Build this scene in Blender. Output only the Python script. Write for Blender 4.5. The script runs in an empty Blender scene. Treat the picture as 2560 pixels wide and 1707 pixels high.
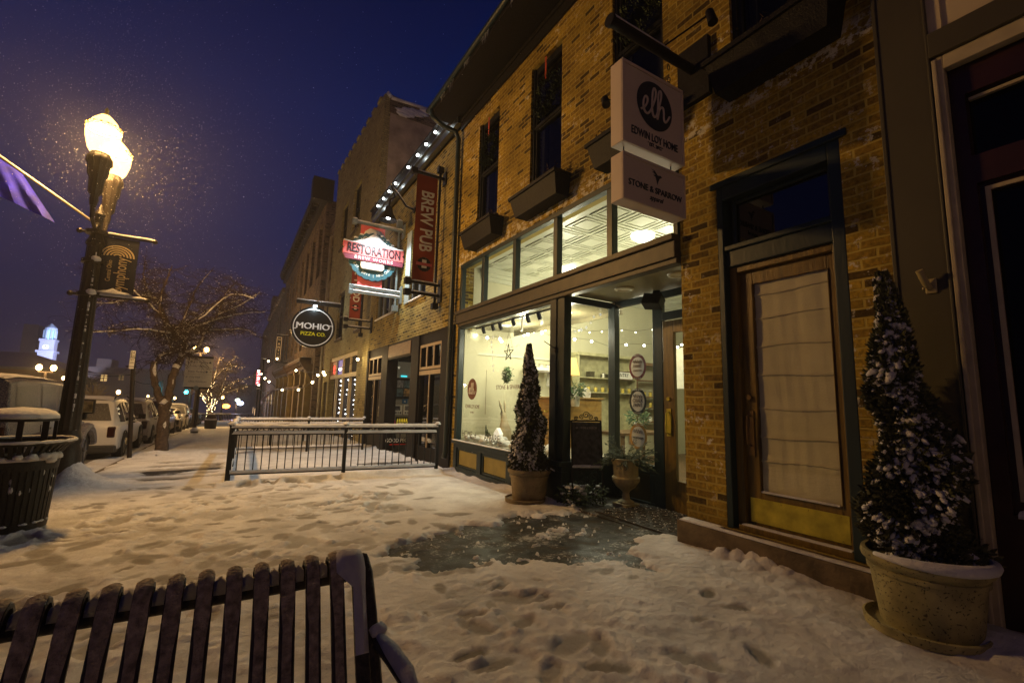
import bpy, bmesh, math, random
import numpy as np
from mathutils import Vector, Matrix, noise
random.seed(7)
PI = math.pi
R = math.radians
scn = bpy.context.scene
COL = scn.collection

# ---------------------------------------------------------------- camera
F = 1138.0
RT = Vector((0.85256248, -0.52205523, 0.02440392))
DN = Vector((0.08755731, 0.09664218, -0.99146054))
FW = Vector((0.51523871, 0.8474188, 0.12810325))
CAMP = Vector((0, 0, 1.40))
cd = bpy.data.cameras.new('camera')
cam = bpy.data.objects.new('camera', cd)
COL.objects.link(cam)
cd.sensor_width = 36
cd.lens = F / 2560 * 36
cd.clip_start = 0.05
cd.clip_end = 1500
mw = Matrix((RT, -DN, -FW)).transposed().to_4x4()
mw.translation = CAMP
cam.matrix_world = mw
scn.camera = cam

# ---------------------------------------------------------------- world (clear winter dusk, last blue in the sky)
w = bpy.data.worlds.new("World")
scn.world = w
w.use_nodes = True
nt = w.node_tree
nt.nodes.clear()
def WN(t, **k):
    n = nt.nodes.new(t)
    for a, b in k.items(): setattr(n, a, b)
    return n
wo = WN('ShaderNodeOutputWorld'); wb = WN('ShaderNodeBackground')
tc = WN('ShaderNodeTexCoord'); sep = WN('ShaderNodeSeparateXYZ')
nt.links.new(tc.outputs['Generated'], sep.inputs[0])
rmp = WN('ShaderNodeValToRGB')
els = rmp.color_ramp.elements
els[0].position = 0.0; els[0].color = (0.018, 0.015, 0.046, 1)
els[1].position = 0.95; els[1].color = (0.0004, 0.0012, 0.014, 1)
for p, c in ((0.12, (0.008, 0.010, 0.056, 1)), (0.30, (0.0, 0.0105, 0.080, 1)), (0.52, (0.0, 0.0095, 0.076, 1)), (0.74, (0.0, 0.0032, 0.036, 1))):
    e = els.new(p); e.color = c
nt.links.new(sep.outputs['Z'], rmp.inputs[0])
nt.links.new(rmp.outputs[0], wb.inputs[0])
wb.inputs[1].default_value = 0.8
nt.links.new(wb.outputs[0], wo.inputs[0])

scn.view_settings.view_transform = 'Standard'
scn.view_settings.look = 'None'
scn.view_settings.exposure = 0.0
scn.view_settings.gamma = 1.0
cy = scn.cycles
cy.max_bounces = 7; cy.diffuse_bounces = 3; cy.glossy_bounces = 3; cy.transmission_bounces = 6
cy.transparent_max_bounces = 12; cy.volume_bounces = 0
cy.sample_clamp_indirect = 2.0
cy.caustics_reflective = False; cy.caustics_refractive = False
cy.use_denoising = True

# ---------------------------------------------------------------- where a thing stands
def g(y):
    return 0.14 - 0.0225 * y if y < 20 else -0.31 - 0.034 * (y - 20)
def ray(u, v): return RT * (u - 1280) + DN * (v - 853.5) + FW * F
def PX(u, v, X):
    r = ray(u, v); return CAMP + r * (X / r.x)
def PY(u, v, Y):
    r = ray(u, v); return CAMP + r * (Y / r.y)
def PZ(u, v, Z):
    r = ray(u, v); return CAMP + r * ((Z - 1.4) / r.z)
def PG(u, v, dz=0.0):
    p = PZ(u, v, dz)
    for _ in range(30):
        q = PZ(u, v, g(p.y) + dz); p = (p + q) / 2
    return p

# ---------------------------------------------------------------- mesh building
class MB:
    def __init__(s): s.v = []; s.f = []
    def add(s, vs, fs):
        b = len(s.v); s.v += [tuple(p) for p in vs]; s.f += [tuple(b + i for i in f) for f in fs]; return s
    def quad(s, a, b, c, d): return s.add([a, b, c, d], [(0, 1, 2, 3)])
    def box(s, x0, x1, y0, y1, z0, z1, m=None):
        vs = [Vector((x, y, z)) for x in (x0, x1) for y in (y0, y1) for z in (z0, z1)]
        if m: vs = [m @ p for p in vs]
        return s.add(vs, [(0, 1, 3, 2), (4, 6, 7, 5), (0, 4, 5, 1), (2, 3, 7, 6), (0, 2, 6, 4), (1, 5, 7, 3)])
    def bar(s, a, b, w, h=None, up=Vector((0, 0, 1))):
        a = Vector(a); b = Vector(b); h = h or w
        d = (b - a).normalized()
        x = d.cross(up)
        if x.length < 1e-4: x = d.cross(Vector((0, 1, 0)))
        x.normalize(); y = x.cross(d)
        vs = []
        for p in (a, b):
            for i, j in ((-1, -1), (1, -1), (1, 1), (-1, 1)): vs.append(p + x * i * w / 2 + y * j * h / 2)
        return s.add(vs, [(3, 2, 1, 0), (4, 5, 6, 7), (0, 1, 5, 4), (1, 2, 6, 5), (2, 3, 7, 6), (3, 0, 4, 7)])
    def tube(s, pts, r, n=8, caps=True, sq=1.0):
        pts = [Vector(p) for p in pts]
        rs = r if isinstance(r, (list, tuple)) else [r] * len(pts)
        vs = []; fs = []; ref = None
        for i, p in enumerate(pts):
            d = (pts[min(i + 1, len(pts) - 1)] - pts[max(i - 1, 0)])
            if d.length < 1e-9: d = Vector((0, 0, 1))
            d.normalize()
            if ref is None: ref = Vector((0, 0, 1)) if abs(d.z) < 0.9 else Vector((1, 0, 0))
            x = ref - d * ref.dot(d)
            if x.length < 1e-4: x = d.orthogonal()
            x.normalize(); ref = x; y = d.cross(x)
            for k in range(n):
                a = 2 * PI * k / n
                vs.append(p + (x * math.cos(a) * sq + y * math.sin(a)) * rs[i])
        for i in range(len(pts) - 1):
            for k in range(n):
                fs.append((i * n + k, i * n + (k + 1) % n, (i + 1) * n + (k + 1) % n, (i + 1) * n + k))
        if caps:
            fs.append(tuple(range(n - 1, -1, -1))); fs.append(tuple((len(pts) - 1) * n + k for k in range(n)))
        return s.add(vs, fs)
    def lathe(s, prof, c=(0, 0, 0), n=24, flute=0, fd=0.0, jit=0.0):
        c = Vector(c); vs = []; fs = []
        for (r, z) in prof:
            for k in range(n):
                a = 2 * PI * k / n
                q = r * (1 - (fd * (0.5 + 0.5 * math.cos(a * flute)) if flute else 0))
                vs.append(c + Vector((q * math.cos(a), q * math.sin(a), z)))
        m = len(prof)
        for i in range(m - 1):
            for k in range(n):
                fs.append((i * n + k, i * n + (k + 1) % n, (i + 1) * n + (k + 1) % n, (i + 1) * n + k))
        if prof[0][0] > 1e-4: fs.append(tuple(range(n - 1, -1, -1)))
        if prof[-1][0] > 1e-4: fs.append(tuple((m - 1) * n + k for k in range(n)))
        return s.add(vs, fs)
    def prism(s, poly, a, b):
        """poly: list of Vectors (outline), extruded along vector b-a offsets"""
        n = len(poly); a = Vector(a); b = Vector(b)
        vs = [Vector(p) + a for p in poly] + [Vector(p) + b for p in poly]
        fs = [tuple(range(n - 1, -1, -1)), tuple(range(n, 2 * n))]
        fs += [(i, (i + 1) % n, n + (i + 1) % n, n + i) for i in range(n)]
        return s.add(vs, fs)
    def ball(s, c, r, sc=(1, 1, 1), n=8, m=5, jit=0.0, half=False):
        c = Vector(c); vs = [c + Vector((0, 0, -r * sc[2] * (0.15 if half else 1)))]; fs = []
        for i in range(1, m):
            ph = -PI / 2 + PI * i / m
            for k in range(n):
                a = 2 * PI * k / n
                q = r * (1 + random.uniform(-jit, jit))
                z = math.sin(ph)
                if half and z < 0: z *= 0.15
                vs.append(c + Vector((q * math.cos(ph) * math.cos(a) * sc[0], q * math.cos(ph) * math.sin(a) * sc[1], q * z * sc[2])))
        vs.append(c + Vector((0, 0, r * sc[2])))
        for k in range(n): fs.append((0, 1 + (k + 1) % n, 1 + k))
        for i in range(m - 2):
            for k in range(n):
                fs.append((1 + i * n + k, 1 + i * n + (k + 1) % n, 1 + (i + 1) * n + (k + 1) % n, 1 + (i + 1) * n + k))
        t = len(vs) - 1; o = 1 + (m - 2) * n
        for k in range(n): fs.append((o + k, o + (k + 1) % n, t))
        return s.add(vs, fs)
    def snowbar(s, a, b, w, h, step=0.06):
        """a ridge of snow lying on a rail: rounded, uneven"""
        a = Vector(a); b = Vector(b); L = (b - a).length; n = max(2, int(L / step))
        d = (b - a).normalized(); x = d.cross(Vector((0, 0, 1))).normalized(); vs = []; fs = []; K = 7
        for i in range(n + 1):
            p = a.lerp(b, i / n)
            k1 = 1 + 0.22 * noise.noise(p * 9)
            if i in (0, n): k1 *= 0.6
            for k in range(K):
                an = PI * k / (K - 1)
                vs.append(p + x * (math.cos(an) * w / 2 * (0.9 + 0.1 * k1)) + Vector((0, 0, math.sin(an) * h * k1 - (0.006 if k in (0, K - 1) else 0))))
        for i in range(n):
            for k in range(K - 1): fs.append((i * K + k, i * K + k + 1, (i + 1) * K + k + 1, (i + 1) * K + k))
            fs.append((i * K + K - 1, i * K, (i + 1) * K, (i + 1) * K + K - 1))
        fs.append(tuple(range(K))); fs.append(tuple(n * K + k for k in range(K - 1, -1, -1)))
        return s.add(vs, fs)
    def build(s, name, mat, parent=None, smooth=False, bev=0.0, uvs=None):
        me = bpy.data.meshes.new(name)
        off = parent['_w'] if parent is not None else None
        if off is not None:
            off = Vector(off); vs = [tuple(Vector(p) - off) for p in s.v]
        else: vs = s.v
        me.from_pydata(vs, [], s.f); me.materials.append(mat)
        if smooth:
            me.polygons.foreach_set('use_smooth', [True] * len(me.polygons))
            if smooth != 2: me.set_sharp_from_angle(angle=R(40))
        me.update()
        o = bpy.data.objects.new(name, me); COL.objects.link(o)
        if parent is not None: o.parent = parent; o['_w'] = parent['_w']
        else: o['_w'] = (0.0, 0.0, 0.0)
        if bev:
            md = o.modifiers.new('b', 'BEVEL'); md.width = bev; md.segments = 2; md.limit_method = 'ANGLE'; md.angle_limit = R(50)
        return o

def tag(o, label=None, cat=None, group=None, kind=None):
    if label: o['label'] = label
    if cat: o['category'] = cat
    if group: o['group'] = group
    if kind: o['kind'] = kind
    return o
def thing(name, label, cat, loc=(0, 0, 0), group=None):
    o = bpy.data.objects.new(name, None); COL.objects.link(o)
    o.location = loc; o['_w'] = tuple(loc); o.empty_display_size = 0.2
    return tag(o, label, cat, group)
def part(name, mat, parent, fn, smooth=False, bev=0.0):
    m = MB(); fn(m); return m.build(name, mat, parent, smooth, bev)
def single(name, mat, label, cat, fn, smooth=False, bev=0.0, group=None, kind=None, loc=None):
    m = MB(); fn(m)
    o = m.build(name, mat, None, smooth, bev)
    if loc is not None:
        off = Vector(loc); o.data.transform(Matrix.Translation(-off)); o.location = off; o['_w'] = tuple(loc)
    return tag(o, label, cat, group, kind)
def dup(root, loc, label=None, group=None):
    r = root.copy(); COL.objects.link(r); r.location = loc; r['_w'] = tuple(loc)
    if label: r['label'] = label
    if group: r['group'] = group
    for ch in list(root.children):
        c = ch.copy(); COL.objects.link(c); c.parent = r
        for gc in list(ch.children):
            d = gc.copy(); COL.objects.link(d); d.parent = c
    return r

# text as mesh.  frame: origin, right vector, up vector
LT = [None]
def text(name, s, mat, parent, o, rx, up, h, ext=0.004, sx=1.0, align='CENTER', shear=0.0, off=0.0, spc=1.0, bold=0.0):
    cu = bpy.data.curves.new('t', 'FONT'); cu.body = s; cu.size = 1.0
    cu.align_x = align; cu.align_y = 'CENTER'; cu.extrude = 0.01; cu.shear = shear; cu.offset = off; cu.space_character = spc
    cu.resolution_u = 3
    ob = bpy.data.objects.new('t', cu); COL.objects.link(ob)
    bpy.context.view_layer.update()
    me = bpy.data.meshes.new_from_object(ob.evaluated_get(bpy.context.evaluated_depsgraph_get()))
    bpy.data.objects.remove(ob); bpy.data.curves.remove(cu)
    rx = Vector(rx).normalized(); up = Vector(up).normalized(); nz = rx.cross(up)
    k = h / 0.72
    M = Matrix((rx * k * sx, up * k, nz * (ext / 0.01))).transposed().to_4x4()
    M.translation = Vector(o) - (Vector(parent['_w']) if parent is not None else Vector())
    if bold:
        bmx = bmesh.new(); bmx.from_mesh(me); me2 = me.copy(); me2.transform(Matrix.Translation((bold, bold * .4, .002))); bmx.from_mesh(me2)
        me2.transform(Matrix.Translation((-2 * bold, -bold * .8, .002))); bmx.from_mesh(me2); bmx.to_mesh(me); bmx.free(); bpy.data.meshes.remove(me2)
    me.transform(M); me.materials.clear(); me.materials.append(mat); me.name = name
    ob = bpy.data.objects.new(name, me); COL.objects.link(ob)
    if parent is not None: ob.parent = parent; ob['_w'] = parent['_w']
    LT[0] = ob
    return ob

def fitx(o, w):  # squeeze a text mesh to a width about its centre
    xs = [v.co.x for v in o.data.vertices]; c_ = (min(xs) + max(xs)) / 2; k = w / (max(xs) - min(xs))
    for v in o.data.vertices: v.co.x = c_ + (v.co.x - c_) * k
# wall in plane: axis 'x' (normal -X at x=c) or 'y' (normal -Y at y=c); holes (a0,a1,z0,z1); depth goes +
def wall(m, axis, c, a0, a1, z0, z1, holes=(), dep=0.3, back=False):
    A = sorted(set([a0, a1] + [h[i] for h in holes for i in (0, 1)])); A = [a for a in A if a0 <= a <= a1]
    Z = sorted(set([z0, z1] + [h[i] for h in holes for i in (2, 3)])); Z = [z for z in Z if z0 <= z <= z1]
    P = (lambda a, z, d: (c + d, a, z)) if axis == 'x' else (lambda a, z, d: (a, c + d, z))
    def solid(i, j):
        if i < 0 or j < 0 or i >= len(A) - 1 or j >= len(Z) - 1: return False
        ca = (A[i] + A[i + 1]) / 2; cz = (Z[j] + Z[j + 1]) / 2
        return not any(h[0] < ca < h[1] and h[2] < cz < h[3] for h in holes)
    for i in range(len(A) - 1):
        for j in range(len(Z) - 1):
            if not solid(i, j): continue
            p, q, r, t = A[i], A[i + 1], Z[j], Z[j + 1]
            m.quad(P(p, r, 0), P(p, t, 0), P(q, t, 0), P(q, r, 0))
            m.quad(P(p, r, dep), P(q, r, dep), P(q, t, dep), P(p, t, dep))
            if not solid(i - 1, j): m.quad(P(p, r, 0), P(p, r, dep), P(p, t, dep), P(p, t, 0))
            if not solid(i + 1, j): m.quad(P(q, r, 0), P(q, t, 0), P(q, t, dep), P(q, r, dep))
            if not solid(i, j - 1): m.quad(P(p, r, 0), P(q, r, 0), P(q, r, dep), P(p, r, dep))
            if not solid(i, j + 1): m.quad(P(p, t, 0), P(p, t, dep), P(q, t, dep), P(q, t, 0))

# ---------------------------------------------------------------- materials
def NM(name):
    m = bpy.data.materials.new(name); m.use_nodes = True
    return m, m.node_tree, m.node_tree.nodes['Principled BSDF']
def mat(name, col, rough=0.6, metal=0.0, noise_amt=0.25, nscale=8.0, bump=0.15, bscale=40.0, spec=0.4, emis=None, estr=0.0, stretch=None, alpha=None):
    m, t, b = NM(name); N = t.nodes; L = t.links
    b.inputs['Roughness'].default_value = rough; b.inputs['Metallic'].default_value = metal
    b.inputs['Specular IOR Level'].default_value = spec
    geo = N.new('ShaderNodeNewGeometry'); vec = geo.outputs['Position']
    if stretch:
        mp = N.new('ShaderNodeMapping'); mp.inputs['Scale'].default_value = stretch
        L.new(vec, mp.inputs[0]); vec = mp.outputs[0]
    if noise_amt:
        nz = N.new('ShaderNodeTexNoise'); nz.inputs['Scale'].default_value = nscale; nz.inputs['Detail'].default_value = 5
        L.new(vec, nz.inputs['Vector'])
        mr = N.new('ShaderNodeMapRange'); mr.inputs[1].default_value = 0.3; mr.inputs[2].default_value = 0.7
        mr.inputs[3].default_value = 1 - noise_amt; mr.inputs[4].default_value = 1 + noise_amt
        L.new(nz.outputs[0], mr.inputs[0])
        mx = N.new('ShaderNodeVectorMath'); mx.operation = 'SCALE'; mx.inputs[0].default_value = col[:3]
        L.new(mr.outputs[0], mx.inputs['Scale']); L.new(mx.outputs[0], b.inputs['Base Color'])
    else: b.inputs['Base Color'].default_value = (*col[:3], 1)
    if bump:
        n2 = N.new('ShaderNodeTexNoise'); n2.inputs['Scale'].default_value = bscale; n2.inputs['Detail'].default_value = 4
        L.new(vec, n2.inputs['Vector'])
        bp = N.new('ShaderNodeBump'); bp.inputs['Strength'].default_value = bump; bp.inputs['Distance'].default_value = 0.02
        L.new(n2.outputs[0], bp.inputs['Height']); L.new(bp.outputs[0], b.inputs['Normal'])
    if emis:
        b.inputs['Emission Color'].default_value = (*emis, 1); b.inputs['Emission Strength'].default_value = estr
    return m
def emit(name, col, s, sample=False):
    m, t, b = NM(name)
    b.inputs['Base Color'].default_value = (*[min(.8, c) for c in col], 1)
    b.inputs['Emission Color'].default_value = (*col, 1); b.inputs['Emission Strength'].default_value = s
    if not sample: m.cycles.emission_sampling = 'NONE'
    return m
def glass(name, tint=(0.95, 0.97, 0.96), refl=0.09, rough=0.0):
    """thin window pane: lets light straight through, mirrors a little"""
    m = bpy.data.materials.new(name); m.use_nodes = True; t = m.node_tree; N = t.nodes; L = t.links; N.clear()
    o = N.new('ShaderNodeOutputMaterial'); tr = N.new('ShaderNodeBsdfTransparent'); gl = N.new('ShaderNodeBsdfGlossy')
    tr.inputs[0].default_value = (*tint, 1); gl.inputs['Roughness'].default_value = rough
    lw = N.new('ShaderNodeLayerWeight'); lw.inputs[0].default_value = 0.5
    fr = N.new('ShaderNodeMath'); fr.operation = 'POWER'; fr.inputs[1].default_value = 4.0; L.new(lw.outputs['Facing'], fr.inputs[0])
    ad = N.new('ShaderNodeMath'); ad.operation = 'MULTIPLY_ADD'; ad.inputs[1].default_value = 0.85; ad.inputs[2].default_value = refl; ad.use_clamp = True
    mx = N.new('ShaderNodeMixShader')
    L.new(fr.outputs[0], ad.inputs[0]); L.new(ad.outputs[0], mx.inputs[0]); L.new(tr.outputs[0], mx.inputs[1]); L.new(gl.outputs[0], mx.inputs[2])
    L.new(mx.outputs[0], o.inputs[0])
    return m
def brick(name, c1, c2, mortar, bw=0.215, bh=0.0745, ms=0.010, paint=0.0, paintcol=(0.6, 0.58, 0.5), blotch=0.35, dark=0.12, bump=0.6, zband=None):
    m, t, b = NM(name); N = t.nodes; L = t.links
    geo = N.new('ShaderNodeNewGeometry'); sp = N.new('ShaderNodeSeparateXYZ'); L.new(geo.outputs['Position'], sp.inputs[0])
    sn = N.new('ShaderNodeSeparateXYZ'); L.new(geo.outputs['True Normal'], sn.inputs[0])
    ab = N.new('ShaderNodeMath'); ab.operation = 'ABSOLUTE'; L.new(sn.outputs[0], ab.inputs[0])
    gt = N.new('ShaderNodeMath'); gt.operation = 'GREATER_THAN'; gt.inputs[1].default_value = 0.5; L.new(ab.outputs[0], gt.inputs[0])
    mu = N.new('ShaderNodeMix'); mu.data_type = 'FLOAT'
    L.new(gt.outputs[0], mu.inputs[0]); L.new(sp.outputs[0], mu.inputs[2]); L.new(sp.outputs[1], mu.inputs[3])
    # wobble so the courses are hand laid
    wz = N.new('ShaderNodeTexNoise'); wz.inputs['Scale'].default_value = 5; wz.inputs['Detail'].default_value = 3; L.new(geo.outputs['Position'], wz.inputs['Vector'])
    wm = N.new('ShaderNodeMath'); wm.operation = 'MULTIPLY_ADD'; wm.inputs[1].default_value = 0.020; L.new(wz.outputs[0], wm.inputs[0]); L.new(sp.outputs[2], wm.inputs[2])
    wu = N.new('ShaderNodeMath'); wu.operation = 'MULTIPLY_ADD'; wu.inputs[1].default_value = 0.03; L.new(wz.outputs[0], wu.inputs[0]); L.new(mu.outputs[0], wu.inputs[2])
    cb = N.new('ShaderNodeCombineXYZ'); L.new(wu.outputs[0], cb.inputs[0]); L.new(wm.outputs[0], cb.inputs[1])
    br = N.new('ShaderNodeTexBrick'); L.new(cb.outputs[0], br.inputs['Vector'])
    br.inputs['Scale'].default_value = 1.0; br.inputs['Brick Width'].default_value = bw; br.inputs['Row Height'].default_value = bh
    br.inputs['Mortar Size'].default_value = ms; br.inputs['Mortar Smooth'].default_value = 0.35; br.inputs['Bias'].default_value = 0.0
    br.inputs['Color1'].default_value = (0, 0, 0, 1); br.inputs['Color2'].default_value = (1, 1, 1, 1); br.inputs['Mortar'].default_value = (0.5, 0.5, 0.5, 1)
    rp = N.new('ShaderNodeValToRGB'); e = rp.color_ramp.elements
    dk = tuple(x * 0.28 for x in c1)
    e[0].position = 0; e[0].color = (*dk, 1); e[1].position = 1; e[1].color = (*c2, 1)
    q = e.new(dark); q.color = (*[x * 0.45 for x in c1], 1); q = e.new(dark + 0.06); q.color = (*c1, 1); q = e.new(0.6); q.color = (*[(a + d) / 2 for a, d in zip(c1, c2)], 1)
    L.new(br.outputs['Color'], rp.inputs[0])
    n1 = N.new('ShaderNodeTexNoise'); n1.inputs['Scale'].default_value = 30; n1.inputs['Detail'].default_value = 6; L.new(geo.outputs['Position'], n1.inputs['Vector'])
    n2 = N.new('ShaderNodeTexNoise'); n2.inputs['Scale'].default_value = 1.3; n2.inputs['Detail'].default_value = 4; L.new(geo.outputs['Position'], n2.inputs['Vector'])
    def rng(src, a, bb, lo, hi):
        r = N.new('ShaderNodeMapRange'); r.inputs[1].default_value = a; r.inputs[2].default_value = bb; r.inputs[3].default_value = lo; r.inputs[4].default_value = hi
        L.new(src, r.inputs[0]); return r.outputs[0]
    def scl(c, f):
        s = N.new('ShaderNodeVectorMath'); s.operation = 'SCALE'; L.new(c, s.inputs[0]); L.new(f, s.inputs['Scale']); return s.outputs[0]
    c = scl(rp.outputs[0], rng(n1.outputs[0], 0.3, 0.7, 0.55, 1.35))
    mo = N.new('ShaderNodeMix'); mo.data_type = 'RGBA'; L.new(br.outputs['Fac'], mo.inputs[0]); L.new(c, mo.inputs[6]); mo.inputs[7].default_value = (*mortar, 1)
    c = scl(mo.outputs[2], rng(n2.outputs[0], 0.3, 0.7, 1 - blotch, 1 + blotch))
    if paint:
        n3 = N.new('ShaderNodeTexNoise'); n3.inputs['Scale'].default_value = 9; n3.inputs['Detail'].default_value = 9; n3.inputs['Roughness'].default_value = 0.75; L.new(cb.outputs[0], n3.inputs['Vector'])
        f = rng(n3.outputs[0], 0.565, 0.60, 0, 0.85)
        f2 = rng(n2.outputs[0], 0.5 - 0.1 * paint, 0.60, 0, 1)
        mm = N.new('ShaderNodeMath'); mm.operation = 'MULTIPLY'; L.new(f, mm.inputs[0]); L.new(f2, mm.inputs[1])
        src = mm.outputs[0]
        if zband:
            m3 = N.new('ShaderNodeMath'); m3.operation = 'MULTIPLY'; L.new(rng(n3.outputs[0], 0.50, 0.54, 0, 0.8), m3.inputs[0])
            za = rng(sp.outputs[2], zband[0], zband[0] + 0.03, 0, 1); zb = rng(sp.outputs[2], zband[1], zband[1] + 0.15, 1, 0)
            m4 = N.new('ShaderNodeMath'); m4.operation = 'MULTIPLY'; L.new(za, m4.inputs[0]); L.new(zb, m4.inputs[1]); L.new(m4.outputs[0], m3.inputs[1])
            m5 = N.new('ShaderNodeMath'); m5.operation = 'MAXIMUM'; L.new(src, m5.inputs[0]); L.new(m3.outputs[0], m5.inputs[1]); src = m5.outputs[0]
        pm = N.new('ShaderNodeMix'); pm.data_type = 'RGBA'; L.new(src, pm.inputs[0]); L.new(c, pm.inputs[6]); pm.inputs[7].default_value = (*paintcol, 1); c = pm.outputs[2]
    L.new(c, b.inputs['Base Color'])
    b.inputs['Roughness'].default_value = 0.8; b.inputs['Specular IOR Level'].default_value = 0.25
    iv = N.new('ShaderNodeMath'); iv.operation = 'SUBTRACT'; iv.inputs[0].default_value = 1; L.new(br.outputs['Fac'], iv.inputs[1])
    ad = N.new('ShaderNodeMath'); ad.operation = 'MULTIPLY_ADD'; ad.inputs[1].default_value = 0.55; L.new(n1.outputs[0], ad.inputs[0]); L.new(iv.outputs[0], ad.inputs[2])
    ad2 = N.new('ShaderNodeMath'); ad2.operation = 'MULTIPLY_ADD'; ad2.inputs[1].default_value = 0.35; L.new(br.outputs['Color'], ad2.inputs[0]); L.new(ad.outputs[0], ad2.inputs[2])
    bp = N.new('ShaderNodeBump'); bp.inputs['Strength'].default_value = bump; bp.inputs['Distance'].default_value = 0.012
    L.new(ad2.outputs[0], bp.inputs['Height']); L.new(bp.outputs[0], b.inputs['Normal'])
    return m

def snowmat():
    m, t, b = NM('snow'); N = t.nodes; L = t.links
    geo = N.new('ShaderNodeNewGeometry')
    b.inputs['Roughness'].default_value = 0.75; b.inputs['Specular IOR Level'].default_value = 0.3
    nz = N.new('ShaderNodeTexNoise'); nz.inputs['Scale'].default_value = 3; nz.inputs['Detail'].default_value = 8; L.new(geo.outputs['Position'], nz.inputs['Vector'])
    rp = N.new('ShaderNodeValToRGB'); rp.color_ramp.elements[0].position = 0.35; rp.color_ramp.elements[0].color = (0.62, 0.61, 0.62, 1)
    rp.color_ramp.elements[1].position = 0.6; rp.color_ramp.elements[1].color = (0.79, 0.785, 0.79, 1)
    L.new(nz.outputs[0], rp.inputs[0])
    at = N.new('ShaderNodeAttribute'); at.attribute_name = 'slush'; sm = N.new('ShaderNodeMix'); sm.data_type = 'RGBA'
    L.new(at.outputs['Fac'], sm.inputs[0]); L.new(rp.outputs[0], sm.inputs[6]); sm.inputs[7].default_value = (0.17, 0.15, 0.12, 1)
    L.new(sm.outputs[2], b.inputs['Base Color'])
    n2 = N.new('ShaderNodeTexNoise'); n2.inputs['Scale'].default_value = 90; n2.inputs['Detail'].default_value = 6; n2.inputs['Roughness'].default_value = 0.8; L.new(geo.outputs['Position'], n2.inputs['Vector'])
    n3 = N.new('ShaderNodeTexNoise'); n3.inputs['Scale'].default_value = 14; n3.inputs['Detail'].default_value = 5; L.new(geo.outputs['Position'], n3.inputs['Vector'])
    ma = N.new('ShaderNodeMath'); ma.operation = 'MULTIPLY_ADD'; ma.inputs[1].default_value = 2.5; L.new(n3.outputs[0], ma.inputs[0]); L.new(n2.outputs[0], ma.inputs[2])
    bp = N.new('ShaderNodeBump'); bp.inputs['Strength'].default_value = 0.9; bp.inputs['Distance'].default_value = 0.016
    L.new(ma.outputs[0], bp.inputs['Height']); L.new(bp.outputs[0], b.inputs['Normal'])
    # glints: rare mirror-like crystals
    vo = N.new('ShaderNodeTexVoronoi'); vo.inputs['Scale'].default_value = 55; L.new(geo.outputs['Position'], vo.inputs['Vector'])
    lt = N.new('ShaderNodeMath'); lt.operation = 'LESS_THAN'; lt.inputs[1].default_value = 0.07; L.new(vo.outputs['Distance'], lt.inputs[0])
    gl = N.new('ShaderNodeMath'); gl.operation = 'MULTIPLY'; gl.inputs[1].default_value = -0.6; L.new(lt.outputs[0], gl.inputs[0])
    a2 = N.new('ShaderNodeMath'); a2.operation = 'ADD'; a2.inputs[1].default_value = 0.75; L.new(gl.outputs[0], a2.inputs[0]); L.new(a2.outputs[0], b.inputs['Roughness'])
    return m

SNOW = snowmat()
BLK = mat('black_metal', (0.010, 0.011, 0.012), 0.5, 0.0, 0.3, 20, 0.25, 60, spec=0.22)
BLKM = mat('dark_painted_iron', (0.011, 0.010, 0.0095), 0.55, 0.0, 0.4, 25, 0.35, 80, spec=0.2)
GREEN = mat('dark_green_paint', (0.010, 0.022, 0.024), 0.42, 0, 0.2, 5, 0.1, 25, stretch=(1, 1, .3))
TRIMBR = mat('brown_green_trim', (0.050, 0.040, 0.022), 0.5, 0, 0.3, 6, 0.12, 25)
OLIVE = mat('olive_grey_paint', (0.062, 0.054, 0.026), 0.5, 0, 0.12, 1.5, 0.05, 12)
OCHRE = mat('ochre_panel_paint', (0.27, 0.215, 0.05), 0.5, 0, 0.2, 4, 0.08, 20)
WOOD = mat('varnished_oak', (0.13, 0.080, 0.010), 0.38, 0, 0.45, 4, 0.15, 16, stretch=(6, 6, 0.6))
BRASS = mat('brass_plate', (0.48, 0.40, 0.045), 0.35, 0.45, 0.35, 7, 0.08, 8)
CREAM = mat('cream_stucco', (0.50, 0.42, 0.28), 0.8, 0, 0.15, 1.5, 0.12, 30)
TRIMW = mat('cream_trim', (0.40, 0.34, 0.22), 0.55, 0, 0.18, 5, 0.08, 20)
RED = mat('oxblood_paint', (0.028, 0.008, 0.006), 0.4, 0, 0.2, 5, 0.08, 20)
STONE = mat('sandstone', (0.11, 0.08, 0.045), 0.85, 0, 0.45, 6, 0.7, 18)
PLANT = None
GLASS = glass('window_glass', refl=0.05)
DGLASS = glass('dark_window_glass', (0.25, 0.28, 0.32), 0.018)
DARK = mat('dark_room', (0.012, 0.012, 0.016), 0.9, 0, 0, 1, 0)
BRICK = brick('ochre_brick', (0.19, 0.115, 0.014), (0.33, 0.22, 0.022), (0.36, 0.27, 0.055), paint=0.75, zband=(4.25, 4.42), dark=0.13, bump=0.9, ms=0.011)
BRICKP = brick('pub_brick', (0.11, 0.082, 0.018), (0.22, 0.17, 0.040), (0.30, 0.25, 0.10), bw=0.21, bh=0.078, ms=0.009, dark=0.1)
BRICKW = brick('pale_glazed_brick', (0.32, 0.27, 0.10), (0.42, 0.36, 0.15), (0.20, 0.15, 0.10), bw=0.24, bh=0.09, ms=0.008, dark=0.001, blotch=0.15, bump=0.4)
BRICKD = brick('far_brick', (0.13, 0.085, 0.05), (0.24, 0.17, 0.10), (0.22, 0.17, 0.11), bw=0.22, bh=0.08, dark=0.1, bump=0.3)
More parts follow.
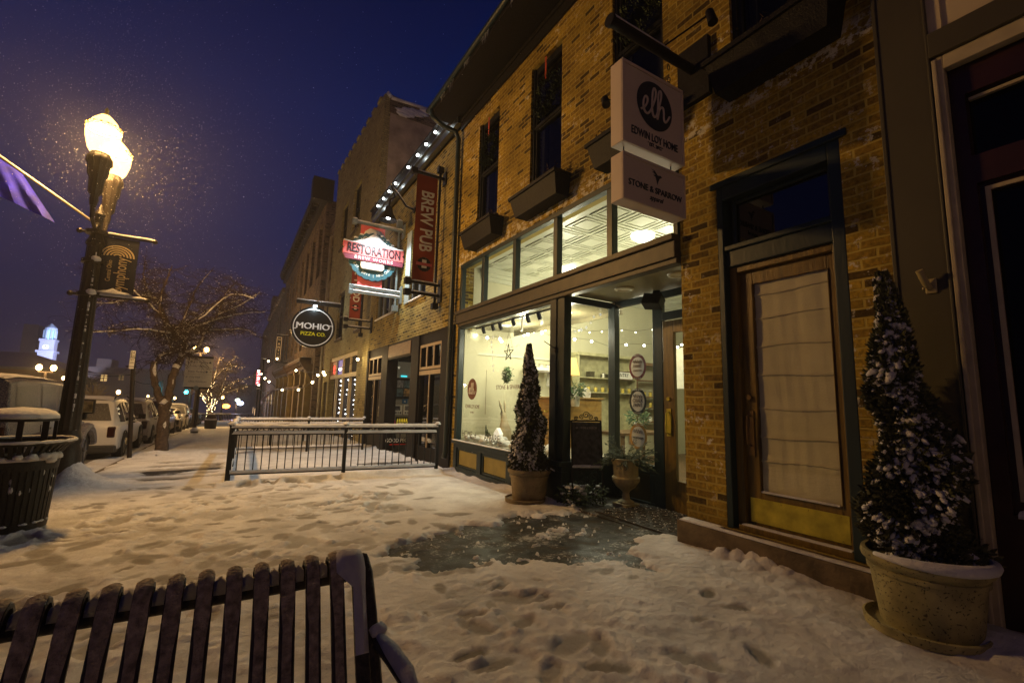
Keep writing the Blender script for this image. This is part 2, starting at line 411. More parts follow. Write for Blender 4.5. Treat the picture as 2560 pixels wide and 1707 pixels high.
# ================================================================ GROUND
WETP = [(1.28, 4.09), (1.5, 3.55), (2.05, 3.35), (2.45, 3.25), (2.85, 2.98), (3.05, 2.72), (3.35, 2.82), (3.35, 3.15), (3.75, 3.3), (4.3, 3.35), (4.3, 4.6), (3.9, 4.75), (3.35, 4.95), (2.85, 4.8), (2.45, 4.72), (1.9, 4.5), (1.55, 4.35)]
def build_ground():
    rng = np.random.RandomState(5)
    def vnoise(x, y, s, seed):
        r = np.random.RandomState(seed); T = r.rand(256, 256)
        x = x * s + 500; y = y * s + 500
        xi = np.floor(x).astype(int); yi = np.floor(y).astype(int); fx = x - xi; fy = y - yi
        fx = fx * fx * (3 - 2 * fx); fy = fy * fy * (3 - 2 * fy)
        a = T[xi % 256, yi % 256]; b = T[(xi + 1) % 256, yi % 256]; c = T[xi % 256, (yi + 1) % 256]; d = T[(xi + 1) % 256, (yi + 1) % 256]
        return (a * (1 - fx) + b * fx) * (1 - fy) + (c * (1 - fx) + d * fx) * fy - 0.5
    def fbm(x, y, s, seed, o=4):
        t = 0; am = 1
        for k in range(o): t = t + am * vnoise(x, y, s * 2 ** k, seed + k); am *= 0.5
        return t
    def dist_poly(x, y, P):
        d = np.full(x.shape, 1e9); ins = np.zeros(x.shape, bool)
        for i in range(len(P)):
            ax, ay = P[i]; bx, by = P[(i + 1) % len(P)]
            t = np.clip(((x - ax) * (bx - ax) + (y - ay) * (by - ay)) / ((bx - ax) ** 2 + (by - ay) ** 2), 0, 1)
            d = np.minimum(d, np.hypot(x - ax - t * (bx - ax), y - ay - t * (by - ay)))
            c = ((ay > y) != (by > y)) & (x < (bx - ax) * (y - ay) / (by - ay + 1e-12) + ax); ins ^= c
        return np.where(ins, -d, d)
    gy = lambda y: np.where(y < 20, 0.14 - 0.0225 * y, -0.31 - 0.034 * (y - 20))
    prints = []
    def px(u, v): p = PG(u, v); return p.x, p.y
    for (u, v, s, dp) in ((1030, 1305, .9, .7), (1117, 1316, 1.3, .8), (975, 1307, 1, 1), (1012, 1339, .8, .5), (985, 1355, .8, .5), (1065, 1419, 1.1, .6), (1095, 1432, 1.1, .6), (1147, 1410, 1.5, .5), (1100, 1470, 1.2, .8), (1250, 1470, 1, 1), (1280, 1500, 1.6, .6),
                          (1345, 1500, 1.1, .6), (1380, 1520, 1.0, .7), (1190, 1570, 1.4, 1), (1520, 1670, 1.5, 1.2), (1430, 1610, 1.8, .6), (1500, 1615, 1.3, .8), (1770, 1485, 1.1, 1.0), (1840, 1520, 1.1, .8), (1750, 1550, .8, .6), (1380, 1690, 1.4, .5), (1900, 1640, 1.2, .7), (1735, 1655, 1.8, .7),
                          (220, 1362, 1.5, .8), (130, 1400, 1.4, .8), (355, 1403, 1, 1), (325, 1390, 1, .7), (275, 1333, 1, .9), (300, 1305, 1.3, .5), (450, 1300, 1, .6), (470, 1360, 1, .7), (550, 1370, 1.6, .6), (600, 1375, 1.3, .7), (410, 1448, 1.0, .8), (870, 1312, 1, .7), (700, 1340, 1, .6), (780, 1290, .9, .6), (620, 1325, 1.1, .7), (660, 1385, 1.0, .8), (740, 1395, 1, .5), (50, 1350, 1.6, .7), (35, 1410, 1.3, .8), (1310, 1560, 1.2, .6), (1180, 1640, 1.2, 1.1), (1235, 1665, 1.4, .9)):
        prints.append((*px(u, v), s, dp))
    for _ in range(340):
        x = rng.uniform(-1.6, 1.8 + rng.rand() * 1.2); y = rng.uniform(2.6, 9.2); prints.append((x, y, rng.uniform(.45, 1.35), rng.uniform(.15, .9)))
    dots = [px(u, v) for (u, v) in ((1229, 1443), (1415, 1412), (1465, 1413), (1625, 1440), (1548, 1450), (1700, 1425), (1310, 1532), (1325, 1525), (1418, 1515), (1238, 1500), (1678, 1387), (1650, 1465), (1605, 1490), (1720, 1412), (1840, 1428), (1600, 1535), (1716, 1550), (1355, 1440))]
    def height(x, y):
        h = gy(y).astype(float)
        h = h + 0.030 * fbm(x, y, 1.1, 3) + 0.013 * fbm(x, y, 7, 11, 3)
        # trampled: sidewalk left and the foreground; smooth near the shop window
        tr = np.clip(1.0 - (x - 1.4) / 1.0, 0, 1) * np.clip((9.0 - y) / 1.5, 0.25, 1) + np.clip((3.2 - y) / 1.0, 0, 1) * 0.55
        tr = np.clip(tr, 0.1, 1)
        xa = x * 0.8 + y * 0.2; ya = y * 0.55
        rid = fbm(x * 1.6 + y * .5, y * .9, 5.0, 21, 4)
        h = h + tr * (0.032 * rid + 0.022 * fbm(x, y, 19, 31, 3)) + 0.0075 * fbm(x, y, 38, 41, 2)
        pr = np.zeros(x.shape)
        for (pxx, pyy, s, dp) in prints:
            if pyy < 3.3: s = s * .62
            m = (np.abs(x - pxx) < .5) & (np.abs(y - pyy) < .5)
            if not m.any(): continue
            a = (pxx * 7.3 + pyy * 3.1) % 3.1
            dx = x[m] - pxx; dy = y[m] - pyy
            u_ = (dx * math.cos(a) + dy * math.sin(a)) / (.135 * s); v_ = (-dx * math.sin(a) + dy * math.cos(a)) / (.062 * s)
            r = u_ ** 2 + v_ ** 2 + 0.5 * fbm(x[m], y[m], 16, 61, 2)
            if pyy < 3.3 and s > .8: dp = dp * .75
            sg = 1 / (1 + np.exp(np.clip((r - 1) * 7, -30, 30)))
            h[m] = h[m] - .055 * dp * sg + .010 * dp * np.exp(-(r - 1.9) ** 2 * 1.6); pr[m] = np.maximum(pr[m], sg * (.35 + .55 * dp))
        for (pxx, pyy) in dots:
            m = (np.abs(x - pxx) < .1) & (np.abs(y - pyy) < .1)
            if m.any(): h[m] -= .03 * np.exp(-(((x[m] - pxx) / .018) ** 2 + ((y[m] - pyy) / .022) ** 2))
        # drifts
        def bump(cx_, cy_, hh, rr): return hh * np.exp(-((x - cx_) ** 2 + (y - cy_) ** 2) / rr ** 2)
        lp = PG(166, 1212)
        h = h + bump(lp.x, lp.y, .34, .27) + bump(lp.x + .2, lp.y - .3, .10, .5)
        h = h + bump(-1.55, 14.9, .10, .35) + .10 * np.exp(-((y - 8.62) / .10) ** 2) * ((x > -.1) & (x < 4))
        h = h + .06 * np.exp(-((x - 4.0) / .18) ** 2) * (y > 5) * (.5 + fbm(x, y, 3, 71, 2)) + .07 * np.exp(-((x - 3.75) / .25) ** 2) * (y < 1.0)
        # clods of shovelled snow by the stone sill
        for (cx_, cy_, hh, rr) in ((3.82, 2.62, .075, .075), (3.86, 2.5, .09, .07), (3.90, 2.36, .11, .08), (3.86, 2.24, .09, .08), (3.84, 2.1, .06, .09), (3.92, 2.46, .10, .06), (3.76, 2.3, .06, .09), (3.92, 2.0, .05, .1)):
            rr2 = ((x - cx_) ** 2 + (y - cy_) ** 2) / rr ** 2
            h = np.maximum(h, gy(y) + hh * np.sqrt(np.clip(1 - rr2 * .8, 0, 1)) * (1 + .3 * fbm(x, y, 25, 81, 2)))
        # melted patch in front of the shop door, and worn paving further along
        d = dist_poly(x, y, WETP) + 0.10 + 0.34 * fbm(x, y, 3.0, 91, 5) + .10 * fbm(x, y, 16, 92, 3)
        k = np.clip((d + 0.02) / 0.16, 0, 1); k = k * k * (3 - 2 * k)
        crumbs = (fbm(x, y, 17, 95, 4) > .50) | ((np.hypot((x - 3.1) / .30, (y - 4.0) / .2) < 1) & (fbm(x, y, 18, 99, 2) > -.12))
        k = np.maximum(k, np.where(crumbs & (d > -.7), .50, 0))
        base = gy(y) - .035
        h = base + (h - base) * k - (k < .10) * .02
        sl = np.clip(np.maximum(np.clip((.012 - (h - gy(y)) + .03 * fbm(x, y, 2.0, 151, 3)) / .03, 0, 1) * tr * .45, pr), 0, 1)
        rb = np.clip((4.0 - x) / .01, 0, 1)
        # bare streaks on the pavement down the street
        st = fbm(x * .45, y * 1.6, 2.4, 111, 4) - .9 * np.clip(np.abs(y - 11.2) / 2.6, 0, 2) ** 2 - np.clip(-1.2 - x, 0, 1) * 2 - np.clip(x + .1, 0, 1) * 3
        h = h - .05 * np.clip((st + .15) * 4, 0, 1); sl = np.maximum(sl, np.clip((st + .25) * 3, 0, .85))
        # pub forecourt swept near the door
        st2 = (np.hypot((x - 3.2) / 1.0, (y - 10.9) / .45) + .5 * fbm(x, y, 3, 121, 3) < .75)
        h = np.where(st2, gy(y) - .04, h)
        # entry recess floor is bare
        h = np.where((x > 4.02), gy(y) - .06, h)
        # kerb edge: snow falls away to the road
        e = 1 / (1 + np.exp((x + 2.15 + .12 * fbm(x, y, 1.5, 131, 3)) * 18))
        h = h - .15 * e
        height.sl = sl
        return h
    def grid(xs, ys):
        X, Y = np.meshgrid(xs, ys, indexing='ij'); return X, Y, height(X, Y)
    V = []; Fc = []; SLH = []
    def addgrid(xs, ys):
        X, Y, Z = grid(xs, ys); SLH.append(height.sl.ravel()); n, m = X.shape; b = sum(len(v) for v in V)
        V.append(np.stack([X.ravel(), Y.ravel(), Z.ravel()], 1))
        I = np.arange(n * m).reshape(n, m) + b
        Fc.append(np.stack([I[:-1, :-1].ravel(), I[1:, :-1].ravel(), I[1:, 1:].ravel(), I[:-1, 1:].ravel()], 1))
    ys = np.concatenate([np.arange(-3, .6, .12), np.arange(.6, 9, .02), np.arange(9, 10, .03), np.arange(10, 16, .06), np.arange(16, 26, .15), np.arange(26, 60, .6), np.arange(60, 211, 5)])
    xs = np.concatenate([np.arange(-2.8, -1.8, .05), np.arange(-1.8, 4.06, .0225), [4.1, 5.5]])
    addgrid(xs, ys)
    V = np.concatenate(V); Fc = np.concatenate(Fc)
    me = bpy.data.meshes.new('snowy_sidewalk'); me.from_pydata(V.tolist(), [], Fc.tolist()); me.materials.append(SNOW)
    me.polygons.foreach_set('use_smooth', [True] * len(me.polygons)); me.update()
    at = me.attributes.new('slush', 'FLOAT', 'POINT'); at.data.foreach_set('value', np.concatenate(SLH).astype(np.float32))
    o = bpy.data.objects.new('snowy_sidewalk', me); COL.objects.link(o)
    tag(o, 'trampled snow lying over the sidewalk', None, kind='structure')
build_ground()

def wetmat():
    m, t, b = NM('wet_paving'); N = t.nodes; L = t.links
    geo = N.new('ShaderNodeNewGeometry')
    n = N.new('ShaderNodeTexNoise'); n.inputs['Scale'].default_value = 6; n.inputs['Detail'].default_value = 8; L.new(geo.outputs['Position'], n.inputs['Vector'])
    r = N.new('ShaderNodeValToRGB'); r.color_ramp.elements[0].color = (0.008, 0.007, 0.005, 1); r.color_ramp.elements[1].color = (0.085, 0.062, 0.036, 1); r.color_ramp.elements[0].position = .35; r.color_ramp.elements[1].position = .75
    e = r.color_ramp.elements.new(.60); e.color = (0.03, 0.027, 0.02, 1)
    L.new(n.outputs[0], r.inputs[0])
    n5 = N.new('ShaderNodeTexNoise'); n5.inputs['Scale'].default_value = 26; n5.inputs['Detail'].default_value = 9; n5.inputs['Roughness'].default_value = .75; L.new(geo.outputs['Position'], n5.inputs['Vector'])
    n6 = N.new('ShaderNodeTexNoise'); n6.inputs['Scale'].default_value = 2.4; n6.inputs['Detail'].default_value = 5; L.new(geo.outputs['Position'], n6.inputs['Vector'])
    a5 = N.new('ShaderNodeMath'); a5.operation = 'MULTIPLY_ADD'; a5.inputs[1].default_value = .8; L.new(n6.outputs[0], a5.inputs[0]); L.new(n5.outputs[0], a5.inputs[2])
    m5 = N.new('ShaderNodeMapRange'); m5.inputs[1].default_value = .97; m5.inputs[2].default_value = 1.08; m5.inputs[4].default_value = .7; L.new(a5.outputs[0], m5.inputs[0])
    x5 = N.new('ShaderNodeMix'); x5.data_type = 'RGBA'; L.new(m5.outputs[0], x5.inputs[0]); L.new(r.outputs[0], x5.inputs[6]); x5.inputs[7].default_value = (.55, .54, .52, 1)
    L.new(x5.outputs[2], b.inputs['Base Color']); b.inputs['Specular IOR Level'].default_value = .35
    n2 = N.new('ShaderNodeTexNoise'); n2.inputs['Scale'].default_value = 60; n2.inputs['Detail'].default_value = 5; L.new(geo.outputs['Position'], n2.inputs['Vector'])
    r2 = N.new('ShaderNodeMapRange'); r2.inputs[1].default_value = .4; r2.inputs[2].default_value = .65; r2.inputs[3].default_value = .42; r2.inputs[4].default_value = .85; L.new(n.outputs[0], r2.inputs[0]); L.new(r2.outputs[0], b.inputs['Roughness'])
    bp = N.new('ShaderNodeBump'); bp.inputs['Strength'].default_value = .5; bp.inputs['Distance'].default_value = .01; L.new(n2.outputs[0], bp.inputs['Height']); L.new(bp.outputs[0], b.inputs['Normal'])
    return m
WET = wetmat()
def fn(m):
    ys = [-3, 20, 60, 210]
    for a, b in zip(ys, ys[1:]):
        m.quad((-2.1, a, g(a) - .035), (6.5, a, g(a) - .035), (6.5, b, g(b) - .035), (-2.1, b, g(b) - .035))
single('sidewalk', WET, None, None, fn, kind='structure')
ROADM = mat('slushy_road', (0.16, 0.15, 0.14), 0.55, 0, 0.6, 1.2, 0.6, 9, stretch=(1, .35, 1))
def fn(m):
    ys = [-30, 0, 20, 60, 420]
    for a, b in zip(ys, ys[1:]):
        m.quad((-300, a, g(a) - .16), (-2.1, a, g(a) - .16), (-2.1, b, g(b) - .16), (-300, b, g(b) - .16))
    m.quad((-2.1, 210, g(210) - .2), (300, 210, g(210) - .2), (300, 420, g(420) - .2), (-2.1, 420, g(420) - .2))
single('road', ROADM, None, None, fn, kind='structure')
def fn(m):
    for a, b in ((-3, 20), (20, 60), (60, 210)):
        m.quad((-2.1, a, g(a) - .19), (-2.1, a, g(a) - .03), (-2.1, b, g(b) - .03), (-2.1, b, g(b) - .19))
        m.quad((-2.1, a, g(a) - .03), (-1.95, a, g(a) - .029), (-1.95, b, g(b) - .029), (-2.1, b, g(b) - .03))
single('kerb', STONE, None, None, fn, kind='structure')

# ================================================================ SHOP BUILDING
FX = 4.0
shop = thing('brick_shop_building', 'two storey ochre brick shop with green glazed shopfront and dark overhanging eave', 'building', (4, 5, 0))
holes = [(1.58, 2.68, .30, 3.58), (3.12, 8.70, -1, 4.24), (7.25, 8.09, 4.9, 7.15), (5.26, 6.13, 4.9, 7.15), (3.30, 4.14, 4.9, 7.15), (1.56, 2.46, 4.9, 7.15)]
part('wall', BRICK, shop, lambda m: wall(m, 'x', FX, 1.28, 8.95, -.3, 7.52, holes, .28))
# pilaster return into the entry recess
def fn(m):
    m.quad((4.281, 3.121, -.3), (4.281, 3.121, 4.24), (5.05, 3.121, 4.24), (5.05, 3.121, -.3))
part('side_wall', BRICK, shop, fn)
part('stone_sill', STONE, shop, lambda m: m.box(3.86, 4.06, 1.02, 3.14, -.1, .285), bev=.02)
part('snow_cap', SNOW, shop, lambda m: (m.snowbar((3.885, 1.05, .287), (3.885, 3.1, .287), .06, .014, .03), m.snowbar((3.93, 2.70, .287), (3.93, 3.1, .287), .1, .02, .03)), 2)
# eave
def fn(m):
    m.box(3.96, 3.999, 1.0, 9.0, 7.50, 7.86); m.box(3.93, 3.96, 1.0, 9.0, 7.68, 7.74); m.box(3.37, 3.96, 1.0, 9.33, 7.80, 7.86)
    m.box(3.33, 3.37, 1.0, 9.34, 7.80, 7.98)
part('eave', BLKM, shop, fn)
def fn(m):
    m.quad((3.36, 1.0, 7.95), (3.36, 9.33, 7.95), (9.5, 9.33, 9.6), (9.5, 1.0, 9.6)); m.quad((3.36, 1.0, 7.86), (9.5, 1.0, 9.5), (9.5, 9.33, 9.5), (3.36, 9.33, 7.86))
part('roof', SNOW, shop, fn)
def fn(m):
    r = .055
    pts = [(3.29, 1.0, 7.93), (3.29, 9.38, 7.93)]
    m.tube(pts, r, 10)
part('gutter', GREEN, shop, fn, True)
def fn(m):
    yy = 8.99
    pts = [(3.31, 9.2, 7.90), (3.33, 9.16, 7.70), (3.55, 9.06, 7.50), (3.83, 8.98, 7.42), (3.90, 8.97, 7.25), (3.90, 8.97, .30), (3.86, 8.95, .18)]
    m.tube(pts, .055, 12)
    for z in (1.4, 3.2, 5.0, 6.8): m.tube([(3.9, 8.97, z), (3.9, 8.97, z + .05)], .064, 12)
part('downspout', GREEN, shop, fn, True)
icy = mat('ice', (.55, .6, .65), .1, 0, 0, 1, 0)
def fn(m):
    for c in (8.6, 8.1, 7.4, 6.6, 5.6):
        for _ in range(7):
            y = c + random.uniform(-.16, .16); l = random.uniform(.05, .22)
            m.tube([(3.30, y, 7.885), (3.30, y + .01, 7.885 - l * .5), (3.30, y, 7.885 - l)], [.006, .004, .001], 5)
part('icicles', icy, shop, fn)['kind'] = 'stuff'
# upper windows
CURT = mat('pale_curtain', (.16, .15, .15), .9, 0, .2, 3, 0)
for (a, b, z0, z1) in holes[2:]:
    fr = part('window', BLK, shop, lambda m: (wall(m, 'x', 4.07, a, b, z0, z1, [(a + .09, b - .09, z0 + .12, (z0 + z1) / 2 - .05), (a + .09, b - .09, (z0 + z1) / 2 + .06, z1 - .12)], .08),
              m.box(4.04, 4.07, a, a + .05, z0, z1), m.box(4.04, 4.07, b - .05, b, z0, z1), m.box(4.05, 4.07, a + .05, b - .05, (z0 + z1) / 2 - .02, (z0 + z1) / 2 + .03)))
    part('pane', DGLASS, fr, lambda m: m.quad((4.10, a + .08, z0), (4.10, b - .08, z0), (4.10, b - .08, z1), (4.10, a + .08, z1)))
    part('curtain', CURT, fr, lambda m: (m.box(4.152, 4.162, b - .20, b - .12, z0 + .1, (z0 + z1) / 2), m.quad((4.4, a, z0), (4.4, b, z0), (4.4, b, z1), (4.4, a, z1))))
    part('sill', STONE, fr, lambda m: m.box(3.95, 4.04, a - .04, b + .04, z0 - .07, z0))
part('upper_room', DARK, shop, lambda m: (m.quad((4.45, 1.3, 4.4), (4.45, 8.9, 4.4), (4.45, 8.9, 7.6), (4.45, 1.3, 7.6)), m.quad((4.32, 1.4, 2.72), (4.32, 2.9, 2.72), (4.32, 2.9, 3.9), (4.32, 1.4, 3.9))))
# --- shopfront frame
def fn(m):
    # transom frame
    for (a, b) in ((8.62, 8.70), (7.62, 7.72), (6.46, 6.56), (5.28, 5.38), (4.12, 4.22), (3.12, 3.18)): m.box(3.96, 4.06, a, b, 3.22, 4.16)
    m.box(3.95, 4.06, 3.12, 8.70, 4.16, 4.24)
    m.box(3.975, 4.0, 3.12, 8.70, 2.93, 2.96)
    # window posts
    m.box(3.95, 4.06, 8.60, 8.70, .58, 2.90)
    m.box(3.95, 4.10, 5.27, 5.42, .50, 2.90); m.box(3.97, 4.10, 5.10, 5.27, .50, 2.90)
    m.box(3.96, 4.06, 5.42, 8.60, 2.84, 2.90)
    # recess corner post, jambs
    m.box(4.97, 5.07, 5.12, 5.27, -.2, 2.96); m.box(5.0, 5.07, 4.24, 4.41, -.2, 2.96)
    m.box(4.1, 4.97, 5.20, 5.25, 2.86, 2.96); m.box(5.0, 5.06, 3.13, 4.24, 2.55, 2.66); m.box(5.0, 5.06, 3.13, 5.12, 2.86, 2.96)
    m.box(5.0, 5.07, 3.125, 3.24, -.2, 2.55)
part('shopfront_frame', GREEN, shop, fn, bev=.006)
def fn(m):
    m.box(3.90, 4.06, 3.12, 8.72, 2.96, 3.15); m.box(3.86, 4.06, 3.12, 8.74, 3.15, 3.22); m.box(3.93, 4.06, 3.12, 8.70, 2.90, 2.96)
part('shopfront_beam', TRIMBR, shop, fn, bev=.008)
part('snow_cap', SNOW, shop, lambda m: (m.snowbar((3.93, 5.42, .585), (3.93, 8.68, .585), .07, .012, .04),), 2)
def fn(m):   # bulkhead (stall riser)
    m.box(3.95, 4.06, 5.10, 8.70, -.25, .06); m.box(3.95, 4.06, 5.10, 8.70, .44, .52); m.box(3.90, 4.10, 5.08, 8.72, .52, .58)
    for (a, b) in ((8.56, 8.70), (7.50, 7.66), (6.44, 6.60), (5.10, 5.55)): m.box(3.95, 4.06, a, b, .06, .44)
    m.box(4.06, 4.97, 5.19, 5.27, -.25, .56)
    m.box(5.0, 5.08, 4.41, 5.12, -.25, .06); m.box(5.0, 5.08, 4.41, 5.12, .44, .56); m.box(5.0, 5.08, 4.41, 4.49, .06, .44); m.box(5.0, 5.08, 5.05, 5.12, .06, .44)
part('bulkhead', GREEN, shop, fn, bev=.006)
for (a, b) in ((7.66, 8.56), (6.60, 7.50), (5.55, 6.44)):
    p_ = part('bulkhead_panel', OCHRE, shop, lambda m: m.box(4.0, 4.04, a + .05, b - .05, .11, .39))
    def fn(m):
        for (x0, x1, z0, z1) in ((a, b, .39, .44), (a, b, .06, .11)): m.box(3.975, 4.05, x0, x1, z0, z1)
        m.box(3.975, 4.05, a, a + .05, .11, .39); m.box(3.975, 4.05, b - .05, b, .11, .39)
    part('panel_moulding', GREEN, p_, fn, bev=.01)
part('bulkhead_panel', OLIVE, shop, lambda m: m.box(5.04, 5.06, 4.49, 5.05, .06, .44))
for (a, b) in ((7.72, 8.62), (6.56, 7.62), (5.38, 6.46), (4.22, 5.28), (3.18, 4.12)):
    part('transom_window', GLASS, shop, lambda m: m.quad((4.01, a, 3.22), (4.01, b, 3.22), (4.01, b, 4.16), (4.01, a, 4.16)))
def ell(m, X, y0, z0, ry, rz, n=40, r0=0.0, dx=0.0, thick=.003):
    """disc or ring facing -X at plane X"""
    for k in range(n):
        a = 2 * PI * k / n; b = 2 * PI * (k + 1) / n
        pa = (X, y0 + ry * math.cos(a), z0 + rz * math.sin(a)); pb = (X, y0 + ry * math.cos(b), z0 + rz * math.sin(b))
        if r0: m.quad(pa, (X, y0 + ry * r0 * math.cos(a), z0 + rz * r0 * math.sin(a)), (X, y0 + ry * r0 * math.cos(b), z0 + rz * r0 * math.sin(b)), pb)
        else: m.add([pa, (X, y0, z0), pb], [(0, 1, 2)])
big = part('display_window', GLASS, shop, lambda m: m.quad((4.02, 5.42, .58), (4.02, 8.60, .58), (4.02, 8.60, 2.84), (4.02, 5.42, 2.84)))
BROWNV = mat('brown_vinyl', (.16, .065, .04), .5, 0, 0, 1, 0); GREYV = mat('grey_vinyl', (.10, .10, .09), .5, 0, 0, 1, 0)
WHITEV = mat('white_vinyl', (.75, .74, .66), .5, 0, 0, 1, 0)
VX = 4.012
part('logo_disc', BROWNV, big, lambda m: ell(m, VX, 8.06, 1.60, .205, .205))
YR, ZU = (0, -1, 0), (0, 0, 1)
ELH = [  # the joined script letters e l h, as strokes in a unit box
    [(-.80, -.35), (-.62, -.22), (-.46, .02), (-.44, .22), (-.54, .28), (-.64, .12), (-.68, -.15), (-.60, -.38), (-.44, -.42), (-.28, -.25), (-.12, .05), (.02, .42), (.04, .70), (-.05, .80), (-.13, .62), (-.17, .2), (-.18, -.2), (-.10, -.42), (.04, -.38), (.16, -.1)],
    [(.16, -.1), (.28, .25), (.36, .55), (.36, .76), (.27, .80), (.20, .60), (.16, .1), (.12, -.48), (.22, -.10), (.36, .12), (.47, .10), (.50, -.10), (.50, -.36), (.60, -.44), (.74, -.30), (.84, -.12)]]
def script(m, o, rx, up, s, th):
    rx = Vector(rx); up = Vector(up)
    for st in ELH:
        P_ = []
        for i in range(len(st) - 1):
            p0 = st[max(i - 1, 0)]; p1 = st[i]; p2 = st[i + 1]; p3 = st[min(i + 2, len(st) - 1)]
            for k in range(5):
                t = k / 5
                P_.append([.5 * ((2 * p1[j]) + (-p0[j] + p2[j]) * t + (2 * p0[j] - 5 * p1[j] + 4 * p2[j] - p3[j]) * t * t + (-p0[j] + 3 * p1[j] - 3 * p2[j] + p3[j]) * t ** 3) for j in (0, 1)])
        P_.append(st[-1])
        m.tube([Vector(o) + rx * q[0] * s + up * q[1] * s for q in P_], th, 6)
part('logo_script', WHITEV, big, lambda m: script(m, (VX - .002, 8.06, 1.58), YR, ZU, .17, .011))
text('lettering', 'EDWIN LOY HOME', BROWNV, big, (VX, 8.03, 1.26), YR, ZU, .075, .001, .68)
text('lettering', '- EST. 2012 -', BROWNV, big, (VX, 8.03, 1.15), YR, ZU, .03, .001, .8)
part('divider_line', BROWNV, big, lambda m: m.box(VX - .001, VX, 7.48, 7.49, 1.13, 1.95))
text('lettering', 'STONE & SPARROW', BROWNV, big, (VX, 6.62, 1.62), YR, ZU, .075, .001, 1.05)
text('lettering', 'HOME  +', GREYV, big, (VX, 8.12, .72), YR, ZU, .13, .001, .9)
text('lettering', 'APPAREL', GREYV, big, (VX, 7.18, .72), YR, ZU, .13, .001, .9)
side = part('entry_window', GLASS, shop, lambda m: m.quad((4.1, 5.225, .56), (4.97, 5.225, .56), (4.97, 5.225, 2.86), (4.1, 5.225, 2.86)))
sw = part('entry_window', GLASS, shop, lambda m: m.quad((5.035, 4.41, .56), (5.035, 5.12, .56), (5.035, 5.12, 2.86), (5.035, 4.41, 2.86)))
GRP = 'round stickers on the entry window'
for i, (z, col, tcol, l1, l2) in enumerate(((1.93, (.16, .015, .02), (.25, .15, .1), 'FABRIC', 'COLLECTION'), (1.43, (.02, .025, .02), (.02, .02, .02), 'CHALK', 'PAINT'), (.93, (.5, .28, .06), (.05, .05, .05), 'WORKSHOPS', ''))):
    rim = mat('sticker_rim', col, .5, 0, 0, 1, 0); tc_ = mat('sticker_ink', tcol, .5, 0, 0, 1, 0)
    st = thing('window_sticker', ('round stockist sticker with crimson rim, topmost of three on the entry window', 'round black rimmed chalk paint sticker between the other two on the entry window', 'round mustard rimmed workshops sticker, lowest of three on the entry window')[i], 'sticker', (5.02, 4.72, z - .19), GRP)
    part('rim', rim, st, lambda m: ell(m, 5.027, 4.72, z, .165, .19, 36, .76))
    part('face', WHITEV, st, lambda m: ell(m, 5.026, 4.72, z, .126, .145, 36))
    c_ = WHITEV
    text('lettering', ('ANNIE SLOAN', 'ANNIE SLOAN', 'ANNIE SLOAN')[i], c_, st, (5.025, 4.72, z + .166), YR, ZU, .024, .001, .9)
    if i < 2: text('lettering', 'STOCKIST', c_, st, (5.025, 4.72, z - .168), YR, ZU, .024, .001, .9)
    def sq(m):
        m.tube([(5.023, 4.72 - q * .09, z + .075 + .018 * math.sin(q * 13) + .012 * math.sin(q * 29)) for q in [k / 24 - .5 for k in range(-12, 37)]], .0025, 4)
    part('signature', tc_, st, sq)
    text('lettering', l1, tc_, st, (5.024, 4.72, z + .01 if l2 else z - .02), YR, ZU, .055 if i == 1 else .04 if i == 0 else .03, .001, .8 if i else .9)
    if l2: text('lettering', l2, tc_, st, (5.024, 4.72, z - .055), YR, ZU, .055 if i == 1 else .024, .001, .8)
# shop entry door (open stile oak, tall glass) and its transom
dr = part('entry_door', WOOD, shop, lambda m: (m.box(5.0, 5.055, 4.05, 4.23, .02, 2.53), m.box(5.0, 5.055, 3.25, 3.41, .02, 2.53), m.box(5.0, 5.055, 3.41, 4.05, 2.36, 2.53), m.box(5.0, 5.055, 3.41, 4.05, .02, .42)), bev=.006)
part('pane', GLASS, dr, lambda m: m.quad((5.03, 3.41, .42), (5.03, 4.05, .42), (5.03, 4.05, 2.36), (5.03, 3.41, 2.36)))
part('handle', BRASS, dr, lambda m: (m.box(4.985, 5.0, 4.105, 4.175, .98, 1.34), m.tube([(4.985, 4.14, 1.30), (4.94, 4.14, 1.28), (4.93, 4.14, 1.15), (4.94, 4.14, 1.03), (4.985, 4.14, 1.01)], .011, 8), m.tube([(5.0, 4.14, 1.47), (4.975, 4.14, 1.47)], .026, 12)), True)
part('pane', GLASS, shop, lambda m: m.quad((5.03, 3.2, 2.66), (5.03, 4.24, 2.66), (5.03, 4.24, 2.86), (5.03, 3.2, 2.86)))
# recess ceiling of beaded boards, floor
def fn(m):
    n = 24
    for i in range(n):
        x0 = 4.06 + i * (1.0 / n); m.box(x0, x0 + 1.0 / n - .006, 3.13, 5.19, 2.965, 2.99)
    m.box(4.06, 5.07, 3.125, 5.2, 2.99, 3.03)
part('recess_ceiling', mat('beadboard', (.20, .17, .09), .35, 0, .15, 3, .05, 10), shop, fn)
part('recess_floor', WET, shop, lambda m: m.box(3.97, 5.5, 3.12, 5.24, -.2, g(4.2) - .02))
for (y, x) in ((4.45, 4.50), (3.55, 4.50)):
    part('ceiling_speaker', mat('speaker_white', (.55, .52, .4), .5, 0, 0, 1, 0), shop, lambda m: m.lathe([(.13, 2.965), (.125, 2.950), (.095, 2.946), (.09, 2.955), (.0, 2.953)], (x, y, 0), 24), True)
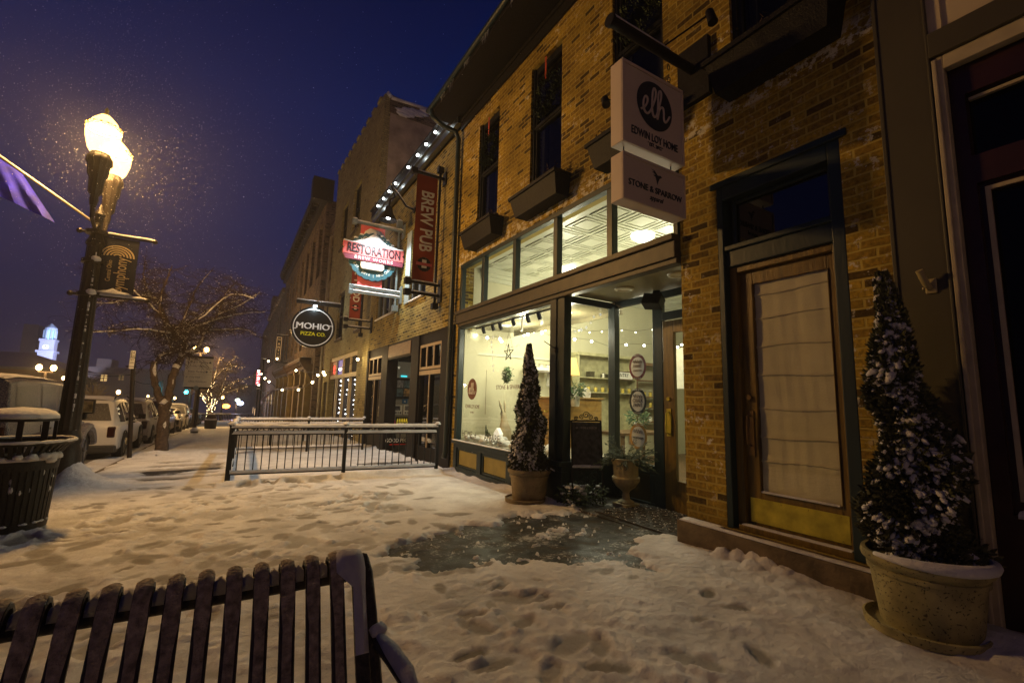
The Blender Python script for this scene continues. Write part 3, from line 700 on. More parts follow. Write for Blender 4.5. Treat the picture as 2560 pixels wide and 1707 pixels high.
# --- private door
dx = 4.12
def fn(m):
    m.box(4.0, 4.2, 2.62, 2.68, .285, 3.58); m.box(4.0, 4.2, 1.58, 1.675, .285, 3.58); m.box(4.0, 4.2, 1.675, 2.62, 3.42, 3.58)
    m.box(4.04, 4.2, 1.675, 2.62, 2.74, 2.94); m.box(4.01, 4.04, 1.675, 2.62, 2.90, 2.95)
    m.box(3.975, 4.0, 1.52, 2.74, 3.56, 3.62)
    m.box(4.09, 4.12, 2.54, 2.58, 2.94, 3.42); m.box(4.09, 4.12, 1.68, 1.72, 2.94, 3.42); m.box(4.09, 4.12, 1.72, 2.54, 3.38, 3.42); m.box(4.09, 4.12, 1.72, 2.54, 2.94, 2.98)
part('door_surround', GREEN, shop, fn, bev=.008)
part('transom_pane', glass('transom_dark', (.12, .14, .18), .10), shop, lambda m: m.quad((4.13, 1.7, 2.95), (4.13, 2.56, 2.95), (4.13, 2.56, 3.4), (4.13, 1.7, 3.4)))
dr = part('oak_door', WOOD, shop, lambda m: (m.box(4.13, 4.18, 2.42, 2.545, .34, 2.68), m.box(4.13, 4.18, 1.715, 1.78, .34, 2.68), m.box(4.13, 4.18, 1.78, 2.42, 2.55, 2.68), m.box(4.13, 4.18, 1.78, 2.42, .34, .64),
       m.box(4.08, 4.19, 2.545, 2.62, .30, 2.74), m.box(4.08, 4.19, 1.675, 1.715, .30, 2.74), m.box(4.08, 4.19, 1.715, 2.545, 2.68, 2.74), m.box(4.02, 4.2, 1.68, 2.58, .286, .34), m.box(4.118, 4.13, 2.42, 2.435, .64, 2.55), m.box(4.118, 4.13, 1.77, 1.78, .64, 2.55)), bev=.007)
part('kick_plate', BRASS, dr, lambda m: (m.box(4.118, 4.13, 1.735, 2.52, .37, .58), [m.ball((4.117, y, z), .006, n=6, m=4) for y in (1.79, 2.03, 2.25, 2.47) for z in (.385, .565)]))
part('handle', mat('aged_bronze', (.16, .10, .04), .35, .7, 0, 1, 0), dr, lambda m: (m.box(4.118, 4.13, 2.46, 2.52, .95, 1.36), m.tube([(4.12, 2.49, 1.32), (4.07, 2.49, 1.31), (4.06, 2.49, 1.2), (4.065, 2.49, 1.06), (4.12, 2.49, 1.04)], .010, 8), m.tube([(4.13, 2.49, 1.48), (4.10, 2.49, 1.48)], .025, 12)), True)
part('pane', glass('door_glass', (.95, .95, .93), .07), dr, lambda m: m.quad((4.14, 1.78, .64), (4.14, 2.42, .64), (4.14, 2.42, 2.55), (4.14, 1.78, 2.55)))
part('snow_cap', SNOW, dr, lambda m: (m.snowbar((4.117, 1.79, .645), (4.117, 2.41, .645), .03, .012, .02), m.snowbar((4.06, 1.7, .342), (4.06, 2.56, .342), .06, .012, .03)), 2)
def shade(m):
    ys = [1.77 + (2.43 - 1.77) * i / 40 for i in range(41)]; zs = [.62 + (2.57 - .62) * j / 60 for j in range(61)]
    seams = (2.44, 2.22, 1.95, 1.68, 1.38, 1.13, .92)
    def X(y, z):
        f = .0022 * math.sin(y * 60 + 2 * math.sin(z * 2)) * (.4 + .6 * abs(math.sin(z * 5))) + .006 * noise.noise(Vector((y * 9, z * 2, 0)))
        s = min(abs(z - q) for q in seams); f -= .012 * math.exp(-(s / .02) ** 2)
        if z < 1.0: f += .008 * math.sin((y - 2.1) * 26 * (1.3 - z)) * (1 - z)
        return 4.165 + f
    b = len(m.v)
    vs = [(X(y, z), y, z) for z in zs for y in ys]; n = len(ys)
    m.add(vs, [(j * n + i, (j + 1) * n + i, (j + 1) * n + i + 1, j * n + i + 1) for j in range(len(zs) - 1) for i in range(n - 1)])
    for q in seams: m.tube([(X(y, q) - .006, y, q + .008 * math.sin(y * 8 + q * 5)) for y in ys], .004, 5)
part('roman_shade', mat('linen_shade', (.58, .54, .34), .9, 0, .1, 3, .15, 60), dr, shade, True)

# ================================================================ things on the shop facade
drypl = mat('dry_brown_plants', (.06, .035, .02), .9, 0, .5, 20, 0)
GRP = 'flower boxes under the upper windows'
for i, (a, b, lb) in enumerate(((6.95, 8.20, 'black flower box of dry plants farthest along the brick facade'), (5.0, 6.25, 'black flower box of dry plants under the second window from the gutter pipe'), (3.2, 4.3, 'black flower box of dry plants half hidden behind the hanging white sign'), (1.45, 2.55, 'large black flower box of dry plants above the curtained oak door'))):
    z = 4.72
    bx = thing('flower_box', lb, 'flower box', (3.8, (a + b) / 2, z - .33), GRP)
    def fn(m):
        vs = []; X0, X1 = 3.68, 3.99
        for (ya, yb, xa, zz) in ((a + .06, b - .06, X0 + .08, z - .32), (a, b, X0, z)): vs += [(xa, ya, zz), (xa, yb, zz), (X1, yb, zz), (X1, ya, zz)]
        m.add(vs, [(3, 2, 1, 0), (0, 1, 5, 4), (1, 2, 6, 5), (2, 3, 7, 6), (3, 0, 4, 7)])
        m.box(3.66, 3.685, a - .02, b + .02, z - .03, z + .02); m.box(3.685, 3.98, a - .02, a + .01, z - .03, z + .02); m.box(3.685, 3.98, b - .01, b + .02, z - .03, z + .02)
    part('box', BLKM, bx, fn)
    def fn(m):
        for _ in range(260):
            p = Vector((random.uniform(3.72, 3.94), random.uniform(a + .05, b - .05), z - .02 + abs(random.gauss(0, .08))))
            q = Vector((random.gauss(0, 1), random.gauss(0, 1), random.gauss(0, 1))).normalized() * .035; r = q.orthogonal().normalized() * .02
            m.quad(p - q, p - r, p + q, p + r)
    part('dry_plants', drypl, bx, fn)
needle = mat('wreath_green', (.035, .055, .02), .8, 0, .5, 15, 0)
redrib = mat('red_ribbon', (.45, .06, .02), .6, 0, 0, 1, 0)
def needles(m, P_, n, r, s=.05):
    for _ in range(n):
        c = P_() ; d = Vector((random.gauss(0, 1), random.gauss(0, 1), random.gauss(0, 1))).normalized() * s * random.uniform(.6, 1.3)
        e = d.orthogonal().normalized() * s * .22
        m.quad(c, c + d * .5 + e, c + d, c + d * .5 - e)
for (y, z, s, lb) in ((7.67, 6.42, 1, 'dark evergreen wreath with red ribbon in the window nearest the gutter pipe'), (5.69, 6.42, 1, 'dark evergreen wreath with red ribbon in the second window from the gutter pipe'), (3.72, 6.35, 1.0, 'dark evergreen wreath in the window behind the hanging sign arm')):
    wr = thing('wreath', lb, 'wreath', (4.0, y, z), 'wreaths hung on the upper windows')
    def Pt():
        a = random.uniform(0, 2 * PI); rr = .27 + random.gauss(0, .055)
        return Vector((4.0 + random.gauss(0, .03), y + rr * math.cos(a), z + rr * math.sin(a)))
    part('greenery', needle, wr, lambda m: needles(m, Pt, 900, .3, .07))
    part('ribbon', redrib, wr, lambda m: m.box(3.985, 3.99, y - .02, y + .02, z + .28, z + .68))

# hanging sign
AY = 2.87
p0 = PY(1525, 82, AY); p1 = Vector((4.0, AY, PX(1737, 205, 3.98).z))
p0.z = p1.z = 4.98
sgn = thing('hanging_shop_sign', 'white double board sign with script logo hanging from a long dark arm', 'hanging sign', (3.4, AY, 3.3))
def fn(m):
    m.tube([(p0.x, AY, p0.z), (3.95, AY, p0.z)], .05, 14); m.tube([(p0.x - .012, AY, p0.z), (p0.x + .02, AY, p0.z)], .062, 16); m.box(3.94, 4.0, AY - .19, AY + .19, 4.62, 5.28)
part('bracket_arm', BLKM, sgn, fn, True)
part('snow_cap', SNOW, sgn, lambda m: m.snowbar((p0.x, AY, p0.z + .045), (3.55, AY, p0.z + .045), .075, .03, .04), 2)
sx0, sx1 = PY(1551, 300, AY).x, PY(1706, 330, AY).x
zt, zb_ = PY(1595, 170, AY).z, PY(1595, 370, AY).z
zt2, zb2 = PY(1595, 395, AY).z, PY(1595, 510, AY).z
SGNM = mat('white_sign_board', (.62, .52, .42), .6, 0, .06, 2, .04, 20)
NAVY = mat('navy_logo', (.018, .024, .04), .5, 0, 0, 1, 0)
SX = (sx0 + .03 + sx1) / 2; SW = (sx1 - sx0)
for k, (a, b) in enumerate(((zb_, zt), (zb2, zt2))):
    bd = part('sign_board', SGNM, sgn, lambda m: m.box(sx0 + .01, sx1, AY - .01, AY + .14, a, b), bev=.008)
    def fn(m):
        t = .03
        m.box(sx0 + .01, sx1, AY - .022, AY - .0105, b - t, b); m.box(sx0 + .01, sx1, AY - .022, AY - .0105, a, a + t)
        m.box(sx0 + .01, sx0 + .01 + t, AY - .022, AY - .0105, a + t, b - t); m.box(sx1 - t, sx1, AY - .022, AY - .0105, a + t, b - t)
    part('board_edging', SGNM, bd, fn, bev=.004)
    XR = (1, 0, 0)
    if k == 0:
        cz = zt - (zt - zb_) * .40; rr = (zt - zb_) * .30
        def disc(m):
            n = 48; c = (SX, AY - .0135, cz)
            m.add([c] + [(SX + rr * math.cos(2 * PI * i / n), AY - .0135, cz + rr * math.sin(2 * PI * i / n)) for i in range(n)], [(0, 1 + i, 1 + (i + 1) % n) for i in range(n)])
        part('logo_disc', NAVY, bd, disc)
        part('logo_script', SGNM, bd, lambda m: script(m, (SX, AY - .017, cz - .01), XR, ZU, rr * .98, rr * .045))
        text('lettering', 'EDWIN LOY HOME', NAVY, bd, (SX, AY - .013, zb_ + (zt - zb_) * .185), XR, ZU, .080, .004, .70, off=.004); fitx(LT[0], SW * .74)
        text('lettering', "' EST. 2012 '", NAVY, bd, (SX, AY - .013, zb_ + (zt - zb_) * .095), XR, ZU, .036, .004, .85)
    else:
        H_ = zt2 - zb2
        text('lettering', 'STONE & SPARROW', NAVY, bd, (SX, AY - .013, zb2 + H_ * .40), XR, ZU, .062, .004, .82, off=.01); fitx(LT[0], SW * .84)
        text('lettering', 'apparel', NAVY, bd, (SX, AY - .013, zb2 + H_ * .22), XR, ZU, .05, .004, .9, shear=.3)
        def bird(m):
            c = Vector((SX, AY - .0135, zb2 + H_ * .72)); s = .075
            for poly in ([(-1, .9), (-.2, .75), (.35, .25), (.9, .35), (1.15, .15), (.7, -.1), (.45, -.55), (.25, -1.1), (.05, -.5), (-.1, -.05), (-.55, .1), (-.1, .25), (-.75, .55), (-.3, .6)],):
                m.add([c + Vector((x * s, 0, z * s)) for x, z in poly], [tuple(range(len(poly)))])
        part('bird_emblem', NAVY, bd, bird)
def fn(m):
    for x in (sx0 + .10, sx1 - .12):
        for k, z in enumerate((zt + .03, zt + .075, zt + .12, p0.z - .06)):
            if z > p0.z - .04: break
            pts = [(x + .018 * math.cos(a) * (k % 2), AY + .06 + .018 * math.cos(a) * ((k + 1) % 2), z + .032 * math.sin(a)) for a in [2 * PI * i / 10 for i in range(11)]]
            m.tube(pts, .005, 5, False)
        m.tube([(x, AY + .06, zb_ + .01), (x, AY + .06, zt2 - .01)], .006, 6)
part('chain', BLK, sgn, fn)
for i, (a, b, aim) in enumerate((((PX(1560, 205, 3.85)), None, 0), (None, None, 1))):
    if i == 0:
        base = Vector((3.98, 3.05, 4.75)); head = PX(1513, 250, 3.45)
        lb = 'small dark sign spotlight low on a rod left of the white hanging sign'
    else:
        base = Vector((3.45, 2.87, 5.02)); head = PX(1775, 35, 3.75)
        lb = 'small dark sign spotlight on a rod above the hanging sign arm'
    sp_ = thing('sign_spotlight', lb, 'spotlight', tuple(head), 'spotlights of the white hanging sign')
    d = (head - base).normalized()
    part('rod', BLKM, sp_, lambda m: m.tube([base, head], .009, 8), True)
    dn = Vector((0, -.25, -1)).normalized() if i else Vector((-.3, -.5, -1)).normalized()
    part('lamp_head', BLKM, sp_, lambda m: m.tube([head - dn * .06, head - dn * .03, head + dn * .07, head + dn * .12], [.015, .04, .045, .05], 14), True)

# flag pole holder on the grey pilaster
FBM = mat('holder_paint', (.34, .28, .13), .5, 0, .1, 5, 0)
fh = thing('flag_holder', 'cream flag pole bracket screwed to the grey pilaster, casting a shadow', 'bracket', (3.9, 1.10, 2.2))
part('plate', FBM, fh, lambda m: m.box(3.897, 3.91, 1.045, 1.105, 2.17, 2.27), bev=.008)
part('socket', FBM, fh, lambda m: m.tube([(3.90, 1.08, 2.205), (3.87, 1.09, 2.23), (3.82, 1.105, 2.32)], [.016, .020, .021], 12), True)
part('knob', FBM, fh, lambda m: m.ball((3.875, 1.105, 2.205), .010))

# ================================================================ NEIGHBOUR ON THE RIGHT
nb = thing('neighbour_shopfront', 'dark neighbouring shopfront with grey pilaster, cream trim and oxblood window frames', 'building', (4.2, -.5, 0))
def fn(m):
    m.box(3.91, 4.3, .97, 1.27, -.2, 4.86); m.box(3.91, 4.3, .97, 1.27, 4.87, 9.2)
    m.box(3.90, 3.91, 1.245, 1.27, -.2, 9.2); m.box(3.895, 3.91, .97, .985, -.2, 4.86)
    m.box(3.89, 4.3, -3, .97, 3.80, 3.98)
part('pilaster', OLIVE, nb, fn, bev=.004)
part('trim', TRIMW, nb, lambda m: (m.box(3.92, 3.99, .91, .97, -.2, 3.80), m.box(3.90, 3.92, .94, .965, -.2, 3.78), m.box(3.92, 3.99, -3, .91, 3.70, 3.80)), bev=.006)
part('stucco_wall', CREAM, nb, lambda m: (wall(m, 'x', 3.95, -3, .97, 3.98, 9.2, [(-.9, .63, 4.0, 5.9)], .2), m.box(3.93, 3.95, .90, .97, 3.98, 9.2)))
part('window', RED, nb, lambda m: (wall(m, 'x', 3.93, -.9, .63, 4.0, 5.9, [(-.8, .52, 4.12, 5.8)], .08),))
part('pane', DGLASS, nb, lambda m: m.quad((4.0, -.9, 4.0), (4.0, .63, 4.0), (4.0, .63, 5.9), (4.0, -.9, 5.9)))
part('shopfront_frame', RED, nb, lambda m: (wall(m, 'x', 4.0, -3, .91, -.2, 3.70, [(-2.9, .84, 3.06, 3.50), (-2.9, .83, .80, 2.87)], .12), wall(m, 'x', 4.04, -2.9, .83, .8, 2.87, [(-2.8, .78, .86, 2.81)], .05)), bev=.005)
part('inner_trim', TRIMW, nb, lambda m: (m.box(4.025, 4.039, .775, .80, .88, 2.84), m.box(4.025, 4.039, -2.8, .775, 2.815, 2.84), m.box(4.03, 4.06, -2.8, .83, 3.46, 3.48)))
part('display_pane', DGLASS, nb, lambda m: (m.quad((4.08, -3, .5), (4.08, .9, .5), (4.08, .9, 3.6), (4.08, -3, 3.6)),))
part('back_wall', DARK, nb, lambda m: (m.quad((4.6, -3, -.2), (4.6, 1.2, -.2), (4.6, 1.2, 4.2), (4.6, -3, 4.2)), m.quad((4.2, -1, 3.9), (4.2, .9, 3.9), (4.2, .9, 6), (4.2, -1, 6))))
part('snow_cap', SNOW, nb, lambda m: m.snowbar((3.985, -2.5, .80), (3.985, .80, .80), .10, .05, .04), 2)
# ================================================================ SHOP INTERIOR
def z5(x, y): return (1080 + x * .3826, 700 + y * .3826)
WALLI = mat('cream_wall', (.56, .54, .37), .7, 0, .06, 2, .02, 20)
TIN = mat('tin_ceiling', (.56, .57, .44), .35, 0, .05, 2, 0)
PLANK = mat('shop_floorboards', (.16, .10, .05), .5, 0, .3, 5, .05)
RX1 = 13.0; WY = 8.70; CZ = 4.25
room = part('shop_room', WALLI, shop, lambda m: (m.quad((4.285, WY, -.1), (4.285, WY, CZ), (RX1, WY, CZ), (RX1, WY, -.1)), m.quad((RX1, WY, -.1), (RX1, WY, CZ), (RX1, 2.6, CZ), (RX1, 2.6, -.1)),
     m.quad((5.08, 2.6, -.1), (RX1, 2.6, -.1), (RX1, 2.6, CZ), (5.08, 2.6, CZ)), m.quad((5.08, 2.6, -.1), (5.08, 3.12, -.1), (5.08, 3.12, CZ), (5.08, 2.6, CZ)), m.quad((4.281, 3.125, 3.04), (5.08, 3.125, 3.04), (5.08, 3.125, CZ), (4.281, 3.125, CZ)),
     m.box(4.07, 4.40, 8.60, 8.64, .55, 2.86)))
part('floor', PLANK, shop, lambda m: m.quad((4.3, 2.6, .02), (RX1, 2.6, .02), (RX1, WY, .02), (4.3, WY, .02)))
def fn(m):
    m.quad((4.285, 2.6, CZ), (4.285, WY, CZ), (RX1, WY, CZ), (RX1, 2.6, CZ))
    # pressed panels
    for i in range(14):
        for j in range(10):
            x = 4.4 + i * .6; y = 2.75 + j * .6
            for (q, t) in ((.04, .016), (.12, .012)):
                for (a, b, c, d) in ((x + q, x + .6 - q, y + q, y + q + .015), (x + q, x + .6 - q, y + .585 - q, y + .6 - q), (x + q, x + q + .015, y + q + .016, y + .584 - q), (x + .585 - q, x + .6 - q, y + q + .016, y + .584 - q)):
                    m.box(a, b, c, d, CZ - t, CZ - .001)
part('tin_ceiling', TIN, shop, fn)
def fn(m):
    for k, (d, z) in enumerate(((.20, .05), (.14, .12), (.06, .20))): m.box(4.5, RX1, WY - d, WY - .002, CZ - z - .06, CZ - z + .05 - .002 * k)
    m.box(4.3, RX1, WY - .03, WY - .001, 2.35, 2.40)
part('cornice', TIN, shop, fn)
part('display_soffit', mat('varnished_soffit', (.17, .15, .09), .18, 0, .1, 3, .04, 6), shop, lambda m: (m.box(4.07, 5.3, 5.28, 8.6, 2.89, 2.93), m.box(5.27, 5.30, 5.28, 8.6, 2.82, 2.89)))
part('display_deck', mat('display_deck', (.35, .33, .25), .6, 0, .2, 4, 0), shop, lambda m: m.box(4.07, 5.2, 5.28, 8.59, .40, .585))
LAMPW = emit('warm_bulb', (1, .80, .48), 9)
LEDW = emit('white_bulb', (.95, 1, 1), 14)
PANEL = emit('ceiling_light_panel', (1, .98, .80), 3.0)
for (x, y) in ((5.7, 5.2), (7.6, 6.2), (5.9, 7.5), (8.6, 4.2)):
    cl = thing('ceiling_light', 'round flush ceiling light on the pale tin ceiling inside the shop', 'ceiling light', (x, y, CZ - .06), 'ceiling lights inside the shop')
    part('diffuser', PANEL, cl, lambda m: m.lathe([(.0, CZ - .13), (.12, CZ - .12), (.19, CZ - .07), (.2, CZ - .02)], (x, y, 0), 20), True)
def plight(name, loc, e, col, r=.05, parent=None):
    l = bpy.data.lights.new(name, 'POINT'); l.energy = e; l.color = col; l.shadow_soft_size = r
    o = bpy.data.objects.new(name, l); COL.objects.link(o); o.location = loc
    return o
SHOPC = (1, .93, .66)
for i, (x, y) in enumerate(((5.7, 5.2), (7.6, 6.2), (5.9, 7.5))):
    plight('shop_ceiling_lamp', (x, y, CZ - 1.2), 95, SHOPC, .2)
# recessed ceiling light of the display + track spots
for (x, y) in ((4.6, 7.8), (4.7, 6.0)):
    part('recessed_light', PANEL, shop, lambda m: m.lathe([(.10, 2.885), (.0, 2.882)], (x, y, 0), 20))
l = plight('display_lamp', (4.75, 7.4, 2.6), 72, SHOPC, .08)
plight('display_lamp', (4.75, 6.0, 2.6), 62, SHOPC, .08)
for i, (u, v) in enumerate(((330, 320), (392, 300), (440, 295), (525, 268), (620, 245), (692, 222))):
    p = PX(*z5(u, v), 4.30)
    lb = ('leftmost black track spotlight in the display window', 'second black track spotlight from the left of the display window', 'third black track spotlight from the left of the display window', 'fourth black track spotlight from the left of the display window', 'second black track spotlight from the right of the display window', 'rightmost black track spotlight in the display window')[i]
    t = thing('track_spotlight', lb, 'spotlight', tuple(p), 'track spotlights in the display window')
    part('bracket', BLK, t, lambda m: (m.box(p.x - .01, p.x + .01, p.y - .01, p.y + .01, p.z + .03, 2.89), m.box(p.x - .035, p.x + .035, p.y - .045, p.y + .045, p.z + .03, p.z + .045)))
    part('lamp_head', BLK, t, lambda m: m.tube([p + Vector((0, 0, .055)), p + Vector((.02, 0, -.02)), p + Vector((.045, -.01, -.09))], [.03, .038, .036], 10), True)
part('track', BLK, shop, lambda m: m.box(4.29, 4.31, 5.5, 8.55, 2.872, 2.889))
# dresser
OAK2 = mat('honey_wood', (.34, .20, .05), .35, 0, .3, 4, .05, 12, stretch=(1, 1, 4))
a = PY(*z5(1110, 772), 6.5); c0 = PY(1390, 996, 6.5); ytop = a.z
dre = thing('dresser', 'honey coloured wooden chest of drawers behind the entry window', 'dresser', (c0.x, 6.5, .59))
part('body', OAK2, dre, lambda m: (m.box(c0.x, a.x, 6.5, 7.5, .02, ytop - .03), m.box(c0.x - .03, a.x + .03, 6.47, 7.53, ytop - .03, ytop)), bev=.01)
for k in range(4):
    z0 = .12 + k * (ytop - .2) / 4; z1 = z0 + (ytop - .2) / 4 - .02
    d_ = part('drawer', OAK2, dre, lambda m: m.box(c0.x - .02, c0.x - .001, 6.56, 7.44, z0, z1), bev=.008)
    part('handle', BRASS, d_, lambda m: [m.tube([(c0.x - .02, y - .05, (z0 + z1) / 2 + .01), (c0.x - .045, y - .04, (z0 + z1) / 2 - .015), (c0.x - .045, y + .04, (z0 + z1) / 2 - .015), (c0.x - .02, y + .05, (z0 + z1) / 2 + .01)], .007, 6) for y in (6.75, 7.2)])
part('side_moulding', OAK2, dre, lambda m: m.tube([((c0.x + a.x) / 2 + .22 * math.cos(t), 6.49, .8 + .28 * math.sin(t)) for t in [i * PI / 14 for i in range(15)]], .012, 6))
# table lamp on dresser
lp_ = PY(*z5(906, 765), 6.62); top = PY(*z5(906, 510), 6.62)
L0 = lp_.x; H0 = top.z - ytop
tl = thing('table_lamp', 'turned brass table lamp with pleated amber shade standing on the dresser', 'lamp', (L0, 6.62, ytop))
part('base', mat('turned_lamp_base', (.30, .24, .10), .4, .3, .2, 10, .05), tl, lambda m: m.lathe([(.08, ytop), (.08, ytop + .02), (.03, ytop + .05), (.05, ytop + .12), (.065, ytop + .17), (.03, ytop + .22), (.045, ytop + .28), (.02, ytop + .34), (.014, ytop + .42)], (L0, 6.62, 0), 20), True)
shm = mat('pleated_amber_shade', (.70, .46, .16), .7, 0, .1, 6, 0, emis=(1, .6, .18), estr=.75)
part('lamp_shade', shm, tl, lambda m: m.lathe([(.17, ytop + H0 * .56), (.165, ytop + H0 * .6), (.10, ytop + H0)], (L0, 6.62, 0), 72, 24, .06), True)
# framed discs and small items on dresser
for (u, lb, g_) in ((935, 'small patterned glass disc on a stand beside the table lamp base', .09), (1010, 'larger ribbed white disc ornament on the dresser top', .10)):
    q = PY(*z5(u, 742), 6.6)
    def fn(m):
        for k in range(16):
            A = 2 * PI * k / 16
            m.quad((q.x, 6.6, q.z), (q.x + g_ * math.cos(A), 6.6, q.z + g_ * math.sin(A)), (q.x + g_ * math.cos(A + .28), 6.598, q.z + g_ * math.sin(A + .28)), (q.x, 6.598, q.z + .001))
        m.tube([(q.x + g_ * math.cos(t), 6.6, q.z + g_ * math.sin(t)) for t in [2 * PI * i / 24 for i in range(25)]], .006, 5, False)
        m.box(q.x - .03, q.x + .03, 6.58, 6.62, ytop, q.z - g_ + .005)
    single('disc_ornament', WHITEV, lb, 'ornament', fn, loc=(q.x, 6.6, ytop))
# hutch / shelving on the left wall
SHG = mat('painted_shelf', (.42, .40, .22), .6, 0, .25, 8, 0)
def shelf_unit(name, label, u0, u1, vs, Y, vtop, vbot, dep=.3, mt=SHG, back=True):
    x0 = PY(*z5(u0, 600), Y).x; x1 = PY(*z5(u1, 600), Y).x; um = (u0 + u1) / 2
    zt_ = PY(*z5(um, vtop), Y).z; zb = PY(*z5(um, vbot), Y).z
    t = thing(name, label, 'shelves', ((x0 + x1) / 2, Y, max(zb, .02)))
    def fn(m):
        m.box(x0 - .03, x0, Y, Y + dep, zb, zt_); m.box(x1, x1 + .03, Y, Y + dep, zb, zt_); m.box(x0 - .06, x1 + .06, Y - .03, Y + dep, zt_, zt_ + .07)
        if back: m.box(x0, x1, Y + dep - .02, Y + dep - .005, zb, zt_)
    part('carcass', mt, t, fn)
    zs = []
    for v in vs:
        z = PY(*z5(um, v), Y).z; zs.append(z)
        part('shelf', mt, t, lambda m: m.box(x0, x1, Y + .005, Y + dep - .021, z - .025, z))
    return t, x0, x1, zs
YH = 8.32
hut, hx0, hx1, hz = shelf_unit('shelf_hutch', 'tall distressed green hutch of shelves seen left of the entry window bar', 965, 1330, (640, 733), YH, 505, 1000)
sh2, qx0, qx1, qz = shelf_unit('wall_shelves', 'cream shelves of tins behind the round stickers on the entry window', 1345, 1500, (655, 762, 830, 925), YH, 560, 1080, mt=mat('brown_shelf', (.22, .13, .06), .5, 0, .2, 8, 0), back=False)
sh3, wx0, wx1, wz = shelf_unit('white_shelf', 'short white wall shelf with three pots behind the snowy potted conifer', 655, 800, (592,), YH, 592, 690, mt=WHITEV, back=False)
TINM = mat('paint_tin_yellow', (.55, .42, .06), .4, 0, .2, 10, 0); TINW = mat('paint_tin_white', (.7, .68, .55), .5, 0, .1, 10, 0); LIDM = mat('tin_lid', (.10, .09, .06), .4, .5, 0, 1, 0)
def jars(x0, x1, z, Y, n, label, grp, r=.042, h=.11, mt=TINM):
    for k in range(n):
        x = x0 + (x1 - x0) * (k + .5) / n
        j = thing('jar', label, 'jar', (x, Y, z), grp)
        part('body', mt, j, lambda m: m.lathe([(r * .95, z + .001), (r, z + .01), (r, z + h), (r * .9, z + h + .005)], (x, Y, 0), 12), True)
        part('lid', LIDM, j, lambda m: m.lathe([(r * .92, z + h + .006), (r * .92, z + h + .02), (0, z + h + .021)], (x, Y, 0), 12), True)
jars(hx0 + .02, hx1 - .02, hz[1], YH + .1, 8, 'yellow paint tin in the row on the lower shelf of the green hutch', 'yellow paint tins on the hutch')
jars(qx0, qx1, qz[1], YH + .1, 4, 'yellow paint tin in the row on the second brown shelf', 'yellow tins on the second brown shelf')
jars(qx0, qx1, qz[2], YH + .1, 4, 'yellow paint tin in the row on the third brown shelf', 'yellow tins on the third brown shelf')
jars(qx0, qx1, qz[3], YH + .1, 4, 'white tin in the row on the lowest brown shelf', 'white tins on the lowest brown shelf', mt=TINW)
jars(wx0 + .02, wx1 - .02, wz[0], YH + .1, 3, 'white pot on the short white wall shelf', 'white pots on the white shelf', .06, .13, TINW)
jars(hx0 + .75, hx1 - .3, hz[0], YH + .1, 4, 'white tin in the row on the upper shelf of the green hutch', 'white tins on the hutch', mt=TINW)
# boxes on the upper hutch shelf
for k, (fx, w_, h_, lb) in enumerate(((.2, .14, .12, 'grey box at the left of the upper hutch shelf'), (.45, .12, .08, 'low grey box in the middle of the upper hutch shelf'))):
    x = hx0 + (hx1 - hx0) * fx
    single('storage_box', OLIVE, lb, 'box', lambda m: (m.box(x, x + w_, YH + .05, YH + .2, hz[0], hz[0] + h_), m.box(x - .005, x + w_ + .005, YH + .045, YH + .205, hz[0] + h_, hz[0] + h_ + .02)), bev=.004, loc=(x, YH + .05, hz[0]))
# pantry sign
q0 = PY(*z5(1222, 622), YH - .15); q1 = PY(*z5(1310, 622), YH - .15)
ps = thing('pantry_sign', 'white rectangular board with black lettering on the shelves', 'sign', ((q0.x + q1.x) / 2, YH - .15, q0.z - .08))
xw = q1.x - q0.x + .25
part('board', WHITEV, ps, lambda m: m.box(q1.x - xw, q1.x, YH - .15, YH - .12, q0.z - .085, q0.z + .085), bev=.004)
part('frame', mat('sign_frame', (.12, .08, .05), .5, 0, 0, 1, 0), ps, lambda m: wall(m, 'y', YH - .16, q1.x - xw - .02, q1.x + .02, q0.z - .105, q0.z + .105, [(q1.x - xw, q1.x, q0.z - .085, q0.z + .085)], .02))
text('lettering', 'PANTRY', BLK, ps, (q1.x - xw / 2, YH - .152, q0.z), (1, 0, 0), (0, 0, 1), .10, .002, .85)
# counter and greenery right of the entry
ct = thing('shop_table', 'dark table with baskets standing inside by the entry door', 'table', (6.9, 6.6, .02))
part('table_top', PLANK, ct, lambda m: m.box(6.2, 7.6, 6.2, 7.0, .80, .85))
for x in (6.25, 7.55):
    for y in (6.25, 6.95): part('leg', PLANK, ct, lambda m: m.box(x - .03, x + .03, y - .03, y + .03, .02, .80))
lf = mat('plant_leaf', (.05, .09, .03), .6, 0, .4, 10, 0)
def leafy(m, c, n, r, s, zs=1.0, dn=0.0):
    for _ in range(n):
        d = Vector((random.gauss(0, 1), random.gauss(0, 1), random.gauss(0, .8) * zs)).normalized() * r * random.uniform(.3, 1)
        p = Vector(c) + d; t = (d.normalized() + Vector((0, 0, dn)) + Vector((random.gauss(0, .4), random.gauss(0, .4), random.gauss(0, .4)))).normalized() * s
        e = t.orthogonal().normalized() * s * .22; m.quad(p, p + t * .45 + e, p + t, p + t * .45 - e)
for (c, r, lb) in (((6.9, 6.5, 1.13), .22, 'bushy green plant on the table inside the entry'), ((5.2, 6.35, ytop + .12), .16, 'small leafy plant on the dresser near the display window')):
    pt = thing('house_plant', lb, 'plant', (c[0], c[1], c[2] - .28), 'plants inside the shop')
    part('leaves', lf, pt, lambda m: leafy(m, c, 320, r, .08)); part('pot', TINW, pt, lambda m: m.lathe([(.07, c[2] - .28), (.09, c[2] - .1), (.08, c[2] - .1)], (c[0], c[1], 0), 16), True)
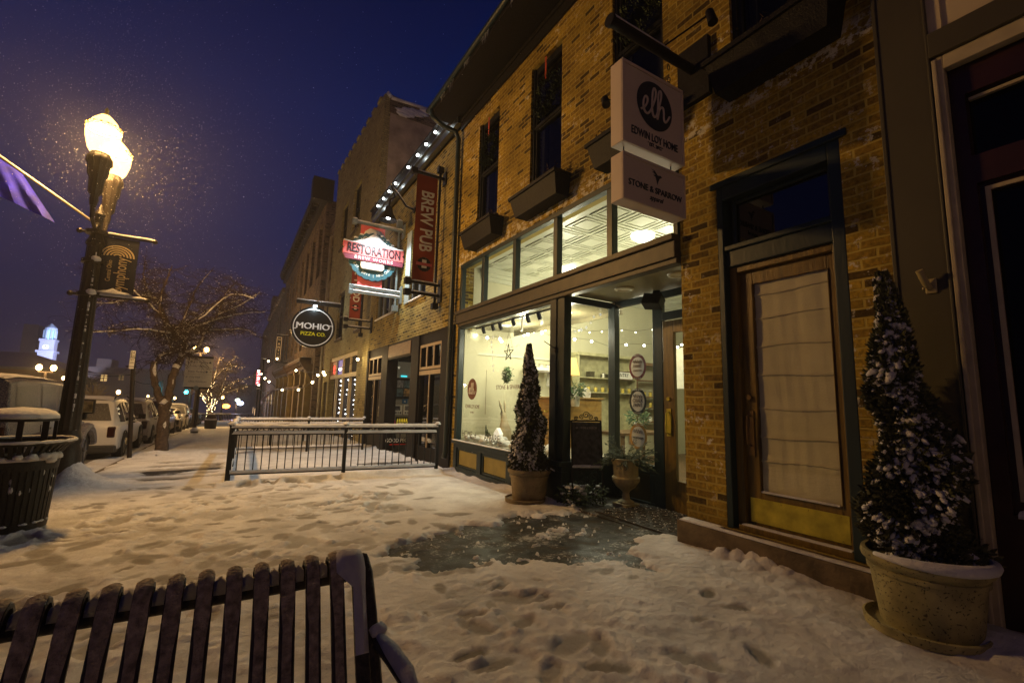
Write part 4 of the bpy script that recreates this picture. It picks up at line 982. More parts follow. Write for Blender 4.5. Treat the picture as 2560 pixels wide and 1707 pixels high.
# wet floor sign
wf = thing('wet_floor_sign', 'yellow folding caution wet floor sign inside the glass entry door', 'sign', (5.55, 4.05, .02))
YEL = mat('yellow_plastic', (.75, .55, .03), .45, 0, 0, 1, 0)
wx = 5.45
part('panel', YEL, wf, lambda m: (m.add([(wx, 4.20, .02), (wx, 3.88, .02), (wx + .12, 3.93, .66), (wx + .12, 4.15, .66), (wx + .02, 4.20, .02), (wx + .02, 3.88, .02), (wx + .14, 3.93, .66), (wx + .14, 4.15, .66)], [(0, 1, 2, 3), (7, 6, 5, 4), (0, 4, 5, 1), (1, 5, 6, 2), (2, 6, 7, 3), (3, 7, 4, 0)]),), bev=.004)
part('panel', YEL, wf, lambda m: m.add([(wx + .30, 4.20, .02), (wx + .30, 3.88, .02), (wx + .16, 3.93, .66), (wx + .16, 4.15, .66), (wx + .32, 4.20, .02), (wx + .32, 3.88, .02), (wx + .18, 3.93, .66), (wx + .18, 4.15, .66)], [(3, 2, 1, 0), (4, 5, 6, 7), (0, 1, 5, 4), (1, 2, 6, 5), (2, 3, 7, 6), (3, 0, 4, 7)]))
upv = Vector((.12, 0, .64)).normalized()
text('lettering', 'CAUTION\nWET FLOOR', BLK, wf, (wx + .075, 4.04, .48), YR, upv, .035, .003, .9)
RV = mat('red_vinyl', (.5, .03, .02), .5, 0, 0, 1, 0)
part('warning_triangle', RV, wf, lambda m: m.tube([Vector((wx + .045, 4.04, .3)) + Vector((-.008, 0, 0)) + upv * b + Vector((0, -1, 0)) * a for a, b in ((-.07, -.08), (.07, -.08), (0, .08), (-.07, -.08))], .007, 4))
# string lights and garlands
def catenary(a, b, sag, n=12):
    a = Vector(a); b = Vector(b); return [a.lerp(b, i / n) - Vector((0, 0, sag * 4 * (i / n) * (1 - i / n))) for i in range(n + 1)]
def string_lights(name, label, pts, bulbs, r=.02, mt=LAMPW, cat='string lights', grp=None, drop=.03, wire=.0035):
    t = thing(name, label, cat, tuple(pts[0]), grp)
    part('wire', BLK, t, lambda m: m.tube(pts, wire, 5))
    for b in bulbs:
        b = Vector(b)
        k = part('bulb', mt, t, lambda m: m.ball(b - Vector((0, 0, drop)), r, n=8, m=6), True)
        if wire > .003: part('socket', BLK, t, lambda m: m.tube([b, b - Vector((0, 0, drop - r * .8))], r * .5, 6))
    return t
bl = [PX(*z5(*q), 4.16) for q in ((218, 435), (212, 548), (205, 652), (203, 752), (195, 865), (192, 970), (208, 1062), (220, 345))]
bl = [bl[7]] + bl[:7]
string_lights('globe_string_lights', 'string of warm globe bulbs running down the left edge of the display window', bl, bl, .022)
b4 = [PY(*z5(*q), 8.4) for q in ((600, 352), (665, 330), (740, 318), (790, 330))]
string_lights('globe_string_lights', 'short string of globe bulbs in front of the left wall behind the conifer tip', b4, b4, .026, emit('soft_bulb_b', (1, .95, .75), 12))
b5 = [PY(*z5(*q), 8.2) for q in ((890, 300), (960, 322), (1030, 335), (1110, 330), (1240, 322), (1330, 335), (1440, 318))]
string_lights('globe_string_lights', 'faint higher string of small bulbs along the cornice of the shop wall', b5, b5, .016, emit('soft_bulb_c', (1, .95, .75), 10))
wq_ = PX(*z5(490, 620), 4.7)
def Pw():
    a = random.uniform(0, 2 * PI); rr = .11 + random.gauss(0, .025); return Vector((4.7 + random.gauss(0, .02), wq_.y + rr * math.cos(a), wq_.z + rr * math.sin(a)))
single('wreath', lf, 'green wreath hanging inside the display beside the conifer', 'wreath', lambda m: needles(m, Pw, 500, .1, .06), loc=tuple(wq_))
bl2 = [PX(*z5(*q), 4.30) for q in ((220, 345), (285, 352), (362, 368), (445, 375), (455, 390))]
string_lights('globe_string_lights', 'bright globe bulbs strung across the top left of the display window', bl2, bl2[1:], .028, emit('bright_bulb', (1, .9, .62), 30))
b3 = [PY(*z5(*q), 7.6) for q in ((500, 380), (627, 345), (718, 335), (845, 400), (932, 378), (1043, 392), (1150, 430), (1268, 415), (1386, 420), (1500, 410), (1605, 430), (1632, 415))]
string_lights('globe_string_lights', 'long string of globe bulbs across the back of the shop room', b3, [b3[i] for i in (1, 2, 4, 5, 7, 8, 10, 11)], .03, emit('soft_bulb', (1, .95, .75), 12))
def star(m, c, s):
    for k in range(3):
        a = PI * k / 3
        d = Vector((0, math.cos(a), math.sin(a))) * s; e = Vector((0, -math.sin(a), math.cos(a))) * s * .22
        m.quad(c - d - e, c - d + e, c + d + e, c + d - e)
SNF = mat('paper_snowflake', (.8, .8, .7), .6, 0, 0, 1, 0, emis=(1, .98, .8), estr=.5)
for (q, lb, pl) in ((((398, 335), (400, 372), (388, 405), (388, 440), (395, 470), (395, 510), (398, 560), (402, 592)), 'paper snowflake garland hanging straight down beside the window logo', 4.2),
                    (((400, 340), (440, 370), (490, 428), (520, 440), (560, 430)), 'paper snowflake garland sagging across above the potted conifer', 4.22),
                    (((785, 200), (785, 240), (782, 320), (785, 350), (782, 395), (778, 440)), 'paper snowflake garland hanging beside the green window post', 4.2)):
    pts = [PX(*z5(*a), pl) for a in q]
    t = thing('snowflake_garland', lb, 'garland', tuple(pts[0]), 'snowflake garlands')
    part('string', WHITEV, t, lambda m: m.tube(pts, .002, 4))
    part('snowflakes', SNF, t, lambda m: [star(m, p, .03) for p in pts[1:]])
pts = [PY(*z5(*a), 5.6) for a in ((890, 325), (935, 335), (975, 325), (1008, 310), (1038, 280), (1058, 240), (1100, 225))]
t = thing('snowflake_garland', 'paper snowflake garland climbing to the right behind the entry glass', 'garland', tuple(pts[0]), 'snowflake garlands')
part('string', WHITEV, t, lambda m: m.tube(pts, .002, 4))
part('snowflakes', SNF, t, lambda m: [m.quad(p + Vector((-s, 0, 0)), p + Vector((0, 0, -s)), p + Vector((s, 0, 0)), p + Vector((0, 0, s))) for p, s in zip(pts, (.04, .025, .04, .035, .025, .03, .035))])
# things in the display
fl = mat('display_fluff', (.75, .76, .72), .9, 0, .1, 10, .6, 60)
def fn(m):
    for _ in range(110):
        y = random.uniform(5.6, 8.5); m.ball((random.uniform(4.12, 4.5), y, .60 + random.uniform(0, .07)), random.uniform(.03, .09), (1, 1, .7), 12, 8, .05)
tag(MB().build('x', fl), None) if False else None
single('cotton_snow', fl, 'white cotton snow heaped along the display window deck', 'display snow', fn, True, loc=(4.3, 7, .59))
for (u, v) in ((310, 1075), (385, 1075), (440, 1085), (480, 1095)):
    p = PX(*z5(u, v), 4.35)
    single('display_light', LEDW, 'small bright white light lying in the cotton snow of the display', 'light', lambda m: m.ball(p, .03, n=8, m=6), True, group='lights in the cotton snow', loc=tuple(p))
plight('display_deck_light', tuple(PX(*z5(400, 1050), 4.4)), 2.0, (.95, 1, .95), .05)
deer = mat('plaster_deer', (.42, .36, .22), .7, 0, .15, 10, .1)
p = PX(*z5(465, 1000), 4.6)
df = thing('animal_figure', 'tall plaster rabbit figure partly hidden behind the potted conifer', 'figurine', tuple(p))
def fn(m):
    s = .75
    c = Vector((p.x, p.y, .585))
    m.tube([c + Vector((0, y * s, z * s)) for y, z in ((-.1, 0), (-.12, .15), (-.08, .35), (-.03, .55), (0, .68), (.05, .75), (.13, .74))], [.17 * s, .19 * s, .15 * s, .09 * s, .075 * s, .075 * s, .03 * s], 14)
    for k in (-1, 1): m.tube([c + Vector((k * .03, .0 * s, .78 * s)), c + Vector((k * .05, .06 * s, .95 * s)), c + Vector((k * .06, .12 * s, 1.08 * s))], [.02, .035 * s, .008], 8)
part('body', deer, df, fn, True)
def house(m, c, s):
    c = Vector(c); m.box(c.x, c.x + .08 * s, c.y - .1 * s, c.y + .1 * s, c.z, c.z + .13 * s)
    m.prism([Vector((0, -.12 * s, .13 * s)), Vector((0, .12 * s, .13 * s)), Vector((0, 0, .24 * s))], c, c + Vector((.08 * s, 0, 0)))
p = PX(*z5(420, 1035), 4.3)
single('model_house', SNF, 'small white paper house glowing in the display snow', 'ornament', lambda m: house(m, (p.x, p.y, .64), 1), loc=(p.x, p.y, .64))
pb = PX(*z5(355, 1030), 4.5)
def fn(m):
    for (dy, h) in ((0, .30), (-.07, .22), (-.14, .16), (-.20, .12)):
        m.tube([(4.5, pb.y + dy, .59), (4.5, pb.y + dy + .02, .59 + h * .6), (4.5, pb.y + dy + .03, .59 + h)], [.022, .02, .008], 7)
single('bottle_brush_trees', needle, 'group of slim dark toy trees in the display beside the paper house', 'ornament', fn, True, loc=(4.5, pb.y, .59))
# twig star mobile
pm = PX(*z5(500, 470), 4.5)
def fn(m):
    q = [pm + Vector((0, a * .16, b * .16)) for a, b in ((0, 1), (1.0, .2), (.6, -.9), (-.6, -.9), (-1.1, .2))]
    for i in range(5): m.tube([q[i], q[(i + 2) % 5]], .008, 5)
    for k in (1, 4): m.tube([q[k], pm + Vector((0, 0, .38))], .0025, 4)
    m.tube([pm + Vector((0, 0, .38)), (pm.x, pm.y, 2.89)], .0025, 4)
single('twig_star', BLKM, 'dark twig star hanging in the display behind the conifer tip', 'ornament', fn, loc=tuple(pm))
pc = PX(*z5(588, 328), 4.5)
single('security_camera', WHITEV, 'small white camera under the display soffit', 'camera', lambda m: (m.tube([(pc.x, pc.y, 2.885), pc + Vector((0, 0, .02))], .018, 8), m.tube([pc + Vector((0, .04, 0)), pc - Vector((.03, .05, .01))], .024, 10)), loc=tuple(pc))
# posters in the far right behind door glass
po = PX(*z5(1625, 560), 7.5)
single('menu_board', TINW, 'white paper notice hanging on the wall seen past the oak entry door', 'notice', lambda m: m.box(7.5, 7.52, po.y - .45, po.y + .1, po.z - .45, po.z + .35), bev=.003, loc=tuple(po))
# loudspeaker under the recess ceiling
ls = PX(*z5(1445, 140), 4.85)
lsp = thing('loudspeaker', 'black box loudspeaker hanging in the recessed entry corner', 'loudspeaker', tuple(ls))
mm_ = Matrix.Translation(ls) @ Matrix.Rotation(R(25), 4, 'Y') @ Matrix.Rotation(R(20), 4, 'Z')
part('cabinet', BLKM, lsp, lambda m: m.box(-.09, .09, -.13, .13, -.085, .085, mm_), bev=.012)
part('bracket', BLK, lsp, lambda m: m.box(-.01, .01, -.05, .05, .085, .18, mm_))
# door sensor / hook on the green post
hk = PX(*z5(800, 445), 3.93)
single('post_hook', BLK, 'small black hook bracket on the green window post', 'hook', lambda m: (m.box(3.93, 3.95, hk.y - .015, hk.y + .015, hk.z - .06, hk.z + .02), m.bar(hk, hk + Vector((-.12, .09, .10)), .012)), loc=tuple(hk))

# ================================================================ PLANTERS, BOARD, URN
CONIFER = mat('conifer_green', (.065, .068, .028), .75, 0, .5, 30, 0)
def conifer(name, label, cx_, cy_, z0, r0, h, turns, n, grp, sn, seed, spir=.35, snow_dir=(-.5, .3), lump=1.0, lean=0.0):
    random.seed(seed)
    t = thing(name, label, 'potted tree', (cx_, cy_, z0 - .0), grp)
    part('trunk', WOOD, t, lambda m: m.tube([(cx_, cy_, z0 - .35), (cx_, cy_ + lean, z0 + h)], [.03, .006], 8))
    def rad(f, a):
        base = r0 * ((1 - f) ** .68 * (.85 + .15 * math.cos(f * 3)) + .07 * math.sin(f * 17 + seed)* (1 - f)) + .012
        gr = math.cos(a - f * turns * 2 * PI)
        return base * (1 - spir * (.5 - .5 * gr) ** 2) * (1 + .38 * noise.noise(Vector((math.cos(a) * 2, math.sin(a) * 2, f * 7 + seed))) + .22 * noise.noise(Vector((math.cos(a) * 5, math.sin(a) * 5, f * 22 + seed))))
    def fn(m):
        for _ in range(n):
            f = 1 - (1 - random.random() ** .85) if False else random.random() ** 1.25
            a = random.uniform(0, 2 * PI); rr = rad(f, a) * random.uniform(.70, 1.16)
            p = Vector((cx_ + rr * math.cos(a), cy_ + rr * math.sin(a) + lean * f, z0 + f * h))
            o = Vector((math.cos(a), math.sin(a), .5 + 2.5 * f ** 4))
            for _k in range(5):
                d = (o + Vector((random.gauss(0, .5), random.gauss(0, .5), random.gauss(0, .5)))).normalized() * random.uniform(.022, .055)
                e = d.cross(Vector((random.gauss(0, 1), random.gauss(0, 1), random.gauss(0, 1)))).normalized() * d.length * .14
                m.add([p - e, p + d * .6 - e * 1.3, p + d, p + d * .6 + e * 1.3, p + e], [(0, 1, 2, 3, 4)])
    part('foliage', CONIFER, t, fn)
    # dark inner mass added so that light does not leak through
    part('inner_mass', mat('inner_mass', (.02, .018, .008), .9, 0, .3, 20, .3), t, lambda m: m.add([(cx_ + rad(i / 20, a) * .66 * math.cos(a), cy_ + lean * i / 20 + rad(i / 20, a) * .62 * math.sin(a), z0 + h * i / 20) for i in range(20) for a in [2 * PI * k / 20 for k in range(20)]], [(i * 20 + k, i * 20 + (k + 1) % 20, (i + 1) * 20 + (k + 1) % 20, (i + 1) * 20 + k) for i in range(19) for k in range(20)]))
    def fn(m):
        sd = Vector((*snow_dir, 0)).normalized()
        for _ in range(sn):
            f = random.random() ** 1.1; a = random.uniform(0, 2 * PI)
            gr = noise.noise(Vector((math.cos(a) * 1.6, math.sin(a) * 1.6, f * 7 + seed * 3)))
            side = math.cos(a) * sd.x + math.sin(a) * sd.y
            if gr + side * .22 + random.uniform(-.12, .12) < -.03: continue
            rr = rad(f, a) * random.uniform(1.0, 1.12)
            s = random.uniform(.008, .022) * lump * (1.35 if gr + side * .2 > .22 and random.random() < .5 else 1)
            tang = Vector((-math.sin(a), math.cos(a), 0)); c = Vector((cx_ + rr * math.cos(a), cy_ + rr * math.sin(a) + lean * f, z0 + f * h))
            out = Vector((math.cos(a), math.sin(a), -.75)).normalized(); up = tang.cross(out); up = up if up.z > 0 else -up
            k = MB(); k.ball((0, 0, 0), s, (1, 1, 1), 7, 5, .25)
            lx = random.uniform(.6, 1.1); lo = random.uniform(1.0, 2.0)
            m.add([c + tang * v[0] * lx + out * v[1] * lo + up * v[2] * .6 for v in k.v], k.f)
    part('snow_clumps', SNOW, t, fn, 2)
    return t
POTM = None
def potmat(name, base, spots):
    m, t, b = NM(name); N = t.nodes; L = t.links
    geo = N.new('ShaderNodeNewGeometry')
    v = N.new('ShaderNodeTexVoronoi'); v.inputs['Scale'].default_value = 42; v.inputs['Randomness'].default_value = 1
    nz = N.new('ShaderNodeTexNoise'); nz.inputs['Scale'].default_value = 22; nz.inputs['Detail'].default_value = 4
    ad = N.new('ShaderNodeVectorMath'); ad.operation = 'MULTIPLY_ADD'; ad.inputs[1].default_value = (.09, .09, .09)
    L.new(geo.outputs['Position'], nz.inputs['Vector']); L.new(nz.outputs['Color'], ad.inputs[0]); L.new(geo.outputs['Position'], ad.inputs[2]); L.new(ad.outputs[0], v.inputs['Vector'])
    lt = N.new('ShaderNodeMapRange'); lt.inputs[1].default_value = .17; lt.inputs[2].default_value = .27; L.new(v.outputs['Distance'], lt.inputs[0])
    n2 = N.new('ShaderNodeTexNoise'); n2.inputs['Scale'].default_value = 5; n2.inputs['Detail'].default_value = 6; L.new(geo.outputs['Position'], n2.inputs['Vector'])
    rp = N.new('ShaderNodeValToRGB'); rp.color_ramp.elements[0].position = .3; rp.color_ramp.elements[0].color = (*[c * .38 for c in base], 1); rp.color_ramp.elements[1].position = .7; rp.color_ramp.elements[1].color = (*base, 1)
    L.new(n2.outputs[0], rp.inputs[0])
    n4 = N.new('ShaderNodeMapRange'); n4.inputs[1].default_value = .42; n4.inputs[2].default_value = .5; L.new(n2.outputs[0], n4.inputs[0])
    mx = N.new('ShaderNodeMix'); mx.data_type = 'RGBA'; L.new(lt.outputs[0], mx.inputs[0]); mx.inputs[6].default_value = (*spots, 1); L.new(rp.outputs[0], mx.inputs[7])
    L.new(mx.outputs[2], b.inputs['Base Color']); b.inputs['Roughness'].default_value = .8
    bp = N.new('ShaderNodeBump'); bp.inputs['Strength'].default_value = .7; bp.inputs['Distance'].default_value = .012; L.new(lt.outputs[0], bp.inputs['Height']); L.new(bp.outputs[0], b.inputs['Normal'])
    return m
POT1 = potmat('pitted_stone_pot', (.38, .33, .14), (.05, .04, .02)); POT2 = potmat('weathered_stone_pot', (.30, .23, .12), (.12, .09, .05))
def pot(parent, cx_, cy_, z0, r, h, mt, sau=True, sdir=(0, 0)):
    prof = [(r * .74, z0), (r * .76, z0 + .01), (r * .86, z0 + h * .60), (r * .88, z0 + h * .72), (r * .92, z0 + h * .73), (r * .93, z0 + h * .79), (r * .90, z0 + h * .80), (r * .94, z0 + h * .84), (r * 1.0, z0 + h * .88), (r * 1.02, z0 + h * .94), (r * 1.0, z0 + h), (r * .93, z0 + h), (r * .88, z0 + h * .93), (r * .86, z0 + h * .9), (0, z0 + h * .9)]
    part('pot', mt, parent, lambda m: m.lathe(prof, (cx_, cy_, 0), 56), True)
    if sau:
        part('saucer', mt, parent, lambda m: m.lathe([(r * .8, z0 - .03), (r * .92, z0 - .02), (r * .95, z0 + .03), (r * .91, z0 + .035), (r * .88, z0 + .01), (r * .7, z0 + .005)], (cx_ + sdir[0], cy_ + sdir[1], 0), 48), True)
# right planter
RX, RY = 3.60, 1.14
zg = g(RY)
cR = conifer('potted_conifer', 'large snow laden spiral conifer in a pitted stone pot by the grey pilaster', RX + .02, RY - .0, zg + .42, .245, 1.74, 2.1, 8500, 'potted conifers in front of the shop', 2600, 4, .45, (-.9, -.5), 1.05, .10)
pot(cR, RX, RY, zg + .03, .30, .41, POT1, True, (-.03, .02))
part('snow_cap', SNOW, cR, lambda m: m.tube([(RX + .30 * math.cos(a), RY + .30 * math.sin(a), zg + .44) for a in [R(150) + R(170) * i / 24 for i in range(25)]], [.012 + .022 * math.sin(PI * i / 24) * (1 + .2 * noise.noise(Vector((i * .7, 0, 0)))) for i in range(25)], 8), 2)
# left planter
q = PG(1331, 1262); LX, LY = q.x + .12, q.y + .27
zg = g(LY)
cL = conifer('potted_conifer', 'narrow snow dusted conifer in a weathered round pot before the display window', LX, LY, zg + .42, .25, 1.76, 2.6, 6500, 'potted conifers in front of the shop', 4200, 9, .34, (-.7, -.7), .90, .06)
pot(cL, LX, LY, zg + .02, .30, .42, POT2, True, (-.06, .0))
part('snow_cap', SNOW, cL, lambda m: m.lathe([(.0, zg + .43), (.15, zg + .425), (.26, zg + .40), (.27, zg + .39)], (LX, LY, 0), 24), 2)
for (pp, zz, sc_) in ((PG(1345, 1275), .06, 1.0), (PG(1300, 1268), .03, .7)):
    pass

# chalkboard easel
eb = PG(1462, 1262)
EX0, EX1 = PG(1432, 1262), PG(1508, 1262)
ex = Vector((EX1.x - EX0.x, EX1.y - EX0.y, 0)); Lw = ex.length; ex.normalize(); en = ex.cross(Vector((0, 0, 1)))
O = Vector((EX0.x, EX0.y, g(eb.y) + .0)); UPe = (Vector((0, 0, 1)) - en * .12).normalized()
def E3(a, h, d=0.0): return O + ex * a * Lw + UPe * h + en * d
zTop = 1.12
ch = thing('chalkboard_easel', 'dark chalkboard on a scrolled iron easel between the conifer and the urn', 'chalkboard', tuple(O))
part('frame', BLKM, ch, lambda m: [m.bar(E3(a, 0), E3(a, zTop), .022) for a in (0, 1)] + [m.bar(E3(0, z), E3(1, z), .022) for z in (.47, zTop)] + [m.bar(E3(a, .0, -.28), E3(a, zTop - .1, -.02), .015) for a in (.05, .95)])
CHK = mat('chalkboard_slate', (.035, .03, .032), .7, 0, .8, 18, .1)
part('board', CHK, ch, lambda m: m.add([E3(.03, .49, .003), E3(.97, .49, .003), E3(.97, zTop - .02, .003), E3(.03, zTop - .02, .003), E3(.03, .49, -.012), E3(.97, .49, -.012), E3(.97, zTop - .02, -.012), E3(.03, zTop - .02, -.012)], [(0, 1, 2, 3), (7, 6, 5, 4), (0, 4, 5, 1), (1, 5, 6, 2), (2, 6, 7, 3), (3, 7, 4, 0)]))
def scroll(m, c, s, fl=1, th=.006):
    pts = []
    for i in range(26):
        a = i / 25 * 3.2 * PI; r = s * (1 - i / 30)
        pts.append(E3(0, 0) + ex * (c[0] + fl * r * math.cos(a)) + UPe * (c[1] + r * math.sin(a)))
    m.tube(pts, th, 5)
def fn(m):
    for (x, z, s, f) in ((.28, .38, .05, 1), (.72, .38, .05, -1), (.3, .26, .045, -1), (.7, .26, .045, 1), (.5, .33, .04, 1), (.3, .13, .04, 1), (.7, .13, .04, -1)): scroll(m, (x * Lw, z), s, f)
    for (x, z, s, f) in ((.35, zTop + .05, .04, 1), (.65, zTop + .05, .04, -1), (.5, zTop + .08, .05, 1), (.15, zTop + .03, .03, 1), (.85, zTop + .03, .03, -1)): scroll(m, (x * Lw, z), s, f)
    m.bar(E3(0, .45), E3(1, .45), .012); m.bar(E3(0, .06), E3(1, .06), .012)
part('scrollwork', BLKM, ch, fn, True)
CHALKW = mat('chalk', (.30, .27, .25), .9, 0, 0, 1, 0)
text('lettering', 'elh  |  STONE & SPARROW', CHALKW, ch, E3(.5, zTop - .10, .006), ex, UPe, .030, .002, .62)
part('snow_cap', SNOW, ch, lambda m: (m.snowbar(E3(0, .492, .008), E3(1, .492, .008), .03, .03, .02),), 2)
# urn planter
up_ = PG(1557, 1268); UX, UY = up_.x + .12, up_.y + .06; zg = g(UY) - .03
un = thing('urn_planter', 'tall cream classical urn full of evergreen sprigs beside the entry', 'planter', (UX, UY, zg))
URN = mat('aged_cream_stone', (.36, .30, .15), .7, 0, .3, 8, .25, 25)
part('plinth', URN, un, lambda m: m.box(UX - .13, UX + .13, UY - .13, UY + .13, zg, zg + .07), bev=.008)
part('urn', URN, un, lambda m: m.lathe([(.115, zg + .07), (.11, zg + .09), (.055, zg + .12), (.045, zg + .2), (.06, zg + .23), (.13, zg + .28), (.185, zg + .36), (.19, zg + .40), (.165, zg + .42), (.17, zg + .55), (.20, zg + .63), (.215, zg + .65), (.20, zg + .66), (.18, zg + .62), (0, zg + .62)], (UX, UY, 0), 48, 16, .05), True)
EVG = mat('mixed_evergreen', (.045, .06, .02), .7, 0, .5, 12, 0)
def fn(m):
    for _ in range(70):
        a = random.uniform(0, 2 * PI); L_ = random.uniform(.18, .40); el = random.uniform(-.1, 1.2)
        p = Vector((UX + .08 * math.cos(a), UY + .08 * math.sin(a), zg + .62)); pts = [p]
        d = Vector((math.cos(a) * math.cos(el), math.sin(a) * math.cos(el), math.sin(el)))
        for k in range(5): p = p + d * L_ / 5; d = (d + Vector((0, 0, -.16))).normalized(); pts.append(p)
        m.tube(pts, .003, 3)
        for i in range(1, len(pts)):
            for _k in range(7):
                t = (pts[i] - pts[i - 1]).normalized() * .04 + Vector((random.gauss(0, .025), random.gauss(0, .025), random.gauss(0, .025))); e = t.orthogonal().normalized() * .006
                c = pts[i - 1].lerp(pts[i], random.random()); m.quad(c, c + t * .5 + e, c + t, c + t * .5 - e)
part('evergreen_sprigs', EVG, un, fn)
# low snowy shrub behind the easel
sb = PG(1452, 1235); 
shb = thing('low_shrub', 'low snowy ground shrub behind the easel legs', 'shrub', (4.1, sb.y, g(sb.y)))
part('leaves', EVG, shb, lambda m: (leafy(m, (4.05, 5.0, g(5) + .12), 300, .2, .06), leafy(m, (4.3, 4.9, g(5) + .12), 300, .22, .06)))
part('snow_clumps', SNOW, shb, lambda m: [m.ball((random.uniform(3.9, 4.45), random.uniform(4.8, 5.1), g(5) + random.uniform(.02, .26)), random.uniform(.012, .035), (1.3, 1.2, .6), 7, 5, .2) for _ in range(45)], 2)
# door mat
MATM = mat('rubber_mat', (.03, .028, .025), .6, 0, .9, 25, .6, 30)
def fn(m):
    m.box(4.05, 4.95, 3.3, 4.55, g(4) - .02, g(4) - .005)
dm = single('door_mat', MATM, 'dark patterned rubber doormat with snow flecks in the recessed entry', 'doormat', fn, loc=(4.5, 3.9, g(4) - .02))
def fn(m):
    for i in range(9):
        for j in range(6):
            c = Vector((4.12 + i * .095, 3.38 + j * .2 + (i % 2) * .1, g(4) - .003))
            m.tube([c + Vector((.035 * math.cos(a) * (1 + .3 * math.sin(2 * a)), .07 * math.sin(a), 0)) for a in [2 * PI * k / 12 for k in range(13)]], .006, 4, False)
part('tread_pattern', MATM, dm, fn)
part('snow_flecks', SNOW, dm, lambda m: [m.ball((random.uniform(4.05, 4.95), random.uniform(3.3, 4.55), g(4) - .003), random.uniform(.003, .009), (1, 1.5, .5), 5, 4) for _ in range(260)])['kind'] = 'stuff'
random.seed(21)
# ================================================================ PUB
def z3(x, y): return (600 + x / 3.1367, 400 + y / 3.136)
def z4(x, y): return (500 + x * .2976, 800 + y * .2976)
def z6(x, y): return (640 + x * .2296, 200 + y * .2296)
def z8(x, y): return (620 + x * .2041, 780 + y * .2041)
def z2(x, y): return (x / 3.136, 800 + y / 3.136)
def z5b(x, y): return (x * .2041, 800 + y * .2041)
def z4d(x, y): return (380 + x * .19127, 820 + y * .19127)
PUBF = mat('pub_dark_timber', (.010, .008, .007), .6, 0, .3, 5, .08, 20, spec=.12)
TANF = mat('tan_window_frame', (.30, .22, .12), .5, 0, .15, 6, .05)
pub = thing('brick_pub_building', 'low brown brick pub with dark glazed front and a lit metal fascia', 'building', (4, 12.5, 0))
Y0, Y1 = 8.951, 16.35
uw = [(10.9, 12.1, 4.02, 6.12), (13.6, 15.6, 3.97, 6.1)]
part('wall', BRICKP, pub, lambda m: wall(m, 'x', FX, Y0, Y1, 3.0, 7.66, uw, .28))
for k, (a, b, z0, z1) in enumerate(uw):
    n_ = 2 if k == 0 else 3; w_ = (b - a) / n_
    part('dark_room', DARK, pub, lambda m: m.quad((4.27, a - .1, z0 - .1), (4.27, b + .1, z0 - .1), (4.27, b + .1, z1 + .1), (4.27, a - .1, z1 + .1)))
    fr = part('window', mat('pub_window_frame', (.10, .12, .13), .45, 0, .1, 5, 0), pub, lambda m: wall(m, 'x', 4.05, a, b, z0, z1, [(a + i * w_ + .06, a + (i + 1) * w_ - .06, z0 + .07, z1 - .07) for i in range(n_)], .1))
    part('pane', DGLASS, fr, lambda m: m.quad((4.1, a, z0), (4.1, b, z0), (4.1, b, z1), (4.1, a, z1)))
    part('rope_light', emit('rope_light', (.9, .85, .7), .8), fr, lambda m: m.tube([(4.16, a + w_ * .5, z0), (4.16, a + w_ * .5, z1)], .012, 5))
    part('snow_cap', SNOW, fr, lambda m: m.snowbar((3.99, a, z0 + .001), (3.99, b, z0 + .001), .10, .05), 2)
part('open_shutter', mat('pale_shutter', (.30, .38, .40), .5, 0, .05, 5, 0), pub, lambda m: m.box(3.955, 3.995, 12.12, 12.5, 4.02, 6.12), bev=.01)
METAL = mat('fascia_metal', (.20, .22, .22), .28, .9, .1, 3, .03)
part('fascia', METAL, pub, lambda m: (m.box(3.86, 4.0, Y0 + .02, Y1 + .1, 7.66, 7.84), m.box(3.80, 4.0, Y0 + .02, Y1 + .1, 7.84, 7.87)))
part('fascia_top', BLKM, pub, lambda m: (m.box(3.82, 4.0, Y0 + .02, Y1 + .1, 7.87, 8.14), m.box(3.76, 4.0, Y0 + .02, Y1 + .12, 8.14, 8.18), m.box(4.0, 12, Y0, Y1, 7.6, 8.0)))
part('snow_cap', SNOW, pub, lambda m: (m.snowbar((3.82, Y0, 8.18), (3.82, Y1 + .1, 8.18), .10, .04), m.quad((4.0, Y0, 8.03), (4.0, Y1, 8.03), (12, Y1, 8.2), (12, Y0, 8.2))), 2)
LED = emit('cool_bulb', (.92, 1, .98), 18)
for k, (u, v) in enumerate(((2057, 547), (1948, 686), (1846, 815), (1754, 933), (1652, 1040), (1512, 1233), (1443, 1320), (1383, 1393), (1322, 1471))):
    p = PX(*z6(u, v), 3.78); p.z = 8.0
    bb = thing('eave_bulb', 'small white bulb in the row of lights along the pub fascia', 'bulb', tuple(p), 'bulbs along the pub fascia')
    part('bulb', LED, bb, lambda m: m.ball(p, .038, n=8, m=6), True)
    part('socket', BLK, bb, lambda m: m.tube([(3.82, p.y, 8.0), p], .02, 6))
for y in (9.8, 11.5, 13.5, 15.5): plight('fascia_bulb_light', (3.55, y, 7.98), 4, (.92, 1, .98), .05)
